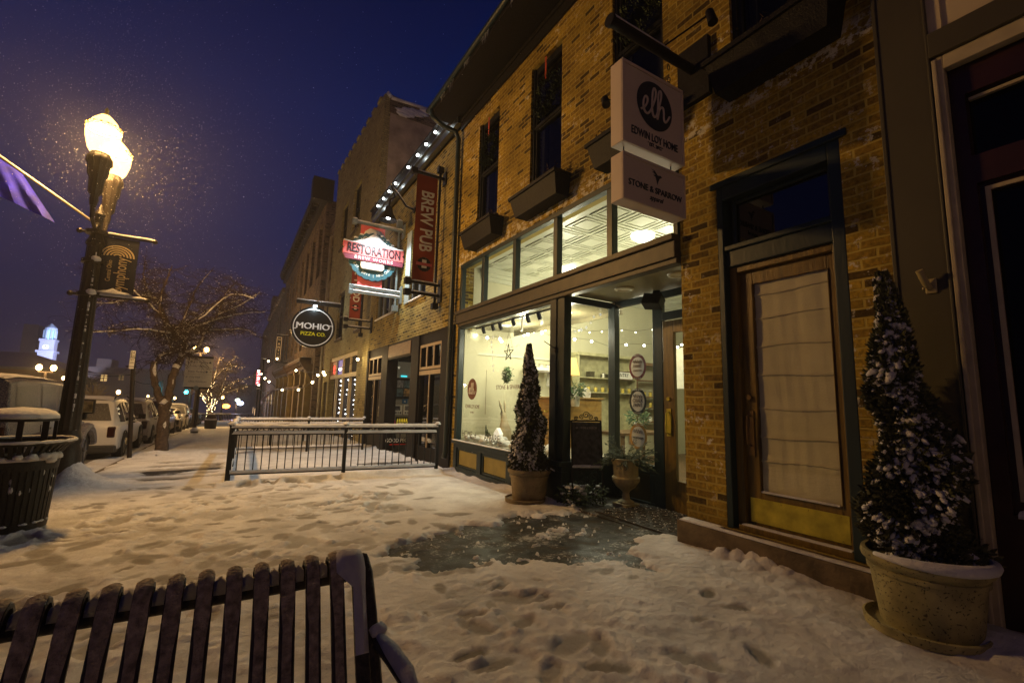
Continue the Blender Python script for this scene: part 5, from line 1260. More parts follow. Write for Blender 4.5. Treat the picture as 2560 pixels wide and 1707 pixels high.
# shopfront
def bay(a, b):
    fr = part('glazed_bay', PUBF, pub, lambda m: wall(m, 'x', 4.02, a, b, -.4, 3.0, [(a + .08, (a + b) / 2 - .04, .25, 1.95), ((a + b) / 2 + .04, b - .08, .25, 1.95)] + [(a + .06 + i * (b - a - .12) / 3 + .03, a + .06 + (i + 1) * (b - a - .12) / 3 - .03, 2.16, 2.66) for i in range(3)], .10))
    part('transom_frame', TANF, fr, lambda m: (wall(m, 'x', 4.0, a + .05, b - .05, 2.10, 2.72, [(a + .06 + i * (b - a - .12) / 3 + .035, a + .06 + (i + 1) * (b - a - .12) / 3 - .035, 2.165, 2.655) for i in range(3)], .02), m.box(4.0, 4.02, a + .04, b - .04, 1.97, 2.07), m.box(4.0, 4.019, (a + b) / 2 - .025, (a + b) / 2 + .025, .25, 1.969)))
    part('pane', glass('pub_glass', (.55, .55, .5), .12), fr, lambda m: m.quad((4.07, a, .2), (4.07, b, .2), (4.07, b, 2.7), (4.07, a, 2.7)))
    text('lettering', 'DRINK MENU' if a < 12 else 'FRESH BEER', WHITEV, fr, (4.015, (a + b) / 2, .42), YR, ZU, .10, .002, .8)
bay(9.62, 11.10); bay(14.45, 16.15)
def fn(m):
    for (a, b) in ((8.96, 9.62), (11.10, 11.66), (13.81, 14.45), (16.15, 16.34)): m.box(3.97, 4.3, a, b, -.4, 3.0)
    m.box(3.98, 4.2, 11.66, 13.81, 2.52, 2.99)
    m.box(4.3, 5.4, 11.66, 13.81, 2.50, 2.56)
part('timber_pier', PUBF, pub, fn, bev=.01)
part('lintel_panel', mat('brown_panel', (.14, .085, .04), .5, 0, .3, 5, .1, stretch=(1, 1, 5)), pub, lambda m: m.box(3.96, 3.98, 11.72, 13.75, 2.58, 2.93), bev=.006)
part('back_wall', mat('pub_plaster', (.34, .32, .26), .8, 0, .1, 2, 0), pub, lambda m: (m.quad((7.5, 9, -.3), (7.5, 16.3, -.3), (7.5, 16.3, 3), (7.5, 9, 3)), m.quad((4.4, 16.2, -.3), (7.5, 16.2, -.3), (7.5, 16.2, 3), (4.4, 16.2, 3)), m.quad((4.3, 9, 3.0), (7.5, 9, 3.0), (7.5, 16.3, 3.0), (4.3, 16.3, 3.0)), m.quad((4.3, 9, -.2), (7.5, 9, -.2), (7.5, 16.3, -.3), (4.3, 16.3, -.3))))
part('entry_glass', GLASS, pub, lambda m: m.quad((5.0, 11.66, -.2), (5.0, 13.81, -.2), (5.0, 13.81, 2.5), (5.0, 11.66, 2.5)))
part('entry_side_glass', GLASS, pub, lambda m: m.quad((4.28, 13.83, -.2), (5.0, 13.83, -.2), (5.0, 13.83, 2.5), (4.28, 13.83, 2.5)))
part('entry_frame', PUBF, pub, lambda m: (m.box(4.3, 4.96, 13.81, 13.86, 1.93, 2.0), m.box(4.3, 4.96, 13.81, 13.86, .0, .1), m.box(4.96, 5.05, 11.66, 13.81, 1.93, 2.0), m.box(4.96, 5.05, 11.66, 13.81, .02, .10), m.box(4.96, 5.05, 12.66, 12.74, -.3, 2.5)))
plight('pub_ceiling_lamp', (6.0, 13.4, 2.75), 40, (1, .88, .68), .1)
plight('pub_ceiling_lamp', (5.4, 10.4, 2.6), 3.5, (1, .85, .6), .1)
CYAN = emit('cyan_screen', (.05, .65, .75), 1.6)
POSTC = [mat('poster_a', (.05, .09, .10), .5, 0, .9, 9, 0), mat('poster_b', (.35, .2, .06), .5, 0, .9, 10, 0), mat('poster_c', (.12, .12, .13), .5, 0, .9, 9, 0)]
def plate(name, u0, v0, u1, v1, Y, mt, label, cat, th=.02, framew=0, grp=None, kids=None):
    a = PY(*z4(u0, v0), Y); b = PY(*z4(u1, v1), Y); 
    t = thing(name, label, cat, tuple((a + b) / 2), grp)
    part('sheet', mt, t, lambda m: m.box(a.x, b.x, Y, Y + th, b.z, a.z))
    if framew: part('frame', BLK, t, lambda m: wall(m, 'y', Y - .012, a.x - framew, b.x + framew, b.z - framew, a.z + framew, [(a.x, b.x, b.z, a.z)], .03))
    return t, a, b
YW = 16.16
t, a, b = plate('menu_screen', 1655, 495, 1765, 650, YW, BLK, 'large dark framed collage of lit pictures on the pub wall', 'picture', .02, .05)
for i in range(2):
    for j in range(2):
        x0 = a.x + (b.x - a.x) * (.04 + .49 * i); x1 = x0 + (b.x - a.x) * .43; z0 = b.z + (a.z - b.z) * (.05 + .48 * j); z1 = z0 + (a.z - b.z) * .42
        part('picture', POSTC[(i + j * 2) % 3], t, lambda m: m.box(x0, x1, YW - .006, YW - .001, z0, z1))
plate('cyan_lamp_sign', 1690, 465, 1740, 478, YW, CYAN, 'thin cyan glowing bar above the picture collage in the pub', 'sign')
t, a, b = plate('blue_sign', 1700, 662, 1742, 702, YW, mat('blue_sign', (.02, .12, .25), .5, 0, 0, 1, 0), 'small blue square sign with a white triangle under the picture collage', 'sign')
part('triangle', WHITEV, t, lambda m: m.add([((a.x * .7 + b.x * .3), YW - .003, b.z * .7 + a.z * .3), ((a.x * .3 + b.x * .7), YW - .003, b.z * .7 + a.z * .3), ((a.x + b.x) / 2, YW - .003, a.z * .75 + b.z * .25)], [(0, 1, 2)]))
for (u, lb) in ((1632, 'white paper poster left of its twin on the pub wall'), (1712, 'white paper poster right of its twin on the pub wall')):
    t, a, b = plate('paper_poster', u, 712, u + 64, 795, YW, WHITEV, lb, 'poster', .01, 0, 'white posters on the pub wall')
    for (q0, q1, q2, q3) in ((.15, .75, .45, .9), (.15, .35, .1, .3), (.45, .6, .1, .3), (.7, .9, .1, .3)):
        part('print', POSTC[2], t, lambda m: m.box(a.x + (b.x - a.x) * q0, a.x + (b.x - a.x) * q1, YW - .005, YW - .001, b.z + (a.z - b.z) * q2, b.z + (a.z - b.z) * q3))
t, a, b = plate('beer_sign', 1645, 812, 1765, 880, 13.95, BLK, 'black sign with yellow bottle shapes and lettering inside the pub entry', 'sign', .02)
YG = emit('yellow_ink', (.8, .62, .05), .35)
part('bottles', YG, t, lambda m: [m.tube([((a.x + (b.x - a.x) * (.12 + .15 * k)), 13.935, b.z + (a.z - b.z) * .45), ((a.x + (b.x - a.x) * (.12 + .15 * k)), 13.935, b.z + (a.z - b.z) * .8)], [.028, .012], 6) for k in range(6)])
text('lettering', 'BASON', YG, t, ((a.x + b.x) / 2, 13.935, b.z + (a.z - b.z) * .22), (1, 0, 0), ZU, .10, .002, .95)
t, a, b = plate('window_slogan', 1595, 990, 1760, 1030, 13.78, BLK, 'dark band with white slogan lettering low on the pub entry glass', 'sign', .01)
text('lettering', 'GOOD PEOPLE', WHITEV, t, ((a.x + b.x) / 2, 13.775, (a.z + b.z) / 2), (1, 0, 0), ZU, .12, .002, .8)
part('red_stripe', RV, t, lambda m: m.box(a.x, b.x, 13.77, 13.78, b.z - .05, b.z - .02))
# seated guest seen through the pub glass
def skinned(name, mt, parent, J, Ed, root=0, sub=1):
    me = bpy.data.meshes.new(name); off = Vector(parent['_w'])
    me.from_pydata([tuple(Vector(p) - off) for p, r in J], Ed, []); me.materials.append(mt)
    o = bpy.data.objects.new(name, me); COL.objects.link(o); o.parent = parent; o['_w'] = parent['_w']
    md = o.modifiers.new('s', 'SKIN'); md.use_smooth_shade = True
    for i, (p, r) in enumerate(J): me.skin_vertices[0].data[i].radius = (r, r) if not isinstance(r, tuple) else r
    me.skin_vertices[0].data[root].use_root = True
    sb_ = o.modifiers.new('u', 'SUBSURF'); sb_.levels = sb_.render_levels = sub
    return o
pp = PY(*z4(1578, 778), 15.3); hx, hy, hz_ = pp.x, 15.3, pp.z
per = thing('person', 'guest with dark hair and pink top sitting inside the pub entry', 'person', (hx, hy, hz_ - 1.3))
SKIN = mat('skin', (.50, .30, .20), .6, 0, .05, 5, 0); PINK = mat('pink_cloth', (.55, .04, .22), .8, 0, .1, 5, 0); HAIR = mat('dark_hair', (.05, .03, .02), .7, 0, .3, 20, 0)
J = [((hx, hy + .05, hz_ - .68), .15), ((hx, hy + .04, hz_ - .45), .15), ((hx, hy, hz_ - .24), .14), ((hx, hy, hz_ - .15), .055), ((hx, hy, hz_ - .06), .07), ((hx, hy - .01, hz_ + .03), .09), ((hx, hy, hz_ + .10), .07),
     ((hx - .19, hy, hz_ - .26), .05), ((hx - .24, hy - .06, hz_ - .50), .042), ((hx - .12, hy - .28, hz_ - .55), .03), ((hx + .19, hy, hz_ - .26), .05), ((hx + .24, hy - .06, hz_ - .50), .042), ((hx + .10, hy - .28, hz_ - .55), .03),
     ((hx - .10, hy - .40, hz_ - .70), .075), ((hx - .10, hy - .42, hz_ - 1.15), .05), ((hx + .10, hy - .40, hz_ - .70), .075), ((hx + .10, hy - .42, hz_ - 1.15), .05)]
skinned('body', SKIN, per, J, [(0, 1), (1, 2), (2, 3), (3, 4), (4, 5), (5, 6), (2, 7), (7, 8), (8, 9), (2, 10), (10, 11), (11, 12), (0, 13), (13, 14), (0, 15), (15, 16)], 0, 2)
skinned('top', PINK, per, [(J[0][0], .21), (J[1][0], .20), (J[2][0], .17), (J[7][0], .085), (J[8][0], .07), (J[10][0], .085), (J[11][0], .07)], [(0, 1), (1, 2), (2, 3), (3, 4), (2, 5), (5, 6)], 0, 2)
skinned('trousers', BLK, per, [(J[0][0], .20), (J[13][0], .11), (J[14][0], .075), (J[15][0], .11), (J[16][0], .075)], [(0, 1), (1, 2), (0, 3), (3, 4)], 0, 1)
part('hair', HAIR, per, lambda m: m.ball((hx + .01, hy + .035, hz_ + .055), .105, (1, 1, 1.1), 12, 8), True)
part('face', HAIR, per, lambda m: (m.ball((hx - .035, hy - .088, hz_ + .03), .011, n=6, m=4), m.ball((hx + .035, hy - .088, hz_ + .03), .011, n=6, m=4), m.box(hx - .025, hx + .025, hy - .09, hy - .08, hz_ - .035, hz_ - .028)))

# gooseneck lamp over the round pub sign
YS = 12.93
gp = PX(*z3(1370, 395), 4.0)
gl = thing('gooseneck_lamp', 'black gooseneck lamp bending over the round cap shaped pub sign', 'wall lamp', tuple(gp))
hd = PY(*z3(1165, 430), gp.y)
c = [gp, gp + Vector((-.25, 0, .05)), gp + Vector((-.5, 0, .35)), gp + Vector((-.7, 0, .55)), Vector((hd.x + .15, gp.y, hd.z + .55)), Vector((hd.x + .02, gp.y, hd.z + .45)), Vector((hd.x, gp.y, hd.z + .2))]
part('arm', BLKM, gl, lambda m: (m.tube(c, .028, 8), m.tube([gp, gp + Vector((-.03, 0, 0))], .09, 14)), True)
part('snow_cap', SNOW, gl, lambda m: m.tube([p + Vector((0, 0, .03)) for p in c[:5]], [.015, .02, .028, .03, .02], 6), 2)
part('lamp_shade', BLKM, gl, lambda m: m.lathe([(.05, .25), (.09, .2), (.12, .05), (.24, -.17), (.23, -.17), (.11, .03), (.0, .05)], (hd.x, gp.y, hd.z), 24), True)
part('bulb', emit('spot_bulb', (.95, 1, 1), 20), gl, lambda m: m.ball((hd.x, gp.y, hd.z - .08), .06), True)

# ---- RESTORATION sign
XR = (1, 0, 0)
def y3(x, y): p = PY(*z3(x, y), YS); return Vector((p.x, YS, p.z))
rs = thing('round_pub_sign', 'snow capped bottle cap sign with red restoration ribbon on steel brackets', 'sign', (3.0, YS, 4.2))
STEEL = mat('bracket_steel', (.22, .27, .28), .4, .5, .15, 8, .05)
b0, b1 = y3(905, 485), y3(1290, 565); z_t = (b0.z + b1.z) / 2
l0 = y3(868, 990); zl1 = y3(1000, 1010).z; zl2 = y3(1000, 1048).z; vx = y3(1240, 700).x
def fn(m):
    m.bar((b0.x, YS, z_t), (4.0, YS, z_t), .07); m.box(b0.x - .08, b0.x + .05, YS - .075, YS + .075, z_t - .07, z_t + .07)
    for z in (zl1, zl2): m.bar((l0.x, YS, z), (4.0, YS, z), .06); m.box(l0.x - .06, l0.x + .06, YS - .07, YS + .07, z - .065, z + .065)
    m.bar((vx, YS, zl2 - .3), (vx, YS, z_t + .25), .05); m.box(vx - .08, vx + .08, YS - .08, YS + .08, z_t + .12, z_t + .30); m.box(vx - .08, vx + .08, YS - .08, YS + .08, zl2 - .42, zl2 - .24)
    m.box(3.95, 4.0, YS - .12, YS + .12, zl2 - .18, zl1 + .18); m.box(3.95, 4.0, YS - .12, YS + .12, z_t - .2, z_t + .2)
part('bracket', STEEL, rs, fn, bev=.006)
part('snow_cap', SNOW, rs, lambda m: (m.snowbar((b0.x, YS, z_t + .035), (3.95, YS, z_t + .035), .08, .05), m.snowbar((l0.x, YS, zl1 + .03), (3.95, YS, zl1 + .03), .08, .045), m.snowbar((l0.x, YS, zl2 + .03), (3.95, YS, zl2 + .03), .08, .045), m.snowbar((vx - .07, YS, z_t + .30), (vx + .07, YS, z_t + .30), .13, .06, .03), m.snowbar((b0.x - .07, YS, z_t + .07), (b0.x + .05, YS, z_t + .07), .13, .06, .03)), 2)
PINKB = mat('pink_red_board', (.60, .12, .12), .5, 0, .05, 3, 0); RIB = mat('ribbon_red', (.50, .10, .10), .45, 0, .05, 3, 0); RIB2 = mat('ribbon_maroon', (.17, .03, .05), .45, 0, .05, 3, 0)
TEAL = mat('cap_teal', (.035, .11, .14), .45, 0, .06, 4, 0); RIBK = mat('letter_black', (.012, .012, .015), .4, 0, 0, 1, 0)
q0, q1 = y3(950, 515), y3(1138, 560); xa, xb = q0.x, q1.x
zbot = y3(1030, 1005).z
part('backing_panel', PINKB, rs, lambda m: m.box(xa, xb, YS - .02, YS + .02, zbot, z_t - .05), bev=.004)
rc0, rc1 = y3(795, 735), y3(1265, 800); cxr = (rc0.x + rc1.x) / 2
ctop = y3(1040, 580).z; cbot = y3(1035, 955).z; ccz = (ctop + cbot) / 2; crz = (ctop - cbot) / 2
def cap(m, r, y0, y1, teeth=22, d=.045):
    P_ = []
    for i in range(teeth * 8):
        a = 2 * PI * i / (teeth * 8); rr = r * (1 - d * (1 - abs(math.sin(a * teeth / 2)) ** .6)); P_.append(Vector((cxr + rr * math.cos(a), 0, ccz + rr * math.sin(a))))
    m.prism(P_, (0, y1, 0), (0, y0, 0))
crr = crz
part('cap_rim', TEAL, rs, lambda m: cap(m, crr, YS - .10, YS - .03))
RRX = (rc1.x - rc0.x) / 2; rz0 = y3(1030, 778).z; rz1 = y3(1030, 686).z
def ribbon(m):
    n = 24; zt_ = rz1; zb__ = rz0 + .0
    P_ = []
    hw = RRX
    for s in (-1, 1):
        pts = [(-hw, .5), (-hw, 1.0), (hw, 1.0), (hw, .62), (hw * .955, .5), (hw, .38), (hw, .0), (-hw, .0), (-hw, .38), (-hw * .955, .5)]
    P_ = [Vector((cxr + x, 0, zb__ + (zt_ - zb__) * z)) for x, z in ((-hw, .62), (-hw, 1.0), (hw, 1.0), (hw, .62), (hw * .955, .5), (hw, .38), (hw, .0), (-hw, .0), (-hw, .38), (-hw * .955, .5))]
    m.prism(P_, (0, YS - .10, 0), (0, YS - .20, 0))
rb_ = part('ribbon', RIB, rs, ribbon, bev=.005)
rzb = rz0 - .0
part('lower_ribbon', RIB2, rb_, lambda m: m.prism([Vector((cxr + x, 0, rz0 + z)) for x, z in ((-RRX, -.002), (RRX, -.002), (RRX * .97, -.14), (-RRX * .90, -.14))], (0, YS - .11, 0), (0, YS - .19, 0)))
lh = (rz1 - rz0)
text('lettering', 'RESTORATION', RIBK, rb_, (cxr + .0, YS - .205, (rz0 + rz1) / 2), XR, ZU, lh * .74, .012, 1, off=.012)
ob = LT[0]
fitx(ob, RRX * 2 * .87)
text('lettering', 'BREW WORKS', WHITEV, rb_, (cxr, YS - .196, rz0 - .07), XR, ZU, .085, .006, 1, spc=1.3); fitx(LT[0], RRX * 1.25)
def arc_text(parent, s, mt, r, a0, a1, h, y, flip=False):
    n = len(s)
    for i, chh in enumerate(s):
        if chh == ' ': continue
        a = a0 + (a1 - a0) * (i + .5) / n
        pos = Vector((cxr + r * math.cos(a), y, ccz + r * math.sin(a)))
        out = Vector((math.cos(a), 0, math.sin(a))); upv_ = -out if flip else out
        rx_ = Vector((upv_.z, 0, -upv_.x))
        text('letter', chh, mt, parent, pos, rx_, upv_, h, .004)
capo = [o for o in rs.children if o.name.startswith('cap_rim')][0]
arc_text(capo, 'EST. 2014 | MFG OHIO', WHITEV, crr * .80, R(205), R(335), .075, YS - .105, True)
arc_text(capo, 'HAND CRAFTED', WHITEV, crr * .80, R(150), R(30), .085, YS - .105)
part('mug_base', WHITEV, rs, lambda m: m.prism([Vector((cxr - .02 + x * .33, 0, rz0 - .14 + z * .22)) for x, z in ((-1, 0), (1, 0), (1, -.7), (.85, -1), (-.85, -1), (-1, -.7))], (0, YS - .10, 0), (0, YS - .17, 0)), bev=.02)
def snowpile(m):
    # snow heaped on the ribbon and over the cap
    n = 40; P_ = []
    for i in range(n + 1):
        t = i / n; x = -RRX * .98 + 2 * RRX * .98 * t
        z = .04 + .10 * math.exp(-(x / .55) ** 2) + max(.1, ctop - rz1 - .17) * math.exp(-(x / .22) ** 2) + .05 * noise.noise(Vector((x * 4, 3, 0)))
        P_.append((x, z))
    vs = []; K = 6
    for (x, z) in P_:
        for k in range(K):
            a = PI * k / (K - 1); vs.append((cxr + x, YS - .13 - .075 * math.cos(a) * (1.0), rz1 - .004 + z * math.sin(a) ** .6 if 0 < k < K - 1 else rz1 - .004))
    m.add(vs, [(i * K + k, i * K + k + 1, (i + 1) * K + k + 1, (i + 1) * K + k) for i in range(n) for k in range(K - 1)])
    for x in (-.72, -.5, -.3): pass
    for a in range(8, 176, 16):
        A = R(a); r = crr * .97; m.ball((cxr + r * math.cos(A), YS - .07, ccz + r * math.sin(A)), .07, (1.1, .6, .6), 8, 5)
    m.prism([Vector((cxr + x, 0, z_t - .12 - z)) for x, z in ((-.34, .42), (-.26, .12), (-.12, 0), (.05, .02), (.18, .05), (.34, .22), (.38, .42), (.0, .30))], (0, YS - .02, 0), (0, YS - .055, 0))
part('snow_cap', SNOW, rs, snowpile, 2)
sl = bpy.data.lights.new('sign_spot', 'SPOT'); sl.energy = 480; sl.color = (.86, .98, 1); sl.spot_size = R(125); sl.spot_blend = .7; sl.shadow_soft_size = .10
so = bpy.data.objects.new('sign_spot', sl); COL.objects.link(so); so.location = (hd.x - .1, gp.y, hd.z - .28)
so.rotation_euler = (Vector((cxr + .1, YS - .35, 2.9)) - Vector(so.location)).to_track_quat('-Z', 'Y').to_euler()

# vertical banners
BANR = mat('red_banner_cloth', (.24, .035, .010), .7, 0, .1, 3, .05)
def banner(name, label, Y, tl, tr, bl_, word, arm_z2=True, wordtop=0.0, n=0):
    a = PY(*z3(*tl), Y); b = PY(*z3(*tr), Y); c_ = PY(*z3(*bl_), Y)
    x0, x1 = a.x, b.x; z1 = (a.z + b.z) / 2; z0 = c_.z
    t = thing(name, label, 'banner', ((x0 + x1) / 2, Y, z0), 'red banners of the pub')
    def cloth(m):
        nx, nz = 8, 30; vs = []
        for j in range(nz + 1):
            for i in range(nx + 1):
                x = x0 + (x1 - x0) * i / nx; z = z0 + (z1 - z0) * j / nz
                x += -.06 * math.sin(PI * (1 - j / nz)) * (1 - i / nx) * 0 - (.10 * (1 - j / nz) if i == 0 else 0) * 0
                vs.append((x, Y + .03 * math.sin(j * .25 + i * .4) * (1 - j / nz), z))
        m.add(vs, [(j * (nx + 1) + i, j * (nx + 1) + i + 1, (j + 1) * (nx + 1) + i + 1, (j + 1) * (nx + 1) + i) for j in range(nz) for i in range(nx)])
    cl = part('cloth', BANR, t, cloth, True)
    xm = (x0 + x1) / 2; ww = x1 - x0
    if word == 'FOOD': text('lettering', 'LOCAL  FOOD', WHITEV, cl, (xm, Y - .045, z0 + (z1 - z0) * .60), (0, 0, -1), (1, 0, 0), ww * .60, .003, .8, off=.02)
    else: text('lettering', word, WHITEV, cl, (xm, Y - .045, z0 + (z1 - z0) * .56), (0, 0, -1), (1, 0, 0), ww * .60, .003, 1, off=.02)
    o = LT[0]
    zs = [v.co.z for v in o.data.vertices]; L_ = max(zs) - min(zs); k = (z1 - z0) * (.57 if word != 'FOOD' else .74) / L_; cz_ = (max(zs) + min(zs)) / 2
    for v in o.data.vertices: v.co.z = cz_ + (v.co.z - cz_) * k
    ez = z0 + (z1 - z0) * .15; er = ww * .34
    def gear(m):
        P_ = []
        for i in range(16 * 6):
            A = 2 * PI * i / 96; rr = er * (1 - .09 * (1 - abs(math.sin(A * 8)) ** .6)); P_.append(Vector((xm + rr * math.cos(A), 0, ez + rr * math.sin(A))))
        m.prism(P_, (0, Y - .044, 0), (0, Y - .048, 0))
    em = part('cap_emblem', RIBK, cl, gear)
    part('cap_ribbon', RIB, cl, lambda m: m.box(xm - er * 1.1, xm + er * 1.1, Y - .052, Y - .049, ez - er * .18, ez + er * .22))
    part('cap_mug', WHITEV, cl, lambda m: (m.box(xm - er * .3, xm + er * .3, Y - .055, Y - .052, ez + er * .22, ez + er * .62), m.box(xm - er * .35, xm + er * .35, Y - .055, Y - .052, ez - er * .5, ez - er * .2)))
    vx_ = x1 + .06
    def br(m):
        m.bar((x0 - .05, Y, z1 + .04), (4.0, Y, z1 + .04), .06); m.bar((x0 - .1, Y, z0 - .05), (4.0, Y, z0 - .05), .06); m.bar((x0 - .1, Y, z0 - .30), (4.0, Y, z0 - .30), .06)
        m.bar((vx_, Y, z0 - .50), (vx_, Y, z1 + .22), .05)
        for (x, z) in ((x0 - .1, z0 - .05), (x0 - .1, z0 - .30), (vx_, z0 - .55), (vx_, z1 + .24), (x0 - .08, z1 + .04)): m.box(x - .07, x + .07, Y - .07, Y + .07, z - .07, z + .07)
        m.box(3.96, 4.0, Y - .1, Y + .1, z0 - .45, z0 + .1); m.box(3.96, 4.0, Y - .1, Y + .1, z1 - .12, z1 + .2)
    part('bracket', BLKM, t, br, bev=.005)
    part('snow_cap', SNOW, t, lambda m: (m.snowbar((x0 - .05, Y, z1 + .07), (x1, Y, z1 + .07), .07, .03), m.snowbar((x0, Y, z0 - .02), (3.9, Y, z0 - .02), .07, .03), m.snowbar((x0, Y, z0 - .27), (3.9, Y, z0 - .27), .07, .03), m.snowbar((x0 - .16, Y, z0 + .02), (x0 - .04, Y, z0 + .02), .12, .04, .03)), 2)
banner('banner', 'long red banner reading brew pub on the near end of the brick pub', 9.88, (1392, 105), (1552, 150), (1345, 935), 'BREW PUB')
banner('banner', 'red banner reading food half hidden behind the round pub sign', 16.1, (893, 690), (975, 700), (868, 1240), 'FOOD')

# ================================================================ PALE BRICK BUILDING
pale = thing('pale_brick_building', 'tall pale glazed brick building with dark windows behind the pub signs', 'building', (4, 20.5, 0))
PY0, PY1 = 16.36, 25.5
ph = [(19.35, 20.75, 8.6, 10.75), (22.0, 23.35, 8.6, 10.75), (17.6, 18.7, 4.0, 6.2), (21.3, 22.7, 4.0, 6.2), (18.0, 23.7, -.5, 3.2), (24.1, 25.1, -.5, 2.1)]
def fn(m):
    wall(m, 'x', FX, PY0, PY1, -.9, 12.9, ph, .25)
    m.add([(4, PY0, 12.9), (4, PY1, 12.9), (4, PY1, 13.6)], [(0, 2, 1)])
    for i in range(10):
        y = PY0 + .5 + i * .92; m.box(3.95, 4.3, y, y + .45, 12.90 + .07 * (i + 1), 13.0 + .07 * (i + 1))
part('wall', BRICKW, pale, fn)
STUC = mat('patched_render', (.45, .36, .26), .85, 0, .35, 1.6, .4, 6)
def fn(m):
    xs = [4.252, 7.2, 12.0]; tops = [13.0, 12.1, 10.8]
    a_ = PY(*z6(1475, 195), PY0); b_ = PY(*z6(1900, 330), PY0)
    pts = [(4.252, 0), (4.252, 12.95), (a_.x, a_.z), (b_.x, b_.z), (13, b_.z - .6), (13, 0)]
    m.add([(x, PY0 + .004, z) for x, z in pts], [(0, 1, 2, 3, 4, 5)])
part('side_wall', STUC, pale, fn)
def fn(m):
    a_ = PY(*z6(1475, 195), PY0); b_ = PY(*z6(1900, 330), PY0); z_d = PY(*z6(1600, 408), PY0).z
    m.add([(x, PY0 - .03, z) for x, z in ((4.2, z_d), (4.2, 12.93), (a_.x, a_.z - .02), (b_.x, b_.z - .02), (13, b_.z - .62), (13, z_d - .1))], [(0, 1, 2, 3, 4, 5)])
    m.add([(x, PY0 - .031 + .05, z) for x, z in ((4.2, z_d), (4.2, 12.93), (a_.x, a_.z - .02), (b_.x, b_.z - .02), (13, b_.z - .62), (13, z_d - .1))], [(5, 4, 3, 2, 1, 0)])
part('bare_brick_top', BRICKD, pale, fn)
part('snow_cap', SNOW, pale, lambda m: (m.tube([(4.1, PY0, 12.98), PY(*z6(1475, 190), PY0 - .03)], .08, 6), m.tube([PY(*z6(1475, 197), PY0 - .03), PY(*z6(1900, 330), PY0 - .03)], .07, 6),
     [m.ball(PY(*z6(random.uniform(1560, 1860), random.uniform(330, 380)), PY0 - .05), .16, (1.8, .3, .6), 9, 5, .2) for _ in range(16)]), 2)
for (a, b, z0, z1) in ph[:4]:
    fr = part('window', BLKM, pale, lambda m: wall(m, 'x', 4.1, a, b, z0, z1, [(a + .1, b - .1, z0 + .1, (z0 + z1) / 2 - .04), (a + .1, b - .1, (z0 + z1) / 2 + .04, z1 - .1)], .08))
    part('pane', DGLASS, fr, lambda m: m.quad((4.15, a, z0), (4.15, b, z0), (4.15, b, z1), (4.15, a, z1)))
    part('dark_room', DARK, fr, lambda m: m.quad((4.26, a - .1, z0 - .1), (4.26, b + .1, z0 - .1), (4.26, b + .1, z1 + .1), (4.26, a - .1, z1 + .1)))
    part('sill', STONE, fr, lambda m: m.box(3.93, 4.02, a - .05, b + .05, z0 - .1, z0))
    part('snow_cap', SNOW, fr, lambda m: m.snowbar((3.965, a, z0 + .001), (3.965, b, z0 + .001), .07, .03))
LTF = mat('cream_window_frame', (.48, .38, .20), .55, 0, .1, 5, 0)
a, b = 18.0, 23.7
n_ = 4; wq = (b - a) / n_
bigw = part('shopfront_window', LTF, pale, lambda m: (wall(m, 'x', 4.05, a, b, 2.2, 3.2, [(a + i * wq + .06, a + (i + 1) * wq - .06, 2.36, 3.02) for i in range(n_)], .1), [m.box(4.05, 4.15, a + i * wq - .05, a + i * wq + .05, -.4, 2.2) for i in range(1, n_)]))
PC = [DARK, DARK, emit('blue_lit_pane', (.01, .05, .5), .5), emit('red_lit_pane', (.12, .004, .004), .35)]
for i in range(n_): part('transom_pane', PC[i], bigw, lambda m: m.quad((4.12, a + i * wq, 2.3), (4.12, a + (i + 1) * wq, 2.3), (4.12, a + (i + 1) * wq, 3.1), (4.12, a + i * wq, 3.1)))
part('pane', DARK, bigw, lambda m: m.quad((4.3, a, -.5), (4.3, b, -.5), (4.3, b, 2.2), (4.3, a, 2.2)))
NEON = emit('red_neon', (1, .03, .02), 6)
nn = Vector((4.10, a + 3.55 * wq, 2.65))
part('neon_star', NEON, bigw, lambda m: [m.tube([nn + Vector((0, .16 * math.cos(t), .2 * math.sin(t))), nn - Vector((0, .16 * math.cos(t), .2 * math.sin(t)))], .015, 5) for t in (0.3, 1.3, 2.4)])
part('door', BLKM, pale, lambda m: m.box(4.1, 4.16, 24.1, 25.1, -.5, 2.1))
WLED = emit('icicle_led', (.85, .92, 1), 12)
for c in range(3):
    yy = a + (c + .5) * wq
    t = thing('icicle_lights', ('nearest icicle light curtain in the pale brick building window', 'middle icicle light curtain in the pale brick building window', 'farthest icicle light curtain in the pale brick building window')[c], 'string lights', (4.2, yy, 2.1), 'icicle lights in the pale building')
    part('wire', BLK, t, lambda m: m.tube([(4.2, yy - .4, 2.15), (4.2, yy + .4, 2.15)], .01, 4))
    def fn(m):
        for k in range(5):
            for j in range(12): 
                if random.random() < .62: m.ball((4.2, yy - .32 + k * .16, 2.1 - j * .2 - random.uniform(0, .06)), .016 if j else .022, n=5, m=4)
    part('bulbs', WLED, t, fn)

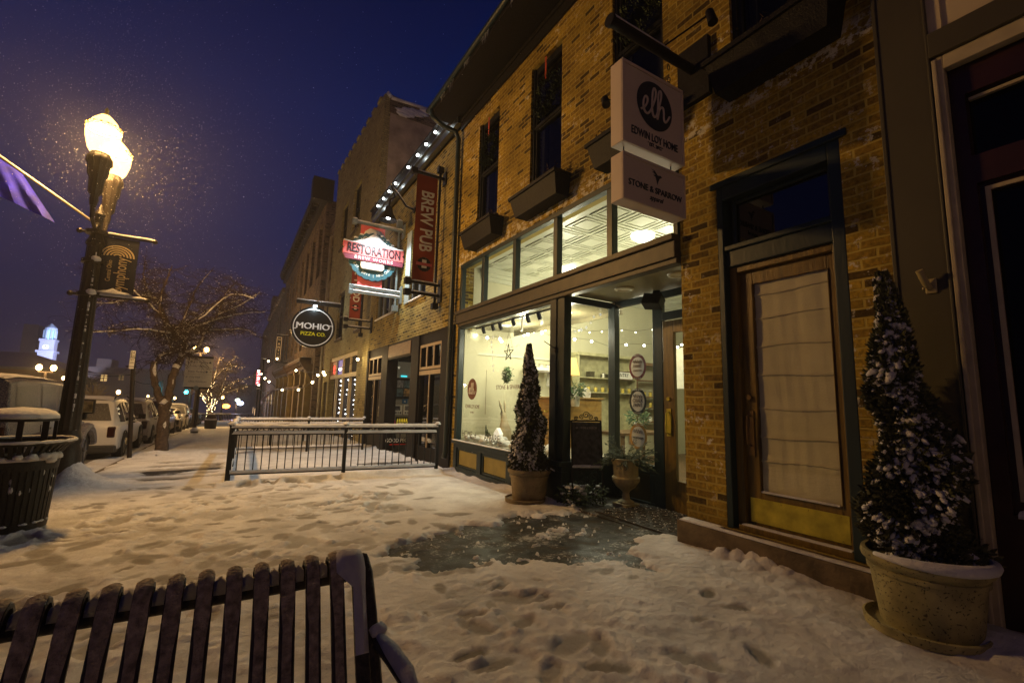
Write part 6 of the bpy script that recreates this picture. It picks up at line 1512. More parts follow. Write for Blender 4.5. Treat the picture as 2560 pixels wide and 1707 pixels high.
# MOHIO sign
YM = 21.6
def ym(x, y): p = PY(*z3(x, y), YM); return Vector((p.x, YM, p.z))
m0, m1 = ym(398, 1300), ym(738, 1330); mt_, mb = ym(560, 1150), ym(575, 1478)
MC = Vector(((m0.x + m1.x) / 2, YM, (mt_.z + mb.z) / 2)); MR = (m1.x - m0.x + mt_.z - mb.z) / 4
mo = thing('round_pizza_sign', 'round black pizza sign with white ring hanging from a snowy beam', 'sign', tuple(MC))
SBK = mat('sign_black', (.006, .008, .009), .35, 0, 0, 1, 0)
def cyl(m, r, y0, y1, r0=0, n=72):
    if r0 == 0: m.prism([Vector((MC.x + r * math.cos(2 * PI * i / n), 0, MC.z + r * math.sin(2 * PI * i / n))) for i in range(n)], (0, y1, 0), (0, y0, 0))
    else:
        for i in range(n):
            A, B = 2 * PI * i / n, 2 * PI * (i + 1) / n
            m.quad((MC.x + r * math.cos(A), y0, MC.z + r * math.sin(A)), (MC.x + r0 * math.cos(A), y0, MC.z + r0 * math.sin(A)), (MC.x + r0 * math.cos(B), y0, MC.z + r0 * math.sin(B)), (MC.x + r * math.cos(B), y0, MC.z + r * math.sin(B)))
part('disc', SBK, mo, lambda m: cyl(m, MR, YM - .08, YM + .08))
MW = mat('sign_white', (.80, .82, .82), .5, 0, 0, 1, 0, emis=(.8, .85, .9), estr=.18); MY = mat('sign_yellow', (.75, .70, .02), .5, 0, 0, 1, 0, emis=(.8, .75, .02), estr=.25)
part('ring', MW, mo, lambda m: cyl(m, MR * .905, YM - .084, YM, MR * .865))
text('lettering', 'MOHIO', MW, mo, (MC.x - .01, YM - .085, MC.z + MR * .04), XR, ZU, MR * .30, .01, 1, bold=.03); fitx(LT[0], MR * 1.52)
text('lettering', 'PIZZA CO.', MY, mo, (MC.x + .02, YM - .085, MC.z - MR * .33), XR, ZU, MR * .17, .01, 1, bold=.012); fitx(LT[0], MR * 1.12)
part('letter_bars', MW, mo, lambda m: (m.box(MC.x - MR * .90, MC.x - MR * .75, YM - .092, YM - .084, MC.z - MR * .13, MC.z - MR * .09), m.box(MC.x + MR * .62, MC.x + MR * .90, YM - .092, YM - .084, MC.z + MR * .12, MC.z + MR * .16)))
bz = ym(620, 1125).z; bx0 = ym(445, 1110).x
part('beam', BLKM, mo, lambda m: (m.bar((bx0, YM, bz), (4.0, YM, bz), .14, .16), m.box(3.9, 4.0, YM - .15, YM + .15, bz - .3, bz + .3), [m.bar((MC.x + s * MR * .6, YM, bz), (MC.x + s * MR * .62, YM, MC.z + MR * .77), .025) for s in (-1, 1)]), bev=.01)
part('snow_cap', SNOW, mo, lambda m: m.snowbar((bx0, YM, bz + .08), (3.9, YM, bz + .08), .14, .07), 2)
part('lamp', emit('sign_lamp', (.85, .95, 1), 30), mo, lambda m: m.ball((MC.x, YM - .22, MC.z + MR + .03), .06, (1.5, 1, .7)), True)
plight('pizza_sign_light', (MC.x, YM - .30, MC.z + MR - .05), 14, (.75, .9, .95), .04)

# narrow house between, bracketed dark building, far block
ga = thing('narrow_dark_building', 'narrow dark building squeezed between the pale brick and the corniced building', 'building', (4.5, 27.2, 0))
part('wall', BRICKD, ga, lambda m: (wall(m, 'x', 4.3, 25.51, 28.9, -1.2, 11.6, [(26.3, 27.9, 4.5, 7), (26.3, 27.9, 8, 10.5), (26, 28.5, -1, 3)], .3), m.box(4.25, 4.3, 25.51, 28.9, 3.2, 3.6)))
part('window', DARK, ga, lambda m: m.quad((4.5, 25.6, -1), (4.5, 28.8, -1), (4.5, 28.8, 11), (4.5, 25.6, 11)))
part('downspout', TRIMW, ga, lambda m: m.tube([(4.15, 25.7, 10.2), (3.9, 25.7, 10.0), (3.9, 25.7, -.3)], .07, 8), True)
cb_ = thing('corniced_building', 'dark brick building with heavy bracketed cornice and ochre arched shopfront', 'building', (4, 41, -1))
dh = [(29.8 + i * 2.9, 31.2 + i * 2.9, 8.8, 12.2) for i in range(8)] + [(29.8 + i * 2.9, 31.2 + i * 2.9, 4.6, 7.4) for i in range(8)] + [(29.4, 52.6, -2, 3.3)]
part('wall', BRICKD, cb_, lambda m: wall(m, 'x', FX, 28.95, 54, -2.2, 13.4, dh, .3) or m.quad((4.3, 28.95, -2), (4.3, 28.95, 13.4), (12, 28.95, 12.8), (12, 28.95, -2)))
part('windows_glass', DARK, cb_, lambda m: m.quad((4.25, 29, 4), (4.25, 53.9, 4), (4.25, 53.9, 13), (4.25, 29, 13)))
def fn(m):
    m.box(3.35, 4.0, 28.7, 54.3, 14.0, 14.35); m.box(3.7, 4.0, 28.9, 54, 13.3, 14.0); m.box(3.1, 4.3, 28.6, 29.4, 13.2, 14.6)
    for i in range(26): m.box(3.42, 3.7, 29.6 + i * .94, 29.8 + i * .94, 13.5, 14.0)
part('cornice', BLKM, cb_, fn, bev=.02)
OCHC = mat('ochre_column', (.34, .24, .07), .6, 0, .2, 3, .1, 10)
def fn(m, y):
    m.box(3.8, 4.2, y - .28, y + .28, -2, 3.0); m.box(3.74, 4.2, y - .36, y + .36, 1.9, 2.05); m.box(3.74, 4.2, y - .36, y + .36, 2.8, 3.0)
for y in (30.9, 33.4, 36.8, 40.9, 45, 49.1, 52.8): part('shopfront_column', OCHC, cb_, lambda m: fn(m, y), bev=.02)
def fn(m):
    m.box(3.45, 4.0, 30.4, 53.2, 3.5, 3.7); m.box(3.7, 4.0, 30.5, 53, 3.0, 3.5); m.box(3.75, 4.1, 33, 53, 1.85, 2.0)
    for i in range(30): m.box(3.52, 3.7, 30.8 + i * .76, 31.0 + i * .76, 3.2, 3.5)
    for y in (30.55, 40.9, 52.8): m.prism([Vector((0, 0, 0)), Vector((-.55, 0, .75)), Vector((-.55, 0, 1.0)), Vector((.3, 0, 1.0)), Vector((.3, 0, -.5))], (3.9, y - .15, 2.7), (3.9, y + .15, 2.7))
part('shopfront_cornice', mat('brown_cornice', (.14, .08, .03), .6, 0, .2, 4, 0), cb_, fn, bev=.015)
part('snow_cap', SNOW, cb_, lambda m: m.snowbar((3.6, 30.4, 3.7), (3.6, 53.2, 3.7), .3, .06, .4), 2)
part('shop_glass', glass('far_glass', (.3, .3, .3), .15), cb_, lambda m: m.quad((4.05, 31, -2), (4.05, 53, -2), (4.05, 53, 3), (4.05, 31, 3)))
part('shop_back', mat('far_room', (.10, .07, .04), .9, 0, .8, 1.2, 0, emis=(1, .6, .25), estr=.01), cb_, lambda m: m.quad((5.5, 29.5, -2), (5.5, 53, -2), (5.5, 53, 3), (5.5, 29.5, 3)))
fb = thing('far_dark_block', 'tall dark building block far down the street beyond the antiques sign', 'building', (4, 75, -2))
part('wall', BRICKD, fb, lambda m: (wall(m, 'x', FX, 54.1, 96, -6, 12.6, [(56 + i * 3.6, 57.5 + i * 3.6, 5, 10.5) for i in range(11)] + [(55 + i * 5, 58.5 + i * 5, -4, 1.8) for i in range(8)], .3), m.box(3.7, 4.0, 54.2, 78, 12.4, 12.9), m.box(4.0, 4.8, 75, 79, 12.6, 15.9)))
part('windows_glass', mat('far_warm_room', (.03, .02, .015), .8, 0, 0, 1, 0), fb, lambda m: m.quad((4.25, 54.2, -5), (4.25, 96, -5), (4.25, 96, 12), (4.25, 54.2, 12)))
part('lit_window', emit('far_lit_window', (1, .72, .35), .8), fb, lambda m: [m.quad((4.2, y, z), (4.2, y + 1.8, z), (4.2, y + 1.8, z + 1.2), (4.2, y, z + 1.2)) for y, z in ((57.0, .3), (62, .2), (67, .4))])
for k, (y0_, y1_, h_, x_, lb) in enumerate(((97, 140, 7, 4.5, 'hazy brown building farthest along the right side of the street'), (150, 200, 4, 1.5, 'faint low building closing the end of the street'))):
    b_ = thing('far_building', lb, 'building', (x_, y0_, -5))
    part('wall', BRICKD, b_, lambda m: m.box(x_, x_ + 10, y0_, y1_, -9, h_))
    part('lit_window', emit('far_lit_window2', (1, .6, .3), 1.2), b_, lambda m: [m.box(x_ - .03, x_ - .01, y0_ + 4 + i * 9, y0_ + 6 + i * 9, -3, -1.6) for i in range(3)])
# awning + small far signs
aw = thing('shop_awning', 'small dark red awning far along the building row', 'awning', (3.4, 60, 0))
p = PX(*z4d(1400, 960), 3.6)
part('canvas', mat('dark_red_canvas', (.10, .02, .015), .8, 0, .1, 2, 0), aw, lambda m: m.add([(4, 56, 1.9), (4, 60, 1.9), (2.9, 60, .7), (2.9, 56, .7), (2.9, 60, .3), (2.9, 56, .3)], [(0, 1, 2, 3), (3, 2, 4, 5)]))
part('frame', BLK, aw, lambda m: (m.bar((2.9, 56, .7), (4, 56, .7), .04), m.bar((2.9, 60, .7), (4, 60, .7), .04)))
p = PX(*z4d(1395, 650), 3.0)
ns = thing('neon_blade_sign', 'small glowing pink and white blade sign far down the street', 'sign', (3.0, p.y, p.z - .9))
part('board', emit('pink_glow', (.9, .12, .14), 1.1), ns, lambda m: m.box(2.7, 3.15, p.y, p.y + .15, p.z - .95, p.z + .95))
part('tubes', emit('white_glow', (1, .8, .7), 5), ns, lambda m: [m.tube([(2.8, p.y - .04, p.z + z), (3.05, p.y - .04, p.z + z + .12)], .04, 5) for z in (-.7, -.35, 0, .35, .7)])
part('bracket', BLK, ns, lambda m: m.bar((3.1, p.y + .07, p.z + .8), (4.0, p.y + .07, p.z + .8), .06))
# antiques blade sign
p = PX(*z8(372, 440), 3.2)
an = thing('antiques_blade_sign', 'tall dark blade sign with outlined antiques lettering high on the row', 'sign', (3.2, p.y, p.z - 1))
pt_ = PY(*z8(372, 300), p.y); pbm = PY(*z8(362, 602), p.y); x0 = PY(*z8(338, 450), p.y).x; x1 = PY(*z8(408, 450), p.y).x
part('board', SBK, an, lambda m: m.box(x0, x1, p.y - .06, p.y + .06, pbm.z, pt_.z), bev=.03)
GOLDL = emit('gold_outline', (.9, .55, .25), .45)
part('outline', GOLDL, an, lambda m: wall(m, 'y', p.y - .075, x0 + .03, x1 - .03, pbm.z + .05, pt_.z - .05, [(x0 + .06, x1 - .06, pbm.z + .08, pt_.z - .08)], .01))
for k, c in enumerate('ANTIQ'): text('letter', c, GOLDL, an, ((x0 + x1) / 2, p.y - .07, pt_.z - (pt_.z - pbm.z) * (.30 + .135 * k)), XR, ZU, (x1 - x0) * .42, .01)
text('letter', 'THE', GOLDL, an, ((x0 + x1) / 2, p.y - .07, pt_.z - (pt_.z - pbm.z) * .13), XR, ZU, (x1 - x0) * .25, .01, .8)
part('bracket', BLK, an, lambda m: (m.bar((x0, p.y, pt_.z + .15), (4, p.y, pt_.z + .15), .06), m.bar((x0, p.y, pbm.z - .1), (4, p.y, pbm.z - .1), .06)))
part('snow_cap', SNOW, an, lambda m: m.snowbar((x0, p.y, pt_.z + .18), (3.9, p.y, pt_.z + .18), .08, .05))
# ================================================================ FENCES of the pub patio
def fence(name, label, pts, grp, nb_, seed, h=.94):
    random.seed(seed)
    P_ = [Vector((p[0], p[1], g(p[1]))) for p in pts]
    t = thing(name, label, 'fence', tuple(P_[0]), grp)
    for p in P_: part('post', BLK, t, lambda m: (m.box(p.x - .03, p.x + .03, p.y - .03, p.y + .03, p.z - .1, p.z + h - .02), m.box(p.x - .038, p.x + .038, p.y - .038, p.y + .038, p.z + h - .02, p.z + h + .0)), bev=.004)
    U = Vector((0, 0, 1))
    def rails(m):
        for a, b in zip(P_, P_[1:]):
            for z in (.115, h - .165, h - .055): m.bar(a + U * z, b + U * z, .035, .03)
    part('rails', BLK, t, rails)
    def bal(m):
        for a, b in zip(P_, P_[1:]):
            n = max(3, int((b - a).length / .118))
            for i in range(1, n): q = a.lerp(b, i / n); m.bar(q + U * .10, q + U * (h - .17), .016)
    part('balusters', BLK, t, bal)
    def rings(m):
        for a, b in zip(P_, P_[1:]):
            d = (b - a).normalized(); n = int((b - a).length / .125)
            for i in range(n):
                q = a.lerp(b, (i + .5) / n) + U * (h - .11)
                m.tube([q + d * .045 * math.cos(A) + U * .04 * math.sin(A) for A in [2 * PI * k / 12 for k in range(13)]], .006, 5, False)
    part('rings', BLK, t, rings)
    def snow(m):
        for a, b in zip(P_, P_[1:]):
            m.snowbar(a + U * (h - .045), b + U * (h - .045), .08, .06, .05)
            d = (b - a).normalized(); n = int((b - a).length / .125)
            m.snowbar(a + U * (h - .153), b + U * (h - .153), .06, .05, .02)
            for i in range(n + 1):
                q = a.lerp(b, i / n) + U * (h - .14); m.ball(q, .028, (1, .7, 1.2), 6, 5, .1)
            m.snowbar(a + U * .13, b + U * .13, .05, .05, .03)
        for p in P_: m.ball(p + U * (h + .0), .06, (1, 1, .9), 8, 5, .1, True)
    part('snow_cap', SNOW, t, snow, 2)
    return t
FL, FM, FR = PG(566, 1203), PG(857, 1190), PG(1086, 1181)
GF = 'black iron fences round the pub patio'
FR.y = FL.y + (FM.y - FL.y) * (3.62 - FL.x) / (FM.x - FL.x); FR.x = 3.62
fence('iron_fence', 'near black iron fence panel capped with snow, running from the sidewalk to the shop corner', [FL, FM, FR], GF, 24, 1)
B1, B2, B3 = PG(560 + 76, 1130), PG(790, 1124), PG(893, 1121)
y2 = 14.3
fence('iron_fence', 'farther black iron fence across the patio end, seen above the near one', [(FL.x + .15, y2), (FL.x + 1.9, y2), (3.5, y2)], GF, 20, 2)
fence('iron_fence', 'black iron fence along the sidewalk side of the pub patio', [(FL.x + .02, FL.y + .1), (FL.x + .08, 11.4), (FL.x + .15, y2 - .08)], GF, 20, 3)
for k, (x, y) in enumerate(((1.2, 17.0), (2.4, 18.6))):
    tb = thing('patio_table', ('snow covered round patio table nearer the fence', 'snow covered round patio table farther behind the fence')[k], 'table', (x, y, g(y)), 'patio tables')
    part('table_top', BLK, tb, lambda m: m.lathe([(.0, g(y) + .72), (.40, g(y) + .72), (.40, g(y) + .74), (0, g(y) + .74)], (x, y, 0), 20))
    part('pedestal', BLK, tb, lambda m: m.tube([(x, y, g(y)), (x, y, g(y) + .72)], .03, 8))
    part('snow_cap', SNOW, tb, lambda m: m.ball((x, y, g(y) + .742), .38, (1, 1, .2), 16, 6, .03, True), 2)

# ================================================================ STREET LAMP (twin)
IRON = mat('cast_iron_black', (.018, .013, .010), .45, .2, .3, 20, .3, 50)
def globemat(name, col, s):
    m = bpy.data.materials.new(name); m.use_nodes = True; t = m.node_tree; N = t.nodes; N.clear()
    o = N.new('ShaderNodeOutputMaterial'); a = N.new('ShaderNodeAddShader'); tr = N.new('ShaderNodeBsdfTransparent'); e = N.new('ShaderNodeEmission')
    e.inputs[0].default_value = (*col, 1); e.inputs[1].default_value = s; tr.inputs[0].default_value = (.85, .8, .7, 1)
    t.links.new(tr.outputs[0], a.inputs[0]); t.links.new(e.outputs[0], a.inputs[1]); t.links.new(a.outputs[0], o.inputs[0]); m.cycles.emission_sampling = 'NONE'
    return m
GLOBE = globemat('sodium_globe', (1, .62, .22), 2.3)
SOD = (1, .58, .205)
lpb = PG(166, 1212)
LXX, LYY = -2.15, lpb.y
def street_lamp(label, x, y, energy, snow=True, grp='twin street lamps along the kerb'):
    z = g(y); t = thing('street_lamp', label, 'street lamp', (x, y, z), grp)
    hz_ = 5.43 - g(LYY)
    def V(a, b, c): return (x + a, y + b, z + c)
    part('base', IRON, t, lambda m: m.lathe([(.24, -.1), (.24, .10), (.22, .14), (.20, .5), (.17, .62), (.19, .68), (.17, .74), (.145, .85)], (x, y, z), 32, 16, .04), True)
    part('pole', IRON, t, lambda m: m.lathe([(.142, .85), (.105, 3.85), (.125, 3.87), (.125, 3.93), (.11, 3.95)], (x, y, z), 48, 12, .09), True)
    part('pole_cap', IRON, t, lambda m: (m.lathe([(.11, 3.951), (.06, 4.1), (.055, 4.35), (.08, 4.40), (.05, 4.46), (.0, 4.6)], (x, y, z), 20), [m.tube([V(0, 0, 4.25), V(0, s * .2, 4.12), V(0, s * .42, 4.22), V(0, s * .45, 4.45)], [.035, .03, .03, .04], 8) for s in (-1, 1)]), True)
    for s in (-1, 1):
        c = (x, y + s * .45, z); b_ = hz_ - .24
        ln = part('lantern', IRON, t, lambda m: m.lathe([(.045, 4.40), (.06, 4.5), (.05, 4.55), (.09, 4.62), (.10, b_ - .42), (.13, b_ - .36), (.14, b_ - .20), (.17, b_ - .16), (.16, b_ - .06), (.13, b_ - .02), (.13, b_ + .0)], c, 24, 12, .08), True)
        part('globe', GLOBE, ln, lambda m: m.lathe([(.13, b_), (.175, b_ + .08), (.215, b_ + .24), (.225, b_ + .36), (.21, b_ + .44), (.16, b_ + .56), (.07, b_ + .66)], c, 24), True)
        part('snow_cap', SNOW, ln, lambda m: m.lathe([(.20, b_ + .45), (.19, b_ + .49), (.13, b_ + .59), (.06, b_ + .665), (.0, b_ + .68)], c, 20), 2)
        part('crown_band', mat('lamp_band', (.30, .20, .05), .5, .3, 0, 1, 0), ln, lambda m: (m.tube([(c[0] + .228 * math.cos(a), c[1] + .228 * math.sin(a), z + b_ + .42) for a in [2 * PI * k / 24 for k in range(25)]], .010, 5, False), [m.ball((c[0] + .225 * math.cos(a), c[1] + .225 * math.sin(a), z + b_ + .46), .018, n=5, m=4) for a in [2 * PI * k / 16 for k in range(16)]]))
        part('finial', BRASS, ln, lambda m: m.lathe([(.07, b_ + .66), (.03, b_ + .70), (.02, b_ + .74), (.03, b_ + .76), (0, b_ + .82)], c, 12), True)
        plight('street_lamp_bulb', (c[0], c[1], z + b_ + .36), energy, SOD, .16)
    return t
sl1 = street_lamp('black twin globe street lamp standing by the litter bin, carrying banner arms', LXX, LYY, 1000)
lpz = g(LYY)
# banner arms with snow, banner
def yy(u, v, Y=None): return PY(u, v, Y or LYY)
AZ1, AZ0 = yy(320, 595).z, yy(300, 745).z
AX = yy(388, 608).x
part('banner_arm', IRON, sl1, lambda m: [(m.tube([(LXX - .22, LYY, z), (AX, LYY, z)], .022, 8), m.ball((AX, LYY, z), .04), m.ball((LXX - .22, LYY, z), .045)) for z in (AZ1, AZ0)])
for z in (AZ1, AZ0, yy(200, 650).z): part('collar', IRON, sl1, lambda m: m.tube([(LXX, LYY, z - .03), (LXX, LYY, z + .03)], .15, 16))
part('snow_cap', SNOW, sl1, lambda m: [m.snowbar((LXX + .1, LYY, z + .012), (AX, LYY, z + .012), .055, .035) for z in (AZ1, AZ0)] + [m.ball((LXX + .05, LYY - .1, z + .03), .07, (1, 1, .8), 8, 5, .1) for z in (AZ0, yy(200, 650).z)] +
     [m.tube([(LXX + .05 + .01 * noise.noise(Vector((k, 0, 0))), LYY - .125 + .008 * k / 40, lpz + 1.0 + k * .07 + random.uniform(-.02, .02)), (LXX + .05, LYY - .125 + .008 * k / 40, lpz + 1.0 + k * .07 + random.uniform(.0, .07))], .011 * random.uniform(0, 1.3) ** 1.5, 5) for k in range(39)], 2)
bx0_, bx1_ = yy(247, 600).x, yy(350, 606).x
bn = thing('symphony_banner', 'navy cloth banner with fan of arcs and symphony lettering hanging from the lamp arms', 'banner', (bx0_, LYY, AZ0))
NB = mat('navy_banner', (.004, .007, .022), .75, 0, .1, 3, .05)
part('cloth', NB, bn, lambda m: m.box(bx0_, bx1_, LYY - .006, LYY + .006, AZ0 + .03, AZ1 - .03))
GD = mat('banner_gold', (.55, .42, .22), .6, 0, 0, 1, 0)
bxc = (bx0_ + bx1_) / 2; bh_ = AZ1 - AZ0; bw_ = bx1_ - bx0_
def arcs(m):
    c0 = Vector((bxc - .0, LYY - .010, AZ1 - bh_ * .34))
    for k in range(5):
        r0 = bw_ * (.07 + .078 * k); r1 = r0 + bw_ * .045; e0 = R(max(0, 20 - k * 9)); 
        n = 16
        for i in range(n):
            A = e0 + (PI - 2 * e0) * i / n; B = e0 + (PI - 2 * e0) * (i + 1) / n
            m.quad(c0 + Vector((r1 * math.cos(A), 0, r1 * .86 * math.sin(A))), c0 + Vector((r0 * math.cos(A), 0, r0 * .86 * math.sin(A))), c0 + Vector((r0 * math.cos(B), 0, r0 * .86 * math.sin(B))), c0 + Vector((r1 * math.cos(B), 0, r1 * .86 * math.sin(B))))
part('arc_emblem', GD, bn, arcs)
text('lettering', 'ymphony', GD, bn, (bxc + bw_ * .12, LYY - .010, AZ0 + bh_ * .40), (0, 0, 1), (-1, 0, 0), bw_ * .32, .003, .62, shear=0)
text('lettering', 'S', GD, bn, (bxc + bw_ * .10, LYY - .010, AZ0 + bh_ * .12), (0, 0, 1), (-1, 0, 0), bw_ * .26, .003, .8)
text('lettering', 'Central Ohio', GD, bn, (bxc - bw_ * .16, LYY - .010, AZ0 + bh_ * .42), (0, 0, 1), (-1, 0, 0), bw_ * .12, .003, .75)
part('snow_cap', SNOW, bn, lambda m: m.prism([Vector((bx0_ + bw_ * a, 0, AZ0 + .05 + bh_ * b)) for a, b in ((.0, 0), (.05, .02), (.35, .05), (.5, .09), (.62, .06), (.9, .03), (1, .0))], (0, LYY - .035, 0), (0, LYY - .008, 0)), 2)
# flag pole and blue flag leaning out from the lamp
fa = Vector((LXX - .05, LYY, yy(222, 556).z)); fb_ = yy(0, 392, LYY - .5); fdir = (fb_ - fa); fend = fa + fdir * 1.35
fg = thing('flag', 'blue flag drooping from a snowy pole that leans out from the street lamp', 'flag', tuple(fa))
part('pole', mat('flag_pole_paint', (.35, .28, .16), .5, 0, 0, 1, 0), fg, lambda m: m.tube([fa, fend], .018, 8), True)
part('snow_cap', SNOW, fg, lambda m: m.tube([fa + Vector((0, 0, .014)), fend + Vector((0, 0, .014))], .014, 6), 2)
BLUEF = mat('blue_flag_cloth', (.006, .005, .5), .8, 0, .5, 5, 0, emis=None)
def flagc(m):
    n = 16; k_ = 20; vs = []
    for j in range(k_ + 1):
        for i in range(n + 1):
            s = i / n; top_ = fa + fdir * (.80 + .5 * s); t = j / k_
            fold = .03 * math.sin(i * 1.4 + t * 2) * t
            spread = Vector((.50 * (1 - s) * t * .9, fold, -(.85 - .2 * s) * t + .15 * t * (1 - s)))
            vs.append(top_ + spread)
    m.add(vs, [(j * (n + 1) + i, j * (n + 1) + i + 1, (j + 1) * (n + 1) + i + 1, (j + 1) * (n + 1) + i) for j in range(k_) for i in range(n)])
part('cloth', BLUEF, fg, flagc, True)

# ================================================================ LITTER BIN
tb_ = PG(60, 1335); tcx, tcy = tb_.x - .22, tb_.y + .28; tz = g(tcy)
bin_ = thing('litter_bin', 'black slatted steel litter bin with flared rim heaped with snow', 'litter bin', (tcx, tcy, tz))
BH = .86
def fn(m):
    n = 40
    for i in range(n):
        a = 2 * PI * i / n; ca, sa = math.cos(a), math.sin(a); tn = Vector((-sa, ca, 0)) * .017; prof = [(.30, .06), (.315, .40), (.325, .66), (.335, .74), (.37, .80), (.43, .86)]
        vs = []
        for r, z in prof:
            c = Vector((tcx + r * ca, tcy + r * sa, tz + z)); c2 = Vector((tcx + (r - .008) * ca, tcy + (r - .008) * sa, tz + z)); vs += [c - tn, c + tn, c2 + tn, c2 - tn]
        m.add(vs, [(4 * k + q, 4 * k + (q + 1) % 4, 4 * k + 4 + (q + 1) % 4, 4 * k + 4 + q) for k in range(5) for q in range(4)])
part('slats', BLK, bin_, fn)
for (r0, z0, r1, z1) in ((.30, .02, .305, .09), (.327, .60, .335, .70), (.425, .85, .44, .875)): part('band', BLK, bin_, lambda m: m.lathe([(r0, z0), (r1, z1), (r1 - .012, z1), (r0 - .012, z0), (r0, z0)], (tcx, tcy, tz), 48), True)
part('liner', mat('bin_liner', (.006, .006, .006), .6, 0, 0, 1, 0), bin_, lambda m: m.lathe([(.27, .05), (.29, .62), (.28, .62), (0, .60)], (tcx, tcy, tz), 32), True)
part('lid', BLK, bin_, lambda m: (m.lathe([(.28, 1.08), (.28, 1.105), (.0, 1.16)], (tcx, tcy, tz), 32), [m.bar((tcx + .26 * math.cos(a), tcy + .26 * math.sin(a), tz + .85), (tcx + .26 * math.cos(a), tcy + .26 * math.sin(a), tz + 1.08), .03, .012) for a in [2 * PI * k / 8 + .3 for k in range(8)]]), True)
def fn(m):
    m.lathe([(.285, 1.107), (.28, 1.14), (.24, 1.18), (.16, 1.205), (.0, 1.22)], (tcx, tcy, tz), 32)
    m.tube([(tcx + .432 * math.cos(a), tcy + .432 * math.sin(a), tz + .885) for a in [2 * PI * k / 60 for k in range(61)]], [.016 + .009 * noise.noise(Vector((k * .6, 0, 0))) for k in range(61)], 6, False)
    m.tube([(tcx + .33 * math.cos(a), tcy + .33 * math.sin(a), tz + .71) for a in [2 * PI * k / 60 for k in range(61)]], [.018 + .014 * noise.noise(Vector((k * .45, 5, 0))) for k in range(61)], 6, False)
    for k in range(26):
        a = random.uniform(PI, 2 * PI); m.ball((tcx + .335 * math.cos(a), tcy + .335 * math.sin(a), tz + .70 + random.uniform(-.02, .05)), random.uniform(.03, .06), (1, 1, .7), 7, 5, .2)
    for k in range(30):
        a = random.uniform(PI, 2 * PI); z = random.uniform(.35, .6); m.ball((tcx + .30 * math.cos(a), tcy + .30 * math.sin(a), tz + z), random.uniform(.01, .025), (1, 1, 2), 6, 5, .2)
    for k in range(40):
        a = random.uniform(PI, 2 * PI); m.ball((tcx + .305 * math.cos(a), tcy + .305 * math.sin(a), tz + .09), random.uniform(.01, .022), (1, 1, .6), 6, 4, .2)
part('snow_cap', SNOW, bin_, fn, 2)

# ================================================================ FOREGROUND BENCH
bz0 = g(1.5)
be = thing('steel_bench', 'dark vertical slat steel bench dusted with snow in the near foreground', 'bench', (-.2, 1.6, bz0))
SLAT = mat('bench_steel', (.030, .026, .026), .5, .2, .5, 30, .4, 90)
prof = [(1.37, .43), (1.45, .46), (1.505, .52), (1.55, .60), (1.60, .70), (1.64, .77), (1.665, .815), (1.69, .842), (1.72, .853), (1.75, .845), (1.768, .82), (1.770, .79)]
N0 = [0] * len(prof)
def slat(m, x, w=.0215, top=0.0):
    vs = []; K = 5
    for i, (y, z) in enumerate(prof):
        a = prof[max(0, i - 1)]; b = prof[min(len(prof) - 1, i + 1)]; t = Vector((0, b[0] - a[0], b[1] - a[1])).normalized(); nrm = Vector((0, -t.z, t.y))
        for (dx_, dn) in ((-w, -.012), (-w, 0), (-w * .6, .006), (w * .6, .006), (w, 0), (w, -.012), (w * .75, -.012), (w * .75, -.003), (-w * .75, -.003), (-w * .75, -.012)):
            vs.append(Vector((x + dx_, y, z)) + nrm * dn)
    n = 10; fs = [(i * n + k, i * n + (k + 1) % n, (i + 1) * n + (k + 1) % n, (i + 1) * n + k) for i in range(len(prof) - 1) for k in range(n)]
    m.add(vs, fs)
xs_ = [.352 - .0735 * k for k in range(18)]
for x in xs_: part('slat', SLAT, be, lambda m: slat(m, x), True)
part('rail', SLAT, be, lambda m: (m.tube([(-1.1, 1.745, .775), (.40, 1.745, .775)], .022, 12), m.tube([(-1.1, 1.50, .44), (.42, 1.50, .44)], .02, 10)), True)
SNOWD = mat('snow_dusting', (.33, .27, .20), .8, 0, .5, 45, .8, 120)
def fn(m):
    for x in xs_:
        vs = []; K = 5; L_ = list(range(2, 10))
        for i in L_:
            y, z = prof[i]; a = prof[i - 1]; b = prof[min(len(prof) - 1, i + 1)]; t = Vector((0, b[0] - a[0], b[1] - a[1])).normalized(); nrm = Vector((0, -t.z, t.y))
            hh = .0015 + .008 * max(0, (i - 4) / 5) ** 1.5; ww = .013 if i < 5 else .020
            for k in range(K):
                q = -1 + 2 * k / (K - 1); vs.append(Vector((x + q * ww * (1 + .15 * noise.noise(Vector((x * 30, z * 40, k)))), y, z)) + nrm * (.0062 + hh * (1 - q * q) * (1 + .5 * noise.noise(Vector((x * 50, z * 60, 0))))))
        m.add(vs, [(i * K + k, i * K + k + 1, (i + 1) * K + k + 1, (i + 1) * K + k) for i in range(len(L_) - 1) for k in range(K - 1)])
part('snow_film', SNOWD, be, fn, 2)
part('snow_cap', SNOW, be, lambda m: [m.snowbar((a - .02, 1.742, .795), (b + .02, 1.742, .795), .046, .042, .012) for a, b in zip(xs_, xs_[1:])], 2)
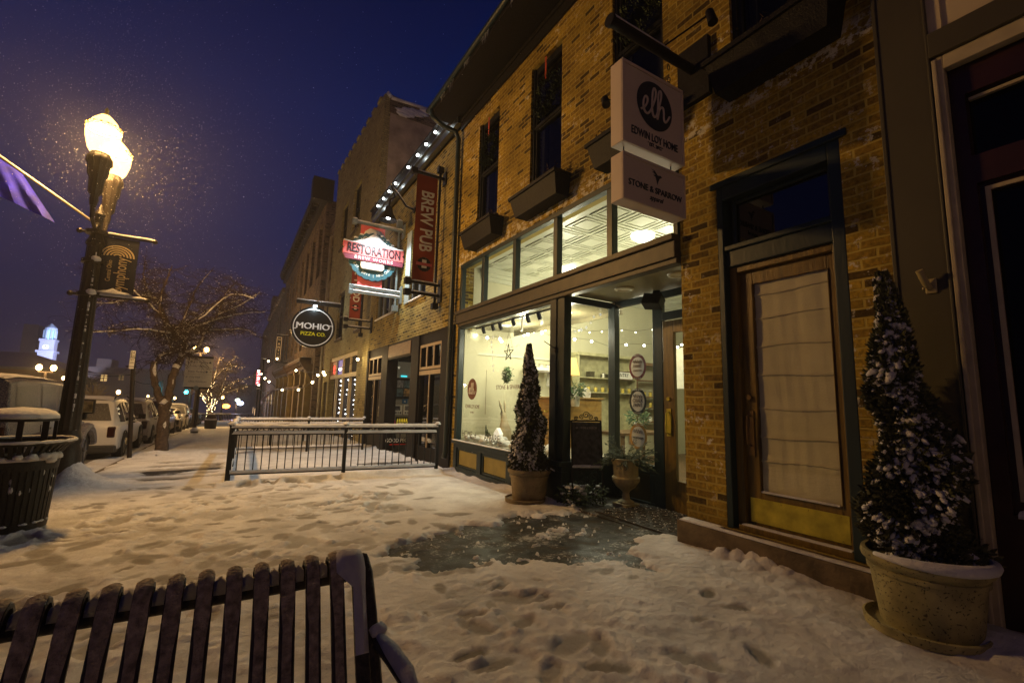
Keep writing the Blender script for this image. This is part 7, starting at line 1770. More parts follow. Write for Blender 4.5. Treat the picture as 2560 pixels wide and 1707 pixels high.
def fn(m):   # end frame
    vs = []
    for (y, z) in prof:
        vs += [Vector((.397, y, z)), Vector((.397, y - .012, z + .004)), Vector((.437, y - .012, z + .004)), Vector((.437, y, z))]
    m.add(vs, [(i * 4 + k, i * 4 + (k + 1) % 4, (i + 1) * 4 + (k + 1) % 4, (i + 1) * 4 + k) for i in range(len(prof) - 1) for k in range(4)])
    m.tube([(.445, 1.76, .77), (.45, 1.72, .83), (.452, 1.67, .80), (.455, 1.60, .69), (.46, 1.52, .52), (.46, 1.50, .30), (.46, 1.56, bz0)], .02, 8)
    m.tube([(.455, 1.60, .66), (.47, 1.54, .625), (.48, 1.45, .62), (.49, 1.33, .61), (.495, 1.22, .57), (.495, 1.16, .48), (.49, 1.18, .3), (.48, 1.2, bz0)], .02, 8)
    m.tube([(.49, 1.22, .46), (.46, 1.5, .44)], .018, 8)
part('end_frame', SLAT, be, fn, True)
def fn(m):
    m.tube([(.47, 1.55, .645), (.48, 1.45, .642), (.49, 1.33, .632), (.495, 1.24, .60)], [.012, .022, .024, .012], 8)
    vs = []; K = 7; L_ = list(range(3, 11))
    for i in L_:
        y, z = prof[i]; a = prof[i - 1]; b = prof[min(len(prof) - 1, i + 1)]; t = Vector((0, b[0] - a[0], b[1] - a[1])).normalized(); nrm = Vector((0, -t.z, t.y))
        for k in range(K):
            q = -1 + 2 * k / (K - 1); vs.append(Vector(((.418 if i < 6 else .395) + q * (.02 if i < 6 else .046) * (1 + .12 * noise.noise(Vector((3, z * 12, k)))), y - .012, z + .006)) + nrm * ((.016 + .01 * noise.noise(Vector((k * .8, z * 9, 2)))) * (1 - abs(q) ** 3)))
    m.add(vs, [(i * K + k, i * K + k + 1, (i + 1) * K + k + 1, (i + 1) * K + k) for i in range(len(L_) - 1) for k in range(K - 1)])
    m.ball((.47, 1.56, .655), .028, (1, 1, .8), 8, 5, .2)
part('snow_cap', SNOW, be, fn, 2)
part('leg', SLAT, be, lambda m: (m.tube([(-.95, 1.5, .44), (-.95, 1.56, bz0)], .02, 8), m.tube([(-.95, 1.2, .44), (-.95, 1.2, bz0)], .02, 8)), True)
part('seat_slats', SLAT, be, lambda m: [m.box(x - .0185, x + .0185, 1.02, 1.37, .418, .43) for x in xs_])

# ================================================================ PARKED CARS
TYRE = mat('tyre', (.012, .012, .012), .8, 0, .2, 30, .3); RIM = mat('alloy_rim', (.20, .20, .20), .35, .8, .1, 5, 0)
CGLASS = mat('car_glass', (.015, .017, .02), .06, 0, 0, 1, 0, spec=.8)
def frost(name, a, b, sc=30):
    m, t, bs = NM(name); N = t.nodes; L = t.links
    geo = N.new('ShaderNodeNewGeometry'); n = N.new('ShaderNodeTexNoise'); n.inputs['Scale'].default_value = sc; n.inputs['Detail'].default_value = 6; L.new(geo.outputs['Position'], n.inputs['Vector'])
    r = N.new('ShaderNodeValToRGB'); r.color_ramp.elements[0].position = .46; r.color_ramp.elements[0].color = (*a, 1); r.color_ramp.elements[1].position = .58; r.color_ramp.elements[1].color = (*b, 1)
    L.new(n.outputs[0], r.inputs[0]); L.new(r.outputs[0], bs.inputs['Base Color']); bs.inputs['Roughness'].default_value = .4
    return m
FROSTG = frost('frosted_window', (.01, .01, .012), (.11, .10, .095), 60)
TAIL = mat('tail_lamp', (.025, .004, .003), .2, 0, 0, 1, 0); PLATE = mat('number_plate', (.3, .3, .28), .5, 0, .5, 60, 0)
def car(label, x, y, L_, W, H, paint, st, snow=.03, glassm=None, grp='cars parked along the kerb', wheel_r=.34, zc=None, win=None, rails=False):
    """nose towards +Y; x,y = middle of rear bumper at kerb side edge => right side at x, rear at y"""
    glassm = glassm or CGLASS
    z = g(y + L_ / 2) - .16 if zc is None else zc
    t = thing('parked_car', label, 'car', (x - W / 2, y + L_ / 2, z), grp)
    hw = W / 2; cx_ = x - hw
    S = [(y + L_ * a, z + H * b0, z + H * b1, z + H * b2, hw * w1, hw * w2) for (a, b0, b1, b2, w1, w2) in st]
    def section(s):
        Y, zb, zl, zr, w1, w2 = s
        zm = zb + (zl - zb) * .5
        return [(-w1 * .93, zb), (-w1, zb + .08), (-w1, zm), (-w1 * .985, zl - .05), (-w1 * .96, zl), (-w2 * 1.0, zr - .06), (-w2 * .90, zr - .015), (-w2 * .5, zr), (w2 * .5, zr), (w2 * .90, zr - .015), (w2 * 1.0, zr - .06), (w1 * .96, zl), (w1 * .985, zl - .05), (w1, zm), (w1, zb + .08), (w1 * .93, zb)]
    def body(m):
        vs = []; n = 16
        for s in S: vs += [(cx_ + a, s[0], b) for a, b in section(s)]
        fs = [(i * n + k, i * n + (k + 1) % n, (i + 1) * n + (k + 1) % n, (i + 1) * n + k) for i in range(len(S) - 1) for k in range(n)]
        fs.append(tuple(range(n - 1, -1, -1))); fs.append(tuple((len(S) - 1) * n + k for k in range(n)))
        m.add(vs, fs)
    part('body', paint, t, body, True, .02)
    def at(a, side, tt, off=.006):
        Y = y + L_ * a
        for s0, s1 in zip(S, S[1:]):
            if s0[0] <= Y <= s1[0] + 1e-6:
                k = (Y - s0[0]) / max(1e-6, s1[0] - s0[0]); zl = s0[2] + (s1[2] - s0[2]) * k; zr = s0[3] + (s1[3] - s0[3]) * k; w1 = (s0[4] + (s1[4] - s0[4]) * k) * .96; w2 = s0[5] + (s1[5] - s0[5]) * k
                return Vector((cx_ + side * (w1 + (w2 - w1) * tt + off), Y, zl + (zr - .06 - zl) * tt))
    for (a0, a1, b0, b1) in (win or ((.08, .22, .14, .80), (.25, .42, .10, .9), (.44, .60, .10, .9))):
        part('side_window', glassm, t, lambda m: [m.add([at(a0, s, b0), at(a1, s, .08), at(a1 - (.10 if a1 >= .58 else .0), s, .9), at(a0 + (.02 if a0 < .1 else 0), s, b1)], [(0, 1, 2, 3)] if s > 0 else [(3, 2, 1, 0)]) for s in (-1, 1)])
    # rear window between belt and roof on the tail
    s0, s1 = S[1], S[2]
    def rw(m):
        a = [(-.80, .12), (.80, .12), (.78, .86), (-.78, .86)]
        m.add([(cx_ + q * (s0[4] + (s1[5] - s0[4]) * r), s0[0] + (s1[0] - s0[0]) * r - .012, s0[3] + (s1[3] - s0[3]) * r + .004) for q, r in a], [(0, 1, 2, 3)])
    part('rear_window', FROSTG, t, rw)
    def ws(m):
        for i in range(len(S) - 1):
            if S[i][0] > y + L_ * .5 and S[i + 1][3] < S[i][3] - .2:
                p, q = S[i], S[i + 1]
                m.add([(cx_ + s * (p[5] + (q[4] - p[5]) * r), p[0] + (q[0] - p[0]) * r + .01, p[3] + (q[3] - p[3]) * r + .012) for s, r in ((-.85, .9), (-.82, .1), (.82, .1), (.85, .9))], [(0, 1, 2, 3)]); break
    part('windscreen', glassm, t, ws)
    zt_ = S[1][2]
    for s in (-1, 1):
        part('tail_lamp', TAIL, t, lambda m: m.box(cx_ + s * hw * .80 - .07, cx_ + s * hw * .80 + .10, S[0][0] - .02, S[0][0] + .12, zt_ - .30, zt_ - .02), bev=.03)
        part('wing_mirror', BLKM, t, lambda m: (m.box(cx_ + s * (hw + .10) - .09, cx_ + s * (hw + .10) + .09, y + L_ * .60, y + L_ * .60 + .09, z + H * .60, z + H * .60 + .15), m.bar((cx_ + s * hw * .9, y + L_ * .61, z + H * .61), (cx_ + s * (hw + .05), y + L_ * .61, z + H * .62), .04)), bev=.02)
    part('bumper', mat('bumper_plastic', (.03, .03, .03), .6, 0, .2, 20, .2), t, lambda m: m.box(cx_ - hw * .97, cx_ + hw * .97, y - .05, y + .3, z + .22, z + .42), bev=.04)
    part('number_plate', PLATE, t, lambda m: m.box(cx_ - .15, cx_ + .15, y - .06, y - .045, z + .48, z + .63))
    for a in (.19, .80):
        for s in (-1, 1):
            c = Vector((cx_ + s * (hw - .09), y + L_ * a, z + wheel_r))
            w_ = part('wheel', TYRE, t, lambda m: m.tube([c + Vector((k, 0, 0)) for k in (-.115, -.10, .10, .115)], [wheel_r * .86, wheel_r, wheel_r, wheel_r * .86], 28), True)
            part('rim', RIM, w_, lambda m: (m.tube([c + Vector((s * .10, 0, 0)), c + Vector((s * .118, 0, 0))], [wheel_r * .62, wheel_r * .6], 20), [m.bar(c + Vector((s * .12, 0, 0)), c + Vector((s * .12, wheel_r * .58 * math.cos(q), wheel_r * .58 * math.sin(q))), .04, .012) for q in [2 * PI * k / 5 for k in range(5)]]))
            part('wheel_arch', BLK, w_, lambda m: m.tube([c + Vector((s * .092, (wheel_r + .05) * math.cos(q), (wheel_r + .05) * math.sin(q))) for q in [PI * k / 14 for k in range(15)]], .022, 6))
    part('door_handle', BLKM, t, lambda m: [m.box(cx_ + s * hw - .015, cx_ + s * hw + .02, y + L_ * a, y + L_ * a + .16, z + H * .55, z + H * .55 + .03) for s in (-1, 1) for a in (.30, .46)])
    part('door_seams', BLK, t, lambda m: [m.bar((cx_ + s * (hw + .001), y + L_ * a, z + .35), (cx_ + s * (hw * .97 + .001), y + L_ * a, z + H * .6), .008) for s in (-1, 1) for a in (.26, .43, .62)])
    if rails: part('roof_rails', BLK, t, lambda m: [m.tube([(cx_ + s * hw * .72, y + L_ * .10, z + H * .99), (cx_ + s * hw * .72, y + L_ * .14, z + H + .05), (cx_ + s * hw * .72, y + L_ * .50, z + H + .05), (cx_ + s * hw * .72, y + L_ * .55, z + H * .99)], .018, 6) for s in (-1, 1)], True)
    if snow:
        def sn(m):
            vs = []; K = 7; idx = [s for s in S if True]; rows = []
            for i, s in enumerate(S[1:], 1):
                w = s[5] if s[3] > z + H * .8 else s[5] * .95
                hh = snow if s[3] > z + H * .8 else snow * .6
                for k in range(K):
                    q = -1 + 2 * k / (K - 1); vs.append((cx_ + q * w * .93, s[0], s[3] - (.012 if abs(q) > .9 else -.004) + hh * (1 - q ** 4) * (1 + .3 * noise.noise(Vector((s[0] * 3, q * 3, 0))))))
            n = len(S) - 1
            keep = []
            for i in range(n - 1):
                if abs(S[i + 1][3] - S[i + 2][3]) < .22: keep += [(i * K + k, i * K + k + 1, (i + 1) * K + k + 1, (i + 1) * K + k) for k in range(K - 1)]
            m.add(vs, keep)
        part('snow_cap', SNOW, t, sn, 2)
    return t
SUV = [(0, .20, .50, .52, .96, .90), (.015, .16, .56, .60, 1, .84), (.09, .16, .57, .96, 1, .74), (.16, .16, .57, 1.0, 1, .73), (.30, .16, .57, 1.01, 1, .74), (.46, .16, .57, .99, 1, .73), (.56, .16, .56, .95, 1, .70), (.68, .16, .55, .60, 1, .80), (.74, .16, .54, .57, .99, .86), (.90, .18, .50, .53, .96, .80), (1, .22, .42, .45, .84, .66)]
SED = [(0, .24, .52, .56, .92, .80), (.03, .18, .58, .64, .98, .84), (.16, .18, .60, .66, 1, .84), (.27, .18, .62, .97, 1, .64), (.40, .18, .62, 1.0, 1, .66), (.52, .18, .61, .98, 1, .65), (.70, .18, .58, .62, 1, .84), (.90, .2, .50, .54, .95, .78), (1, .24, .42, .46, .84, .66)]
def paint(name, c, dust=.35):
    return frost(name, c, tuple(min(.75, a * (1 - dust) + .55 * dust) for a in c), 24)
XK = -2.42
rear = PG(250, 1150, -.12)
SY = 15.7
car('white small sport utility car parked second from the lamp post', XK, SY, 4.3, 1.78, 1.62, paint('white_paint', (.50, .49, .47), .2), SUV, .03, rails=True)
car('silver beige sport utility car, third in the kerb row behind the sign pole', XK, SY + 5.4, 4.5, 1.82, 1.68, paint('silver_paint', (.30, .27, .24), .3), SUV, .04, rails=True)
car('dark red sport utility car partly hidden behind the bare tree trunk', XK, SY + 10.9, 4.6, 1.85, 1.78, paint('dark_red_paint', (.07, .012, .015), .1), SUV, .03)
car('tan saloon car, farthest of the near kerb row beyond the tree', XK + .05, SY + 17.0, 4.6, 1.78, 1.42, paint('tan_paint', (.26, .21, .13), .3), SED, .04)
car('grey van like car with a light bar far along the kerb', XK, SY + 23.5, 4.9, 1.9, 1.75, paint('grey_paint', (.20, .2, .2), .5), SUV, .05)
car('small dark saloon glimpsed far down the kerb row', XK + .3, SY + 30.5, 4.4, 1.8, 1.45, paint('black_paint', (.03, .03, .03), .4), SED, .04)
# boxy off-road car, nearest
JB = [(0, .22, .62, .66, .97, .93), (.01, .22, .63, .98, .98, .88), (.10, .22, .63, 1.0, .98, .87), (.35, .22, .63, 1.0, .98, .87), (.55, .22, .63, .985, .98, .86), (.62, .22, .62, .96, .98, .84), (.685, .22, .60, .62, .95, .84), (.90, .26, .56, .585, .86, .76), (1, .30, .54, .56, .80, .72)]
jy = 9.0
XJ = -2.52
jp = car('dark blue boxy off-road car crusted with snow beside the lamp post', XJ, jy, 4.6, 1.75, 1.85, frost('snowy_navy', (.035, .035, .06), (.20, .19, .18), 75), JB, .05, glassm=FROSTG, wheel_r=.42, win=((.04, .24, .10, .88), (.28, .43, .10, .88), (.46, .60, .10, .88)))
jz = g(jy + 2.3) - .16
part('fender_flare', frost('flare', (.02, .02, .04), (.15, .14, .14), 60), jp, lambda m: [m.tube([(XJ + .04, jy + 4.6 * .80 + .58 * math.cos(q), jz + .42 + .50 * math.sin(q)) for q in [R(15) + R(150) * k / 12 for k in range(13)]], .09, 8)] and m.tube([(XJ + .04, jy + 4.6 * .19 + .58 * math.cos(q), jz + .42 + .50 * math.sin(q)) for q in [R(15) + R(150) * k / 12 for k in range(13)]], .09, 8), True)
mp_ = PX(213, 1016, XJ + .18)
part('mirror_glass', mat('mirror_reflection', (.50, .42, .25), .05, .9, .6, 12, 0), jp, lambda m: m.box(mp_.x - .11, mp_.x + .11, mp_.y - .02, mp_.y, mp_.z - .11, mp_.z + .11), bev=.02)
part('mirror_housing', BLKM, jp, lambda m: (m.box(mp_.x - .135, mp_.x + .135, mp_.y + .001, mp_.y + .09, mp_.z - .135, mp_.z + .135), m.bar((XJ - .1, mp_.y + .05, mp_.z - .12), (mp_.x, mp_.y + .05, mp_.z - .12), .05)), bev=.03)

# ================================================================ SIGNS ON POLES
sp = PG(325, 1143); Yp = sp.y
pk = thing('parking_sign', 'small white two hour parking sign on a dark pole by the kerb', 'sign', tuple(sp))
s0_, s1_ = PY(*z5b(1578, 595), Yp), PY(*z5b(1668, 378), Yp)
def lean(z): return sp.x + (((s0_.x + s1_.x) / 2) - sp.x) * (z - sp.z) / (s1_.z - sp.z)
part('pole', IRON, pk, lambda m: m.tube([sp - Vector((0, 0, .2)), (lean(s1_.z), Yp + .03, s1_.z - .02)], .048, 10), True)
zm_ = s0_.z + (s1_.z - s0_.z) * .62
sg1 = part('plate', WHITEV, pk, lambda m: m.box(s0_.x, s1_.x, Yp - .035, Yp - .025, zm_ + .01, s1_.z), bev=.003)
sg2 = part('plate', WHITEV, pk, lambda m: m.box(s0_.x, s1_.x, Yp - .035, Yp - .025, s0_.z, zm_ - .01), bev=.003)
xw_ = s1_.x - s0_.x; xm_ = (s0_.x + s1_.x) / 2; INK = mat('sign_ink', (.02, .02, .025), .5, 0, 0, 1, 0)
part('ink_panel', INK, sg1, lambda m: m.box(s0_.x + .01, s0_.x + xw_ * .34, Yp - .038, Yp - .0355, zm_ + .02, s1_.z - .01))
text('lettering', '2', WHITEV, sg1, (s0_.x + xw_ * .18, Yp - .039, (zm_ + s1_.z) / 2), XR, ZU, .10, .002); fitx(LT[0], xw_ * .22)
text('lettering', 'HR', INK, sg1, (s0_.x + xw_ * .67, Yp - .037, zm_ + (s1_.z - zm_) * .68), XR, ZU, .06, .002); fitx(LT[0], xw_ * .3)
text('lettering', 'PARKING', INK, sg1, (s0_.x + xw_ * .67, Yp - .037, zm_ + (s1_.z - zm_) * .25), XR, ZU, .03, .002, .9); fitx(LT[0], xw_ * .5)
text('lettering', '8:00 AM', INK, sg2, (xm_, Yp - .037, s0_.z + (zm_ - s0_.z) * .80), XR, ZU, .045, .002); fitx(LT[0], xw_ * .7)
text('lettering', '5:00 PM', INK, sg2, (xm_, Yp - .037, s0_.z + (zm_ - s0_.z) * .52), XR, ZU, .045, .002); fitx(LT[0], xw_ * .7)
part('arrow', INK, sg2, lambda m: (m.box(xm_ - .07, xm_ + .07, Yp - .038, Yp - .0355, s0_.z + .045, s0_.z + .06), [m.prism([Vector((xm_ + s * .12, 0, s0_.z + .0525)), Vector((xm_ + s * .065, 0, s0_.z + .085)), Vector((xm_ + s * .065, 0, s0_.z + .02))], (0, Yp - .038, 0), (0, Yp - .0355, 0)) for s in (-1, 1)]))
ip = PG(483, 1082); Yi = ip.y
def yi(x, y): return PY(*z4d(x, y), Yi)
inf = thing('direction_sign', 'grey directory sign of parking and city hall arrows on a dark fluted pole', 'sign', tuple(ip))
A0, A1, A2, A3 = yi(410, 765), yi(775, 775), yi(800, 400), yi(440, 390)
ANG = R(-8)
xL, xR_, zB, zT = (A0.x + A3.x) / 2, (A1.x + A2.x) / 2, (A0.z + A1.z) / 2, (A2.z + A3.z) / 2
xC = (xL + xR_) / 2
BRD = mat('greyed_sign_face', (.66, .62, .50), .7, 0, .1, 3, 0)
part('board', BRD, inf, lambda m: m.box(xL, xR_, Yi - .04, Yi, zB, zT), bev=.006)
part('frame', IRON, inf, lambda m: (m.box(xL + .04, xR_, Yi - .035, Yi + .02, zT, zT + .11), m.box(xL + .05, xR_, Yi - .03, Yi + .02, zB - .10, zB)))
part('pole', IRON, inf, lambda m: m.lathe([(.16, -.2), (.16, .1), (.13, .18), (.07, .28), (.065, zB - ip.z - .1)], (ip.x + .04, Yi, ip.z), 20, 10, .08), True)
part('snow_cap', SNOW, inf, lambda m: m.ball((ip.x + .04, Yi, ip.z + .1), .2, (1, 1, .9), 12, 6, .08, True), 2)
part('roundel', STEEL, inf, lambda m: m.tube([(xC - .03, Yi - .06, zB - .05), (xC - .03, Yi, zB - .05)], .11, 20))
hB = zT - zB; wB = xR_ - xL
GI = mat('faded_ink', (.10, .10, .09), .6, 0, 0, 1, 0)
for k, (s, fx, fz) in enumerate((('Public Parking', .50, .86), ('Selby Stadium', .52, .72), ('Public Parking', .42, .53), ('City Hall', .38, .34), ('Ohio Wesleyan', .50, .19))):
    text('lettering', s, GI, inf, (xL + wB * fx, Yi - .041, zB + hB * fz), XR, ZU, hB * .062, .002, 1); fitx(LT[0], wB * (.62, .60, .60, .38, .64)[k])
part('divider_lines', GI, inf, lambda m: [m.box(xL + .01, xR_ - .01, Yi - .043, Yi - .0405, zB + hB * f, zB + hB * f + .008) for f in (.63, .44)])
def arrow(m, x, z, dx, dz, s=.05):
    c = Vector((x, Yi - .0435, z)); d = Vector((dx, 0, dz)); e = Vector((-dz, 0, dx))
    m.add([c + d * s, c + e * s * .6, c - e * s * .6], [(0, 1, 2)]); m.add([c + e * s * .15, c - e * s * .15, c - e * s * .15 - d * s, c + e * s * .15 - d * s], [(0, 1, 2, 3)])
part('arrows', GI, inf, lambda m: (arrow(m, xL + wB * .10, zB + hB * .86, -1, 0), arrow(m, xL + wB * .93, zB + hB * .53, 1, 0), arrow(m, xL + wB * .10, zB + hB * .34, 0, 1), [m.tube([(xL + wB * a, Yi - .044, zB + hB * b), (xL + wB * a, Yi - .041, zB + hB * b)], .05, 14) for a, b in ((.89, .86), (.79, .53))]))

# ================================================================ TREES
BARK = mat('snowy_bark', (.085, .060, .045), .9, 0, .5, 14, .7, 30)
TWIG = mat('dark_twig', (.05, .032, .026), .9, 0, .3, 10, 0)
def tree(name, label, base, limbs, Yc, tw_n, seed, ext, depth=1.6, snowy=True, twl=.30, lvl=3, twr=.010, grp=None, drop=-.1):
    """limbs: list of chains [(x,z,dy,r)...] in the tree's own frame; then twigs grow off them"""
    rnd = random.Random(seed)
    t = thing(name, label, 'tree', tuple(base), grp)
    ch_ = [[(Vector((x, Yc + dy, z)), r) for (x, z, dy, r) in c] for c in limbs]
    def smooth(c, k=4):
        out = []
        for i in range(len(c) - 1):
            p0 = c[max(0, i - 1)][0]; p1, r1 = c[i]; p2, r2 = c[i + 1]; p3 = c[min(len(c) - 1, i + 2)][0]
            for q in range(k):
                s = q / k
                out.append((.5 * ((2 * p1) + (-p0 + p2) * s + (2 * p0 - 5 * p1 + 4 * p2 - p3) * s * s + (-p0 + 3 * p1 - 3 * p2 + p3) * s ** 3) + Vector((rnd.gauss(0, .012), rnd.gauss(0, .012), rnd.gauss(0, .008))), r1 + (r2 - r1) * s))
        out.append(c[-1]); return out
    ch_ = [smooth(c) for c in ch_]
    part('trunk', BARK, t, lambda m: [m.tube([p for p, r in c], [r for p, r in c], 9) for c in ch_], 2)
    segs = []
    def twig(m, p, d, L_, r, l, sn):
        pts = [p]; n = 4
        for i in range(n):
            d = (d + Vector((rnd.gauss(0, .22), rnd.gauss(0, .22), rnd.gauss(0, .16))) + Vector((0, 0, drop * .5))).normalized(); p = p + d * L_ / n; pts.append(p)
        m.tube(pts, [r * (1 - .55 * i / n) for i in range(n + 1)], 4 if l < 2 else 5, False)
        if sn is not None and l >= 3:
            sn.tube([q + Vector((0, 0, r * .75)) for q in pts], [r * .85 * (1 - .5 * i / n) for i in range(n + 1)], 5, False)
        if l > 0:
            for k in range(3 if l > 1 else 4):
                i = rnd.randint(1, n); dd = (d + Vector((rnd.gauss(0, .7), rnd.gauss(0, .7), rnd.gauss(.02, .35)))).normalized()
                twig(m, pts[i], dd, L_ * rnd.uniform(.5, .8), r * .55, l - 1, sn)
        else:
            sn2.append(p)
    sn2 = []; snm = MB(); tm = MB()
    for c in ch_:
        for i in range(len(c) - 1):
            p, r = c[i]
            if r < ext:
                for _ in range(tw_n):
                    d = Vector((rnd.gauss(0, 1), rnd.gauss(0, 1), rnd.gauss(.25, .35))).normalized()
                    twig(tm, p, d, twl * rnd.uniform(.7, 1.5), max(.006, min(r * .5, twr)), lvl - 1, snm if snowy else None)
    tm.build('twigs', TWIG, t)
    if snowy:
        def sn(m):
            for c in ch_:
                for (p, r), (q, r2) in zip(c, c[1:]):
                    d = (q - p).normalized(); k = 1 - abs(d.z) ** 2
                    o1 = (Vector((0, -.42, .45)) if k > .35 else Vector((.30, -.62, .1)))
                    ra = max(r, .021) * (.9 if k > .35 else .50 * max(0, .35 + 2.2 * noise.noise(p * 2.3 + Vector((0, 0, 7))))); rb = max(r2, .021) * (.9 if k > .35 else .50 * max(0, .35 + 2.2 * noise.noise(q * 2.3 + Vector((0, 0, 7)))))
                    if ra + rb > .012: m.tube([p + o1 * r, q + o1 * r2], [ra, rb], 7)
        snm2 = MB(); sn(snm2); snm2.v += []; b = len(snm2.v); snm2.v += snm.v; snm2.f += [tuple(b + i for i in f) for f in snm.f]
        for p in sn2[::6]: snm2.ball(p, rnd.uniform(.007, .015), (1.2, 1.2, .7), 5, 4)
        snm2.build('snow_cap', SNOW, t, 2)
    return t
tb0 = PG(405, 1126); YT = tb0.y
def T(x, y, dy, r): p = PY(x / 3.136, 800 + y / 3.136, YT); return (p.x + 0, p.z, dy, r)
def TT(x, y, dy, r): p = PY(x * 1.0884, y * 1.0884, YT); return (p.x, p.z, dy, r)
kk = YT / 14.0
limbs = [
 [(tb0.x, tb0.z - .1, 0, .17), T(1270, 900, 0, .145), T(1285, 760, 0, .135), T(1290, 660, 0, .15)],
 [T(1285, 670, 0, .12), T(1225, 540, -.05, .085), T(1205, 420, -.1, .085), T(1215, 335, -.1, .085)],
 [T(1215, 345, -.1, .05), T(1270, 285, -.15, .045), T(1345, 255, -.2, .04), T(1330, 180, -.3, .03), T(1290, 90, -.4, .025)],
 [T(1295, 670, 0, .12), T(1330, 560, .05, .10), T(1350, 440, .05, .10), T(1400, 340, .1, .10), T(1440, 250, .1, .09)],
 [T(1440, 260, .1, .07), T(1450, 160, .1, .06), T(1390, 120, 0, .055), T(1340, 90, -.1, .05), TT(360, 690, -.2, .035), TT(310, 690, -.3, .025), TT(265, 700, -.3, .015), TT(215, 700, -.4, .01)],
 [T(1440, 260, .1, .06), T(1540, 225, .2, .05), T(1590, 110, .2, .045), TT(475, 760, .2, .035), TT(500, 720, .3, .03), TT(520, 670, .3, .02), TT(545, 640, .3, .012)],
 [TT(400, 770, 0, .05), TT(440, 755, .1, .04), TT(490, 735, .1, .03), TT(550, 720, .1, .02), TT(610, 715, .1, .01)],
 [TT(440, 755, .3, .035), TT(500, 755, .4, .025), TT(560, 752, .5, .015), TT(590, 765, .5, .008)],
 [TT(395, 765, -.1, .045), TT(370, 720, -.3, .035), TT(380, 670, -.4, .025), TT(400, 620, -.5, .012)],
 [TT(400, 770, .2, .045), TT(430, 700, .5, .035), TT(450, 650, .7, .02), TT(490, 600, .8, .01)],
 [TT(372, 725, -.3, .03), TT(320, 680, -.5, .02), TT(280, 650, -.6, .012), TT(240, 640, -.7, .008)],
 [TT(350, 690, -.2, .03), TT(330, 640, 0, .02), TT(330, 600, .1, .01)],
 [TT(395, 770, -.4, .035), TT(340, 765, -.8, .025), TT(280, 770, -1.0, .015), TT(220, 775, -1.1, .008)],
 [TT(500, 720, .3, .025), TT(560, 690, .6, .018), TT(600, 660, .7, .009)],
 [TT(410, 760, .5, .035), TT(470, 700, 1.1, .025), TT(560, 670, 1.4, .012)],
 [TT(460, 740, -.5, .03), TT(530, 690, -.9, .02), TT(580, 700, -1.1, .010)],
]
tree('bare_tree', 'nearest bare tree with a forked trunk and flat snowy crown on the sidewalk', tb0, limbs, YT, 5, 11, .075, snowy=True, twl=.36, lvl=3, twr=.0095, grp='bare street trees')
t2 = PG(560, 1068); Y2 = t2.y + 2.5
t2 = Vector((PY(520, 1060, Y2).x, Y2, g(Y2)))
def D(x, y, dy, r): p = PY(*z4d(x, y), Y2); return (p.x, p.z, dy, r)
limbs = [[(D(750, 1270, 0, .17)[0], g(Y2) - .1, 0, .17), D(755, 1100, 0, .14), D(750, 1000, 0, .13)], [D(750, 1010, 0, .10), D(690, 930, 0, .08), D(630, 870, 0, .07), D(620, 820, 0, .06), D(660, 790, 0, .06), D(700, 700, 0, .04), D(640, 560, 0, .02)],
         [D(755, 1000, .2, .09), D(760, 900, .2, .08), D(745, 820, .2, .06), D(800, 700, .2, .05), D(900, 560, .2, .04), D(1050, 500, .3, .02), D(1200, 520, .3, .01)], [D(790, 1080, .1, .09), D(820, 980, .2, .08), D(870, 880, .2, .06), D(960, 780, .3, .05), D(1100, 700, .4, .03), D(1300, 640, .5, .012)],
         [D(880, 870, 0, .05), D(950, 650, .3, .04), D(1000, 480, .4, .03), D(1100, 360, .4, .015)], [D(780, 740, 0, .05), D(860, 500, -.3, .03), D(900, 380, -.4, .012)], [D(880, 880, -.2, .05), D(1050, 820, -.4, .03), D(1250, 760, -.5, .012)]]
tr2 = tree('bare_tree', 'farther bare tree wrapped in warm fairy lights behind the directory sign', t2, limbs, Y2, 5, 5, .072, snowy=True, twl=.55, lvl=3, twr=.014, grp='bare street trees')
FAIRY = emit('fairy_light', (1, .74, .36), 16)
wrp = thing('fairy_lights', 'warm fairy lights wound round the trunk and limbs of the farther bare tree', 'string lights', (t2.x, t2.y, t2.z))
def fn(m):
    rnd = random.Random(3)
    for c in limbs[:4]:
        pts = [Vector((x, Y2 + dy, z)) for x, z, dy, r in c]; rr = [r for *_, r in c]
        for i in range(len(pts) - 1):
            if pts[i].z > D(700, 780, 0, 0)[1]: break
            n = int((pts[i + 1] - pts[i]).length / .045)
            for k in range(n):
                a = rnd.uniform(0, 2 * PI); p = pts[i].lerp(pts[i + 1], k / n); r = rr[i] + .02
                m.ball(p + Vector((math.cos(a) * r, math.sin(a) * r, 0)), .018, n=5, m=4)
bl_ = part('bulbs', FAIRY, wrp, fn); bl_['kind'] = 'stuff'
def fn(m):
    rnd = random.Random(8)
    for c in limbs[1:]:
        pts = [Vector((x, Y2 + dy, z)) for x, z, dy, r in c]
        for i in range(1, len(pts) - 1):
            for k in range(7): m.ball(pts[i].lerp(pts[i + 1], rnd.random()) + Vector((rnd.gauss(0, .12), rnd.gauss(0, .12), rnd.gauss(0, .1))), .012, n=5, m=4)
bl_ = part('crown_bulbs', emit('fairy_light_dim', (1, .62, .25), 7), wrp, fn); bl_['kind'] = 'stuff'
plight('fairy_glow', (t2.x + .3, t2.y - .6, D(900, 650, 0, 0)[1]), 26, (1, .62, .22), .5); plight('fairy_glow', (t2.x + .2, t2.y - .7, t2.z + 1.4), 9, (1, .75, .4), .4)
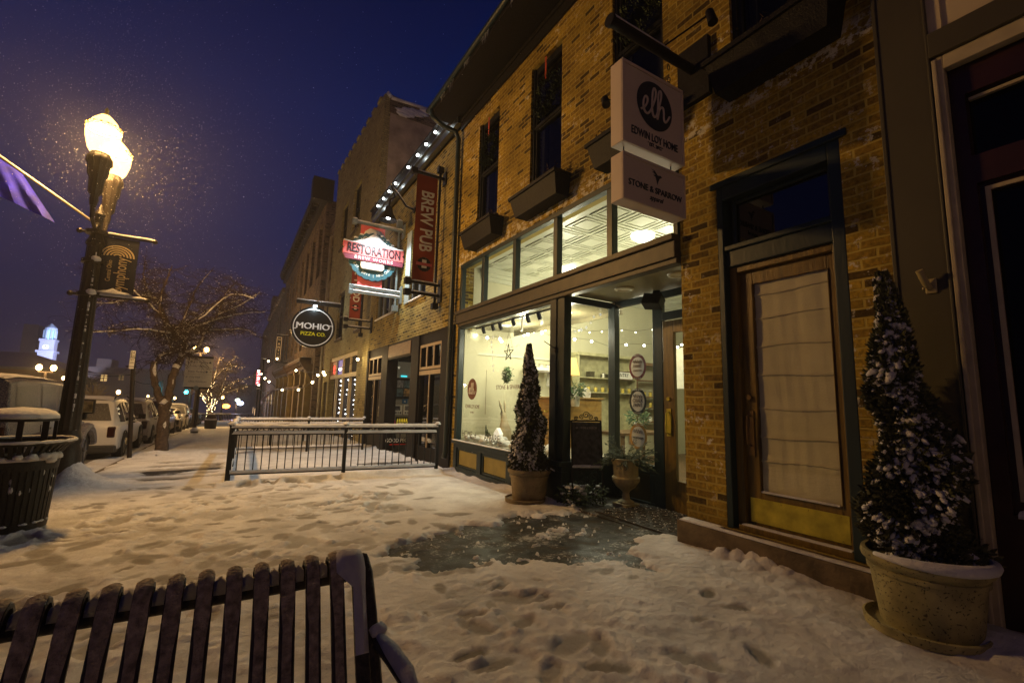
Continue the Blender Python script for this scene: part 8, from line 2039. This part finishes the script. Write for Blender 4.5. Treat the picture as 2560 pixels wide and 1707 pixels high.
# planter + benches by the lit tree
pq = PG(525, 1071)
pl2 = thing('street_planter', 'dark round street planter heaped with snow at the foot of the lit tree', 'planter', tuple(pq))
part('tub', BLKM, pl2, lambda m: m.lathe([(.30, 0), (.34, .5), (.36, .52), (.30, .52)], pq, 20), True)
part('snow_cap', SNOW, pl2, lambda m: (m.ball(pq + Vector((0, 0, .52)), .33, (1, 1, .5), 12, 6, .08, True), m.ball(pq + Vector((0, .1, .72)), .25, (1, 1, .4), 12, 6, .08, True), m.ball(pq + Vector((0, .1, .86)), .18, (1, 1, .4), 12, 6, .08, True)), 2)
part('dead_stems', TWIG, pl2, lambda m: m.lathe([(.26, .5), (.24, .85), (0, .86)], pq, 14))
for (u, lb) in ((615, 'slatted street bench left of the dark planter in the distance'), (900, 'slatted street bench right of the dark planter in the distance')):
    bq = PG(*z4d(u, 1285)); bt = thing('street_bench', lb, 'bench', tuple(bq), 'distant street benches')
    w_ = .55
    part('backrest', BLKM, bt, lambda m: [m.bar(bq + Vector((-w_ + i * .1, .2, .42)), bq + Vector((-w_ + i * .1, .26, .85)), .045, .02) for i in range(12)] + [m.bar(bq + Vector((-w_, .26, .85)), bq + Vector((w_, .26, .85)), .05)])
    part('seat', BLKM, bt, lambda m: m.box(bq.x - w_, bq.x + w_, bq.y - .2, bq.y + .2, bq.z + .40, bq.z + .44))
    for s in (-1, 1): part('leg', BLKM, bt, lambda m: m.bar(bq + Vector((s * w_, 0, -.05)), bq + Vector((s * w_, 0, .6)), .05))
    part('snow_cap', SNOW, bt, lambda m: m.snowbar(bq + Vector((-w_, .26, .875)), bq + Vector((w_, .26, .875)), .06, .04), 2)
for k in range(3):
    q = PG(*z4d(1080 + k * 90, 1195 - k * 8)); w_ = .7
    tt_ = thing('distant_table', ('snow covered planter box nearest among the far street furniture', 'snow covered table in the middle of the far street furniture', 'snow covered table farthest right among the far street furniture')[k], 'table', tuple(q), 'far street furniture')
    part('top', SNOW, tt_, lambda m: m.ball(q + Vector((0, 0, .75)), w_, (1, .7, .12), 14, 5, .05, True), 2)
    part('base', BLKM, tt_, lambda m: (m.box(q.x - .4, q.x + .4, q.y - .3, q.y + .3, q.z, q.z + .3), m.bar(q, q + Vector((0, 0, .75)), .1)))

# patio festoon lights and their poles
FEST = emit('festoon_bulb', (1, .78, .42), 26)
def zz(x, y, Y): return PY(*z4(x, y), Y)
for k, (u, v0, Y) in enumerate(((538, 322, 25.5), (488, 575, 30.0))):
    top = zz(u, v0, Y)
    po_ = thing('festoon_pole', ('taller thin dark pole holding the festoon lights', 'shorter thin dark pole with a snowy cap left of the taller festoon pole')[k], 'pole', (top.x, Y, g(Y)), 'poles for the festoon lights')
    part('pole', BLK, po_, lambda m: m.tube([(top.x, Y, g(Y) - .1), top], .03, 8)); part('snow_cap', SNOW, po_, lambda m: m.ball(top, .08, (1.4, 1, .5), 8, 5), 2)
fest = [
 ('festoon lights sagging between the far poles and the corniced shopfront', [(493, 425, 29), (520, 453, 28), (545, 490, 27), (580, 517, 27), (690, 587, 27), (827, 585, 24), (945, 523, 21), (990, 462, 20), (1047, 460, 19)]),
 ('festoon lights strung from the pub corner to the blade sign', [(1325, 330, 17), (1178, 413, 18.5), (1037, 440, 20), (807, 423, 26), (648, 325, 29), (575, 345, 29.5)]),
 ('short run of festoon lights far down the building row', [(493, 545, 34), (490, 492, 35), (500, 455, 36)])]
for lb, q in fest:
    pts = [zz(*a) for a in q]; full = []
    for a, b in zip(pts, pts[1:]): full += [a.lerp(b, i / 5) - Vector((0, 0, .10 * 4 * (i / 5) * (1 - i / 5) - .07)) for i in range(5)]
    full.append(pts[-1] + Vector((0, 0, .07)))
    t = thing('festoon_lights', lb, 'string lights', tuple(pts[0]), 'festoon lights by the pub')
    part('wire', BLK, t, lambda m: m.tube(full, .012, 4))
    for p in pts: part('bulb', FEST, t, lambda m: m.ball(p, .05, n=8, m=6), True)
for a in ((690, 587, 26), (990, 462, 19.6), (1325, 330, 16.6), (530, 470, 27), (807, 423, 25.6)): plight('festoon_glow', zz(*a) + Vector((-.25, -.25, 0)), 24, (1, .70, .32), .08)

# ================================================================ ACROSS THE STREET AND FAR LAMPS
def dist(u, v, D_):  # a point D_ metres away along the view of the street
    r = ray(u, v); return CAMP + r * (D_ / r.y)
def small_lamp(u, v, Y, label, twin=False, e=0, s=1.0):
    p = PY(u, v, Y); t = thing('street_lamp', label, 'street lamp', (p.x, Y, g(Y)), 'distant street lamps')
    part('pole', IRON, t, lambda m: m.lathe([(.14, -.3), (.09, 1.0), (.07, p.z - g(Y) - .25)], (p.x, Y, g(Y)), 10), True)
    ds = (-.32, .32) if twin else (0,)
    part('arms', IRON, t, lambda m: m.bar((p.x + ds[0], Y, p.z - .26), (p.x + ds[-1] + .01, Y, p.z - .26), .06))
    for d in ds:
        part('globe', emit('far_globe', (1, .62, .24), 14), t, lambda m: m.ball((p.x + d, Y, p.z), .15 * s, (1, 1, 1.25), 10, 8), True)
        if e: plight('far_lamp_bulb', (p.x + d, Y - .35, p.z), e, SOD, .1)
small_lamp(503, 873, 38, 'lit street lamp seen through the nearest tree above the directory sign', True, 620)
small_lamp(116, 919, 38, 'bright twin street lamp across the road beside the clock tower roof', True, 300)
small_lamp(159, 945, 60, 'single street lamp just left of the near lamp post, across the road', False, 0)
small_lamp(296, 980, 62, 'orange street lamp in front of the long pale building', False, 220, 1.2)
small_lamp(370, 990, 90, 'tiny street lamp at the right end of the long pale building', False, 0)
small_lamp(557, 993, 62, 'street lamp glowing beyond the fairy lit tree', False, 200)
small_lamp(437, 995, 80, 'faint orange street lamp behind the nearest tree trunk', False, 0)
# traffic signals
for (u, v, Y, lb) in ((395, 972, 58, 'green traffic signal left of the directory sign'), (466, 980, 52, 'green traffic signal just under the directory sign')):
    p = PY(u, v, Y); t = thing('traffic_signal', lb, 'traffic light', tuple(p), 'green traffic signals')
    part('housing', BLK, t, lambda m: m.box(p.x - .2, p.x + .2, Y + .05, Y + .35, p.z - .2, p.z + .8), bev=.03)
    part('green_lamp', emit('signal_green', (.05, .75, .85), 22), t, lambda m: m.ball((p.x, Y, p.z), .17, (1, .5, 1), 10, 8), True)
    part('mast', IRON, t, lambda m: m.tube([(p.x + .3, Y + .2, g(Y)), (p.x + .3, Y + .2, p.z + .9)], .07, 8))
    plight('signal_glow', (p.x, Y - .5, p.z), 90, (.05, .8, 1), .15)
p = PY(565, 1015, 70); single('work_light', emit('orange_work_light', (1, .25, .03), 14), 'orange warning light glowing at the far road end', 'light', lambda m: m.ball(p, .35, (1.3, .6, .8), 10, 7), True, loc=tuple(p)); plight('work_glow', p - Vector((0, 1, 0)), 120, (1, .3, .05), .2)
p = PY(601, 1008, 70); single('flood_light', emit('blue_white_flood', (.55, .65, 1), 26), 'blue white floodlight glaring at the far road end', 'light', lambda m: m.ball(p, .3, (1.2, .6, .8), 10, 7), True, loc=tuple(p)); plight('flood_glow', p - Vector((0, 1.2, 0)), 420, (.6, .7, 1), .2)
p = PY(594, 1000, 75); single('flood_light', emit('greenish_flood', (.7, .8, .6), 8), 'smaller pale light up left of the blue white floodlight', 'light', lambda m: m.ball(p, .3, (1, .6, .8), 10, 7), True, loc=tuple(p))
# long pale building with flat roof
HB = mat('hazy_plaster', (.34, .27, .24), .9, 0, .15, .2, 0)
Yb = 105
def yb(x, y): return PY(*z5b(x, y), Yb)
a, b = yb(1000, 600), yb(1800, 600); 
lb_ = thing('long_pale_building', 'long flat pale building across the road with two lit windows', 'building', ((a.x + b.x) / 2, Yb, g(Yb)))
part('wall', HB, lb_, lambda m: (m.box(a.x - 8, b.x + 6, Yb, Yb + 20, -8, yb(1400, 580).z), m.box(yb(1205, 1).x, yb(1390, 1).x, Yb + 3, Yb + 9, yb(1400, 580).z, yb(1400, 470).z), m.box(a.x - 8, b.x + 1, Yb - .4, Yb, yb(1400, 655).z, yb(1400, 640).z)))
for (x0, x1, z0, z1, s, lb) in ((1230, 1315, 745, 672, .85, 'b'), (1450, 1520, 735, 675, .12, 'd')):
    w0, w1 = yb(x0, z0), yb(x1, z1)
    w_ = part('window', emit('amber_window', (1, .62, .22), s), lb_, lambda m: m.box(w0.x, w1.x, Yb - .05, Yb - .01, w0.z, w1.z))
    part('glazing_bars', BLK, w_, lambda m: (m.box((w0.x + w1.x) / 2 - .06, (w0.x + w1.x) / 2 + .06, Yb - .09, Yb - .051, w0.z, w1.z), m.box(w0.x, w1.x, Yb - .10, Yb - .091, (w0.z + w1.z) / 2 - .05, (w0.z + w1.z) / 2 + .05)))
# hall with hipped roof and clock tower
Yc = 92
def yc(x, y, Y=None): return PY(*z5b(x, y), Y or Yc)
hl = thing('hipped_roof_hall', 'wide hall with snowy hipped roof lit amber from below, across the road', 'building', (-30, Yc - 20, g(Yc)))
Yh = 70
def yh(x, y): return PY(*z5b(x, y), Yh)
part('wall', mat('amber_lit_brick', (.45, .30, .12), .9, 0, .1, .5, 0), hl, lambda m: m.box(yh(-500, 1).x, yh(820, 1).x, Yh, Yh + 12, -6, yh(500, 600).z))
e0, e1, pk_ = yh(-500, 470), yh(860, 610), PY(*z5b(370, 400), 77)
part('roof', mat('snow_roof_far', (.42, .36, .40), .9, 0, .1, .4, 0), hl, lambda m: m.add([(e0.x, Yh - 1, e1.z + .2), (e1.x, Yh - 1, e1.z), (pk_.x, Yh + 7, pk_.z), (e0.x, Yh + 7, pk_.z), (e1.x, Yh + 14, e1.z)], [(0, 1, 2, 3), (1, 4, 2)]))
part('eave_trim', TRIMW, hl, lambda m: m.bar((e0.x, Yh - 1.05, e1.z), (e1.x, Yh - 1.05, e1.z - .1), .25))
tw = thing('clock_tower', 'white clock tower with open blue lit belfry above the hall roof', 'tower', (yc(600, 1).x, Yc, 0))
TWM = mat('white_tower_boards', (.55, .58, .72), .8, 0, .05, 1, 0)
x0, x1 = yc(500, 300).x, yc(710, 300).x; tcx_ = (x0 + x1) / 2 - .3; ww = (x1 - x0) / 2 * .92
zb1, zb2, zb3, zb4, zb5 = yc(600, 520).z, yc(600, 400).z, yc(600, 260).z, yc(600, 215).z, yc(600, 120).z
part('base_stage', TWM, tw, lambda m: (m.box(tcx_ - ww * 1.02, tcx_ + ww * 1.02, Yc, Yc + 2 * ww, zb1 - 4, zb2), m.box(tcx_ - ww * 1.2, tcx_ + ww * 1.2, Yc - .4, Yc + 2 * ww + .4, zb2, zb2 + .3)))
part('clock_stage', TWM, tw, lambda m: (m.box(tcx_ - ww * .95, tcx_ + ww * .95, Yc + .1, Yc + 2 * ww - .1, zb2 + .3, zb3), m.box(tcx_ - ww * 1.05, tcx_ + ww * 1.05, Yc - .1, Yc + 2 * ww + .1, zb3, zb4 - .2)))
part('clock_face', emit('lit_dial', (.75, .95, .95), 1.8), tw, lambda m: m.tube([(tcx_ - .1, Yc + .02, (zb2 + zb3) / 2), (tcx_ - .1, Yc + .095, (zb2 + zb3) / 2)], ww * .38, 24))
part('clock_hands', BLK, tw, lambda m: (m.bar((tcx_ - .1, Yc - .02, (zb2 + zb3) / 2), (tcx_ - .1, Yc - .02, (zb2 + zb3) / 2 + ww * .3), .08), m.bar((tcx_ - .1, Yc - .02, (zb2 + zb3) / 2), (tcx_ + ww * .2, Yc - .02, (zb2 + zb3) / 2), .08)))
def fn(m):
    for i in range(8):
        A = 2 * PI * (i + .5) / 8; m.tube([(tcx_ + ww * .72 * math.cos(A), Yc + ww + ww * .72 * math.sin(A), zb4 - .2), (tcx_ + ww * .72 * math.cos(A), Yc + ww + ww * .72 * math.sin(A), zb5)], .17, 8)
    m.lathe([(ww * .85, zb5), (ww * .85, zb5 + .35), (ww * .7, zb5 + .5), (0, zb5 + 1.1)], (tcx_, Yc + ww, 0), 16)
part('belfry', mat('belfry_white', (.6, .75, .9), .8, 0, 0, 1, 0), tw, fn)
part('belfry_light', emit('belfry_glow', (.30, .75, 1), 2.6), tw, lambda m: m.tube([(tcx_, Yc + ww, zb4 - .1), (tcx_, Yc + ww, zb5 - .05)], ww * .4, 10))
tl_ = bpy.data.lights.new('tower_flood', 'SPOT'); tl_.energy = 9000; tl_.color = (.62, .66, 1); tl_.spot_size = R(75); tl_.shadow_soft_size = .5
to_ = bpy.data.objects.new('tower_flood', tl_); COL.objects.link(to_); to_.location = (tcx_ + 5, Yc - 7.5, zb2 - 1); to_.rotation_euler = (Vector((tcx_, Yc, zb3)) - Vector(to_.location)).to_track_quat('-Z', 'Y').to_euler()
gh = thing('ghostly_tower', 'faint square tower nearly lost in the haze behind the clock tower', 'tower', (-52, 150, 0))
q0, q1 = PY(*z5b(235, 400), 150), PY(*z5b(480, 60), 150)
part('wall', HB, gh, lambda m: m.box(q0.x, q1.x, 150, 158, -8, q1.z))
# left edge: pale street building near, and utility wires
# trees across the road
for k, (u, v0, v1, w_, Y, lb) in enumerate(((235, 1000, 945, 55, 66, 'leafless bush lit amber in front of the long pale building'), (225, 965, 935, 30, 66, 'dark leafless tree crown above the amber bush'))):
    c = PY(u, (v0 + v1) / 2, Y); r = abs(PY(u + w_ / 2, v0, Y).x - c.x)
    bt = thing('roadside_bush', lb, 'shrub', (c.x, Y, g(Y)), 'bushes across the road')
    def fn(m):
        for _ in range(70):
            d = Vector((random.gauss(0, .6), random.gauss(0, .6), random.uniform(.2, 1))).normalized(); m.tube([(c.x, Y, c.z - r * .9), Vector((c.x, Y, c.z - r * .9)) + d * r * .9, Vector((c.x, Y, c.z - r * .9)) + d * r * 1.7 + Vector((random.gauss(0, .3), 0, 0))], [.06, .04, .02], 4)
    part('branches', mat('amber_lit_twigs', (.34, .24, .10), .9, 0, .3, 3, 0) if k == 0 else TWIG, bt, fn)  # amber lamplight on the bush is put into its twig colour
    part('trunk', TWIG, bt, lambda m: m.tube([(c.x, Y, g(Y) - .3), (c.x, Y, c.z - r * .9)], .1, 6))
for (xa, za, xb, zb_) in ((1000, 640, 1670, 655), (1640, 738, 1960, 745)):
    a, b = PY(*z5b(xa, za), 55), PY(*z5b(xb, zb_), 55)
    single('overhead_cable', BLK, 'thin overhead cable crossing before the long pale building, ' + ('upper one' if xa == 1000 else 'lower right one'), 'cable', lambda m: m.tube(catenary(a, b, .3), .03, 4), group='overhead cables', loc=tuple(a))
# van across (left edge trunk-like building)
random.seed(99)

# ================================================================ a second identical lamp further back along the same kerb (behind the viewer)
street_lamp('black twin globe street lamp farther back along the kerb, behind the bench', -2.15, -8.5, 150)

# ================================================================ falling snow
def fn(m):
    rnd = random.Random(4)
    def flake(p, s):
        m.add([p + Vector((s, 0, 0)), p + Vector((0, s, 0)), p + Vector((-s, 0, 0)), p + Vector((0, -s, 0)), p + Vector((0, 0, s)), p - Vector((0, 0, s))], [(0, 1, 4), (1, 2, 4), (2, 3, 4), (3, 0, 4), (1, 0, 5), (2, 1, 5), (3, 2, 5), (0, 3, 5)])
    for _ in range(9000):
        r = min(5, abs(rnd.gauss(0, 2.0))); a = rnd.uniform(0, 2 * PI); p = Vector((LXX + r * math.cos(a), LYY + r * math.sin(a), 5.4 + rnd.gauss(.6, 1.6)))
        flake(p, .0018 + .0042 * rnd.random() ** 4)
    for _ in range(1800):
        p = Vector((rnd.uniform(-8, 3.5), rnd.uniform(4, 28), rnd.uniform(.3, 9))); flake(p, rnd.uniform(.003, .006))
fs_ = single('falling_snow', SNOW, None, None, fn, kind='stuff')
fs_['label'] = 'falling snowflakes lit by the street lamps'

# ================================================================ haze
hz_o = MB(); hz_o.box(-130, 60, -14, 235, -12, 21)
hm = bpy.data.materials.new('haze'); hm.use_nodes = True; hn = hm.node_tree; hn.nodes.clear()
ho = hn.nodes.new('ShaderNodeOutputMaterial'); hv = hn.nodes.new('ShaderNodeVolumePrincipled')
hv.inputs['Color'].default_value = (.95, .95, .98, 1); hv.inputs['Density'].default_value = 0.0022; hv.inputs['Anisotropy'].default_value = .45
hn.links.new(hv.outputs[0], ho.inputs['Volume'])
o = hz_o.build('haze', hm); tag(o, 'thin snowy night haze', None, kind='stuff')
for o in bpy.data.objects:
    if '_w' in o: del o['_w']
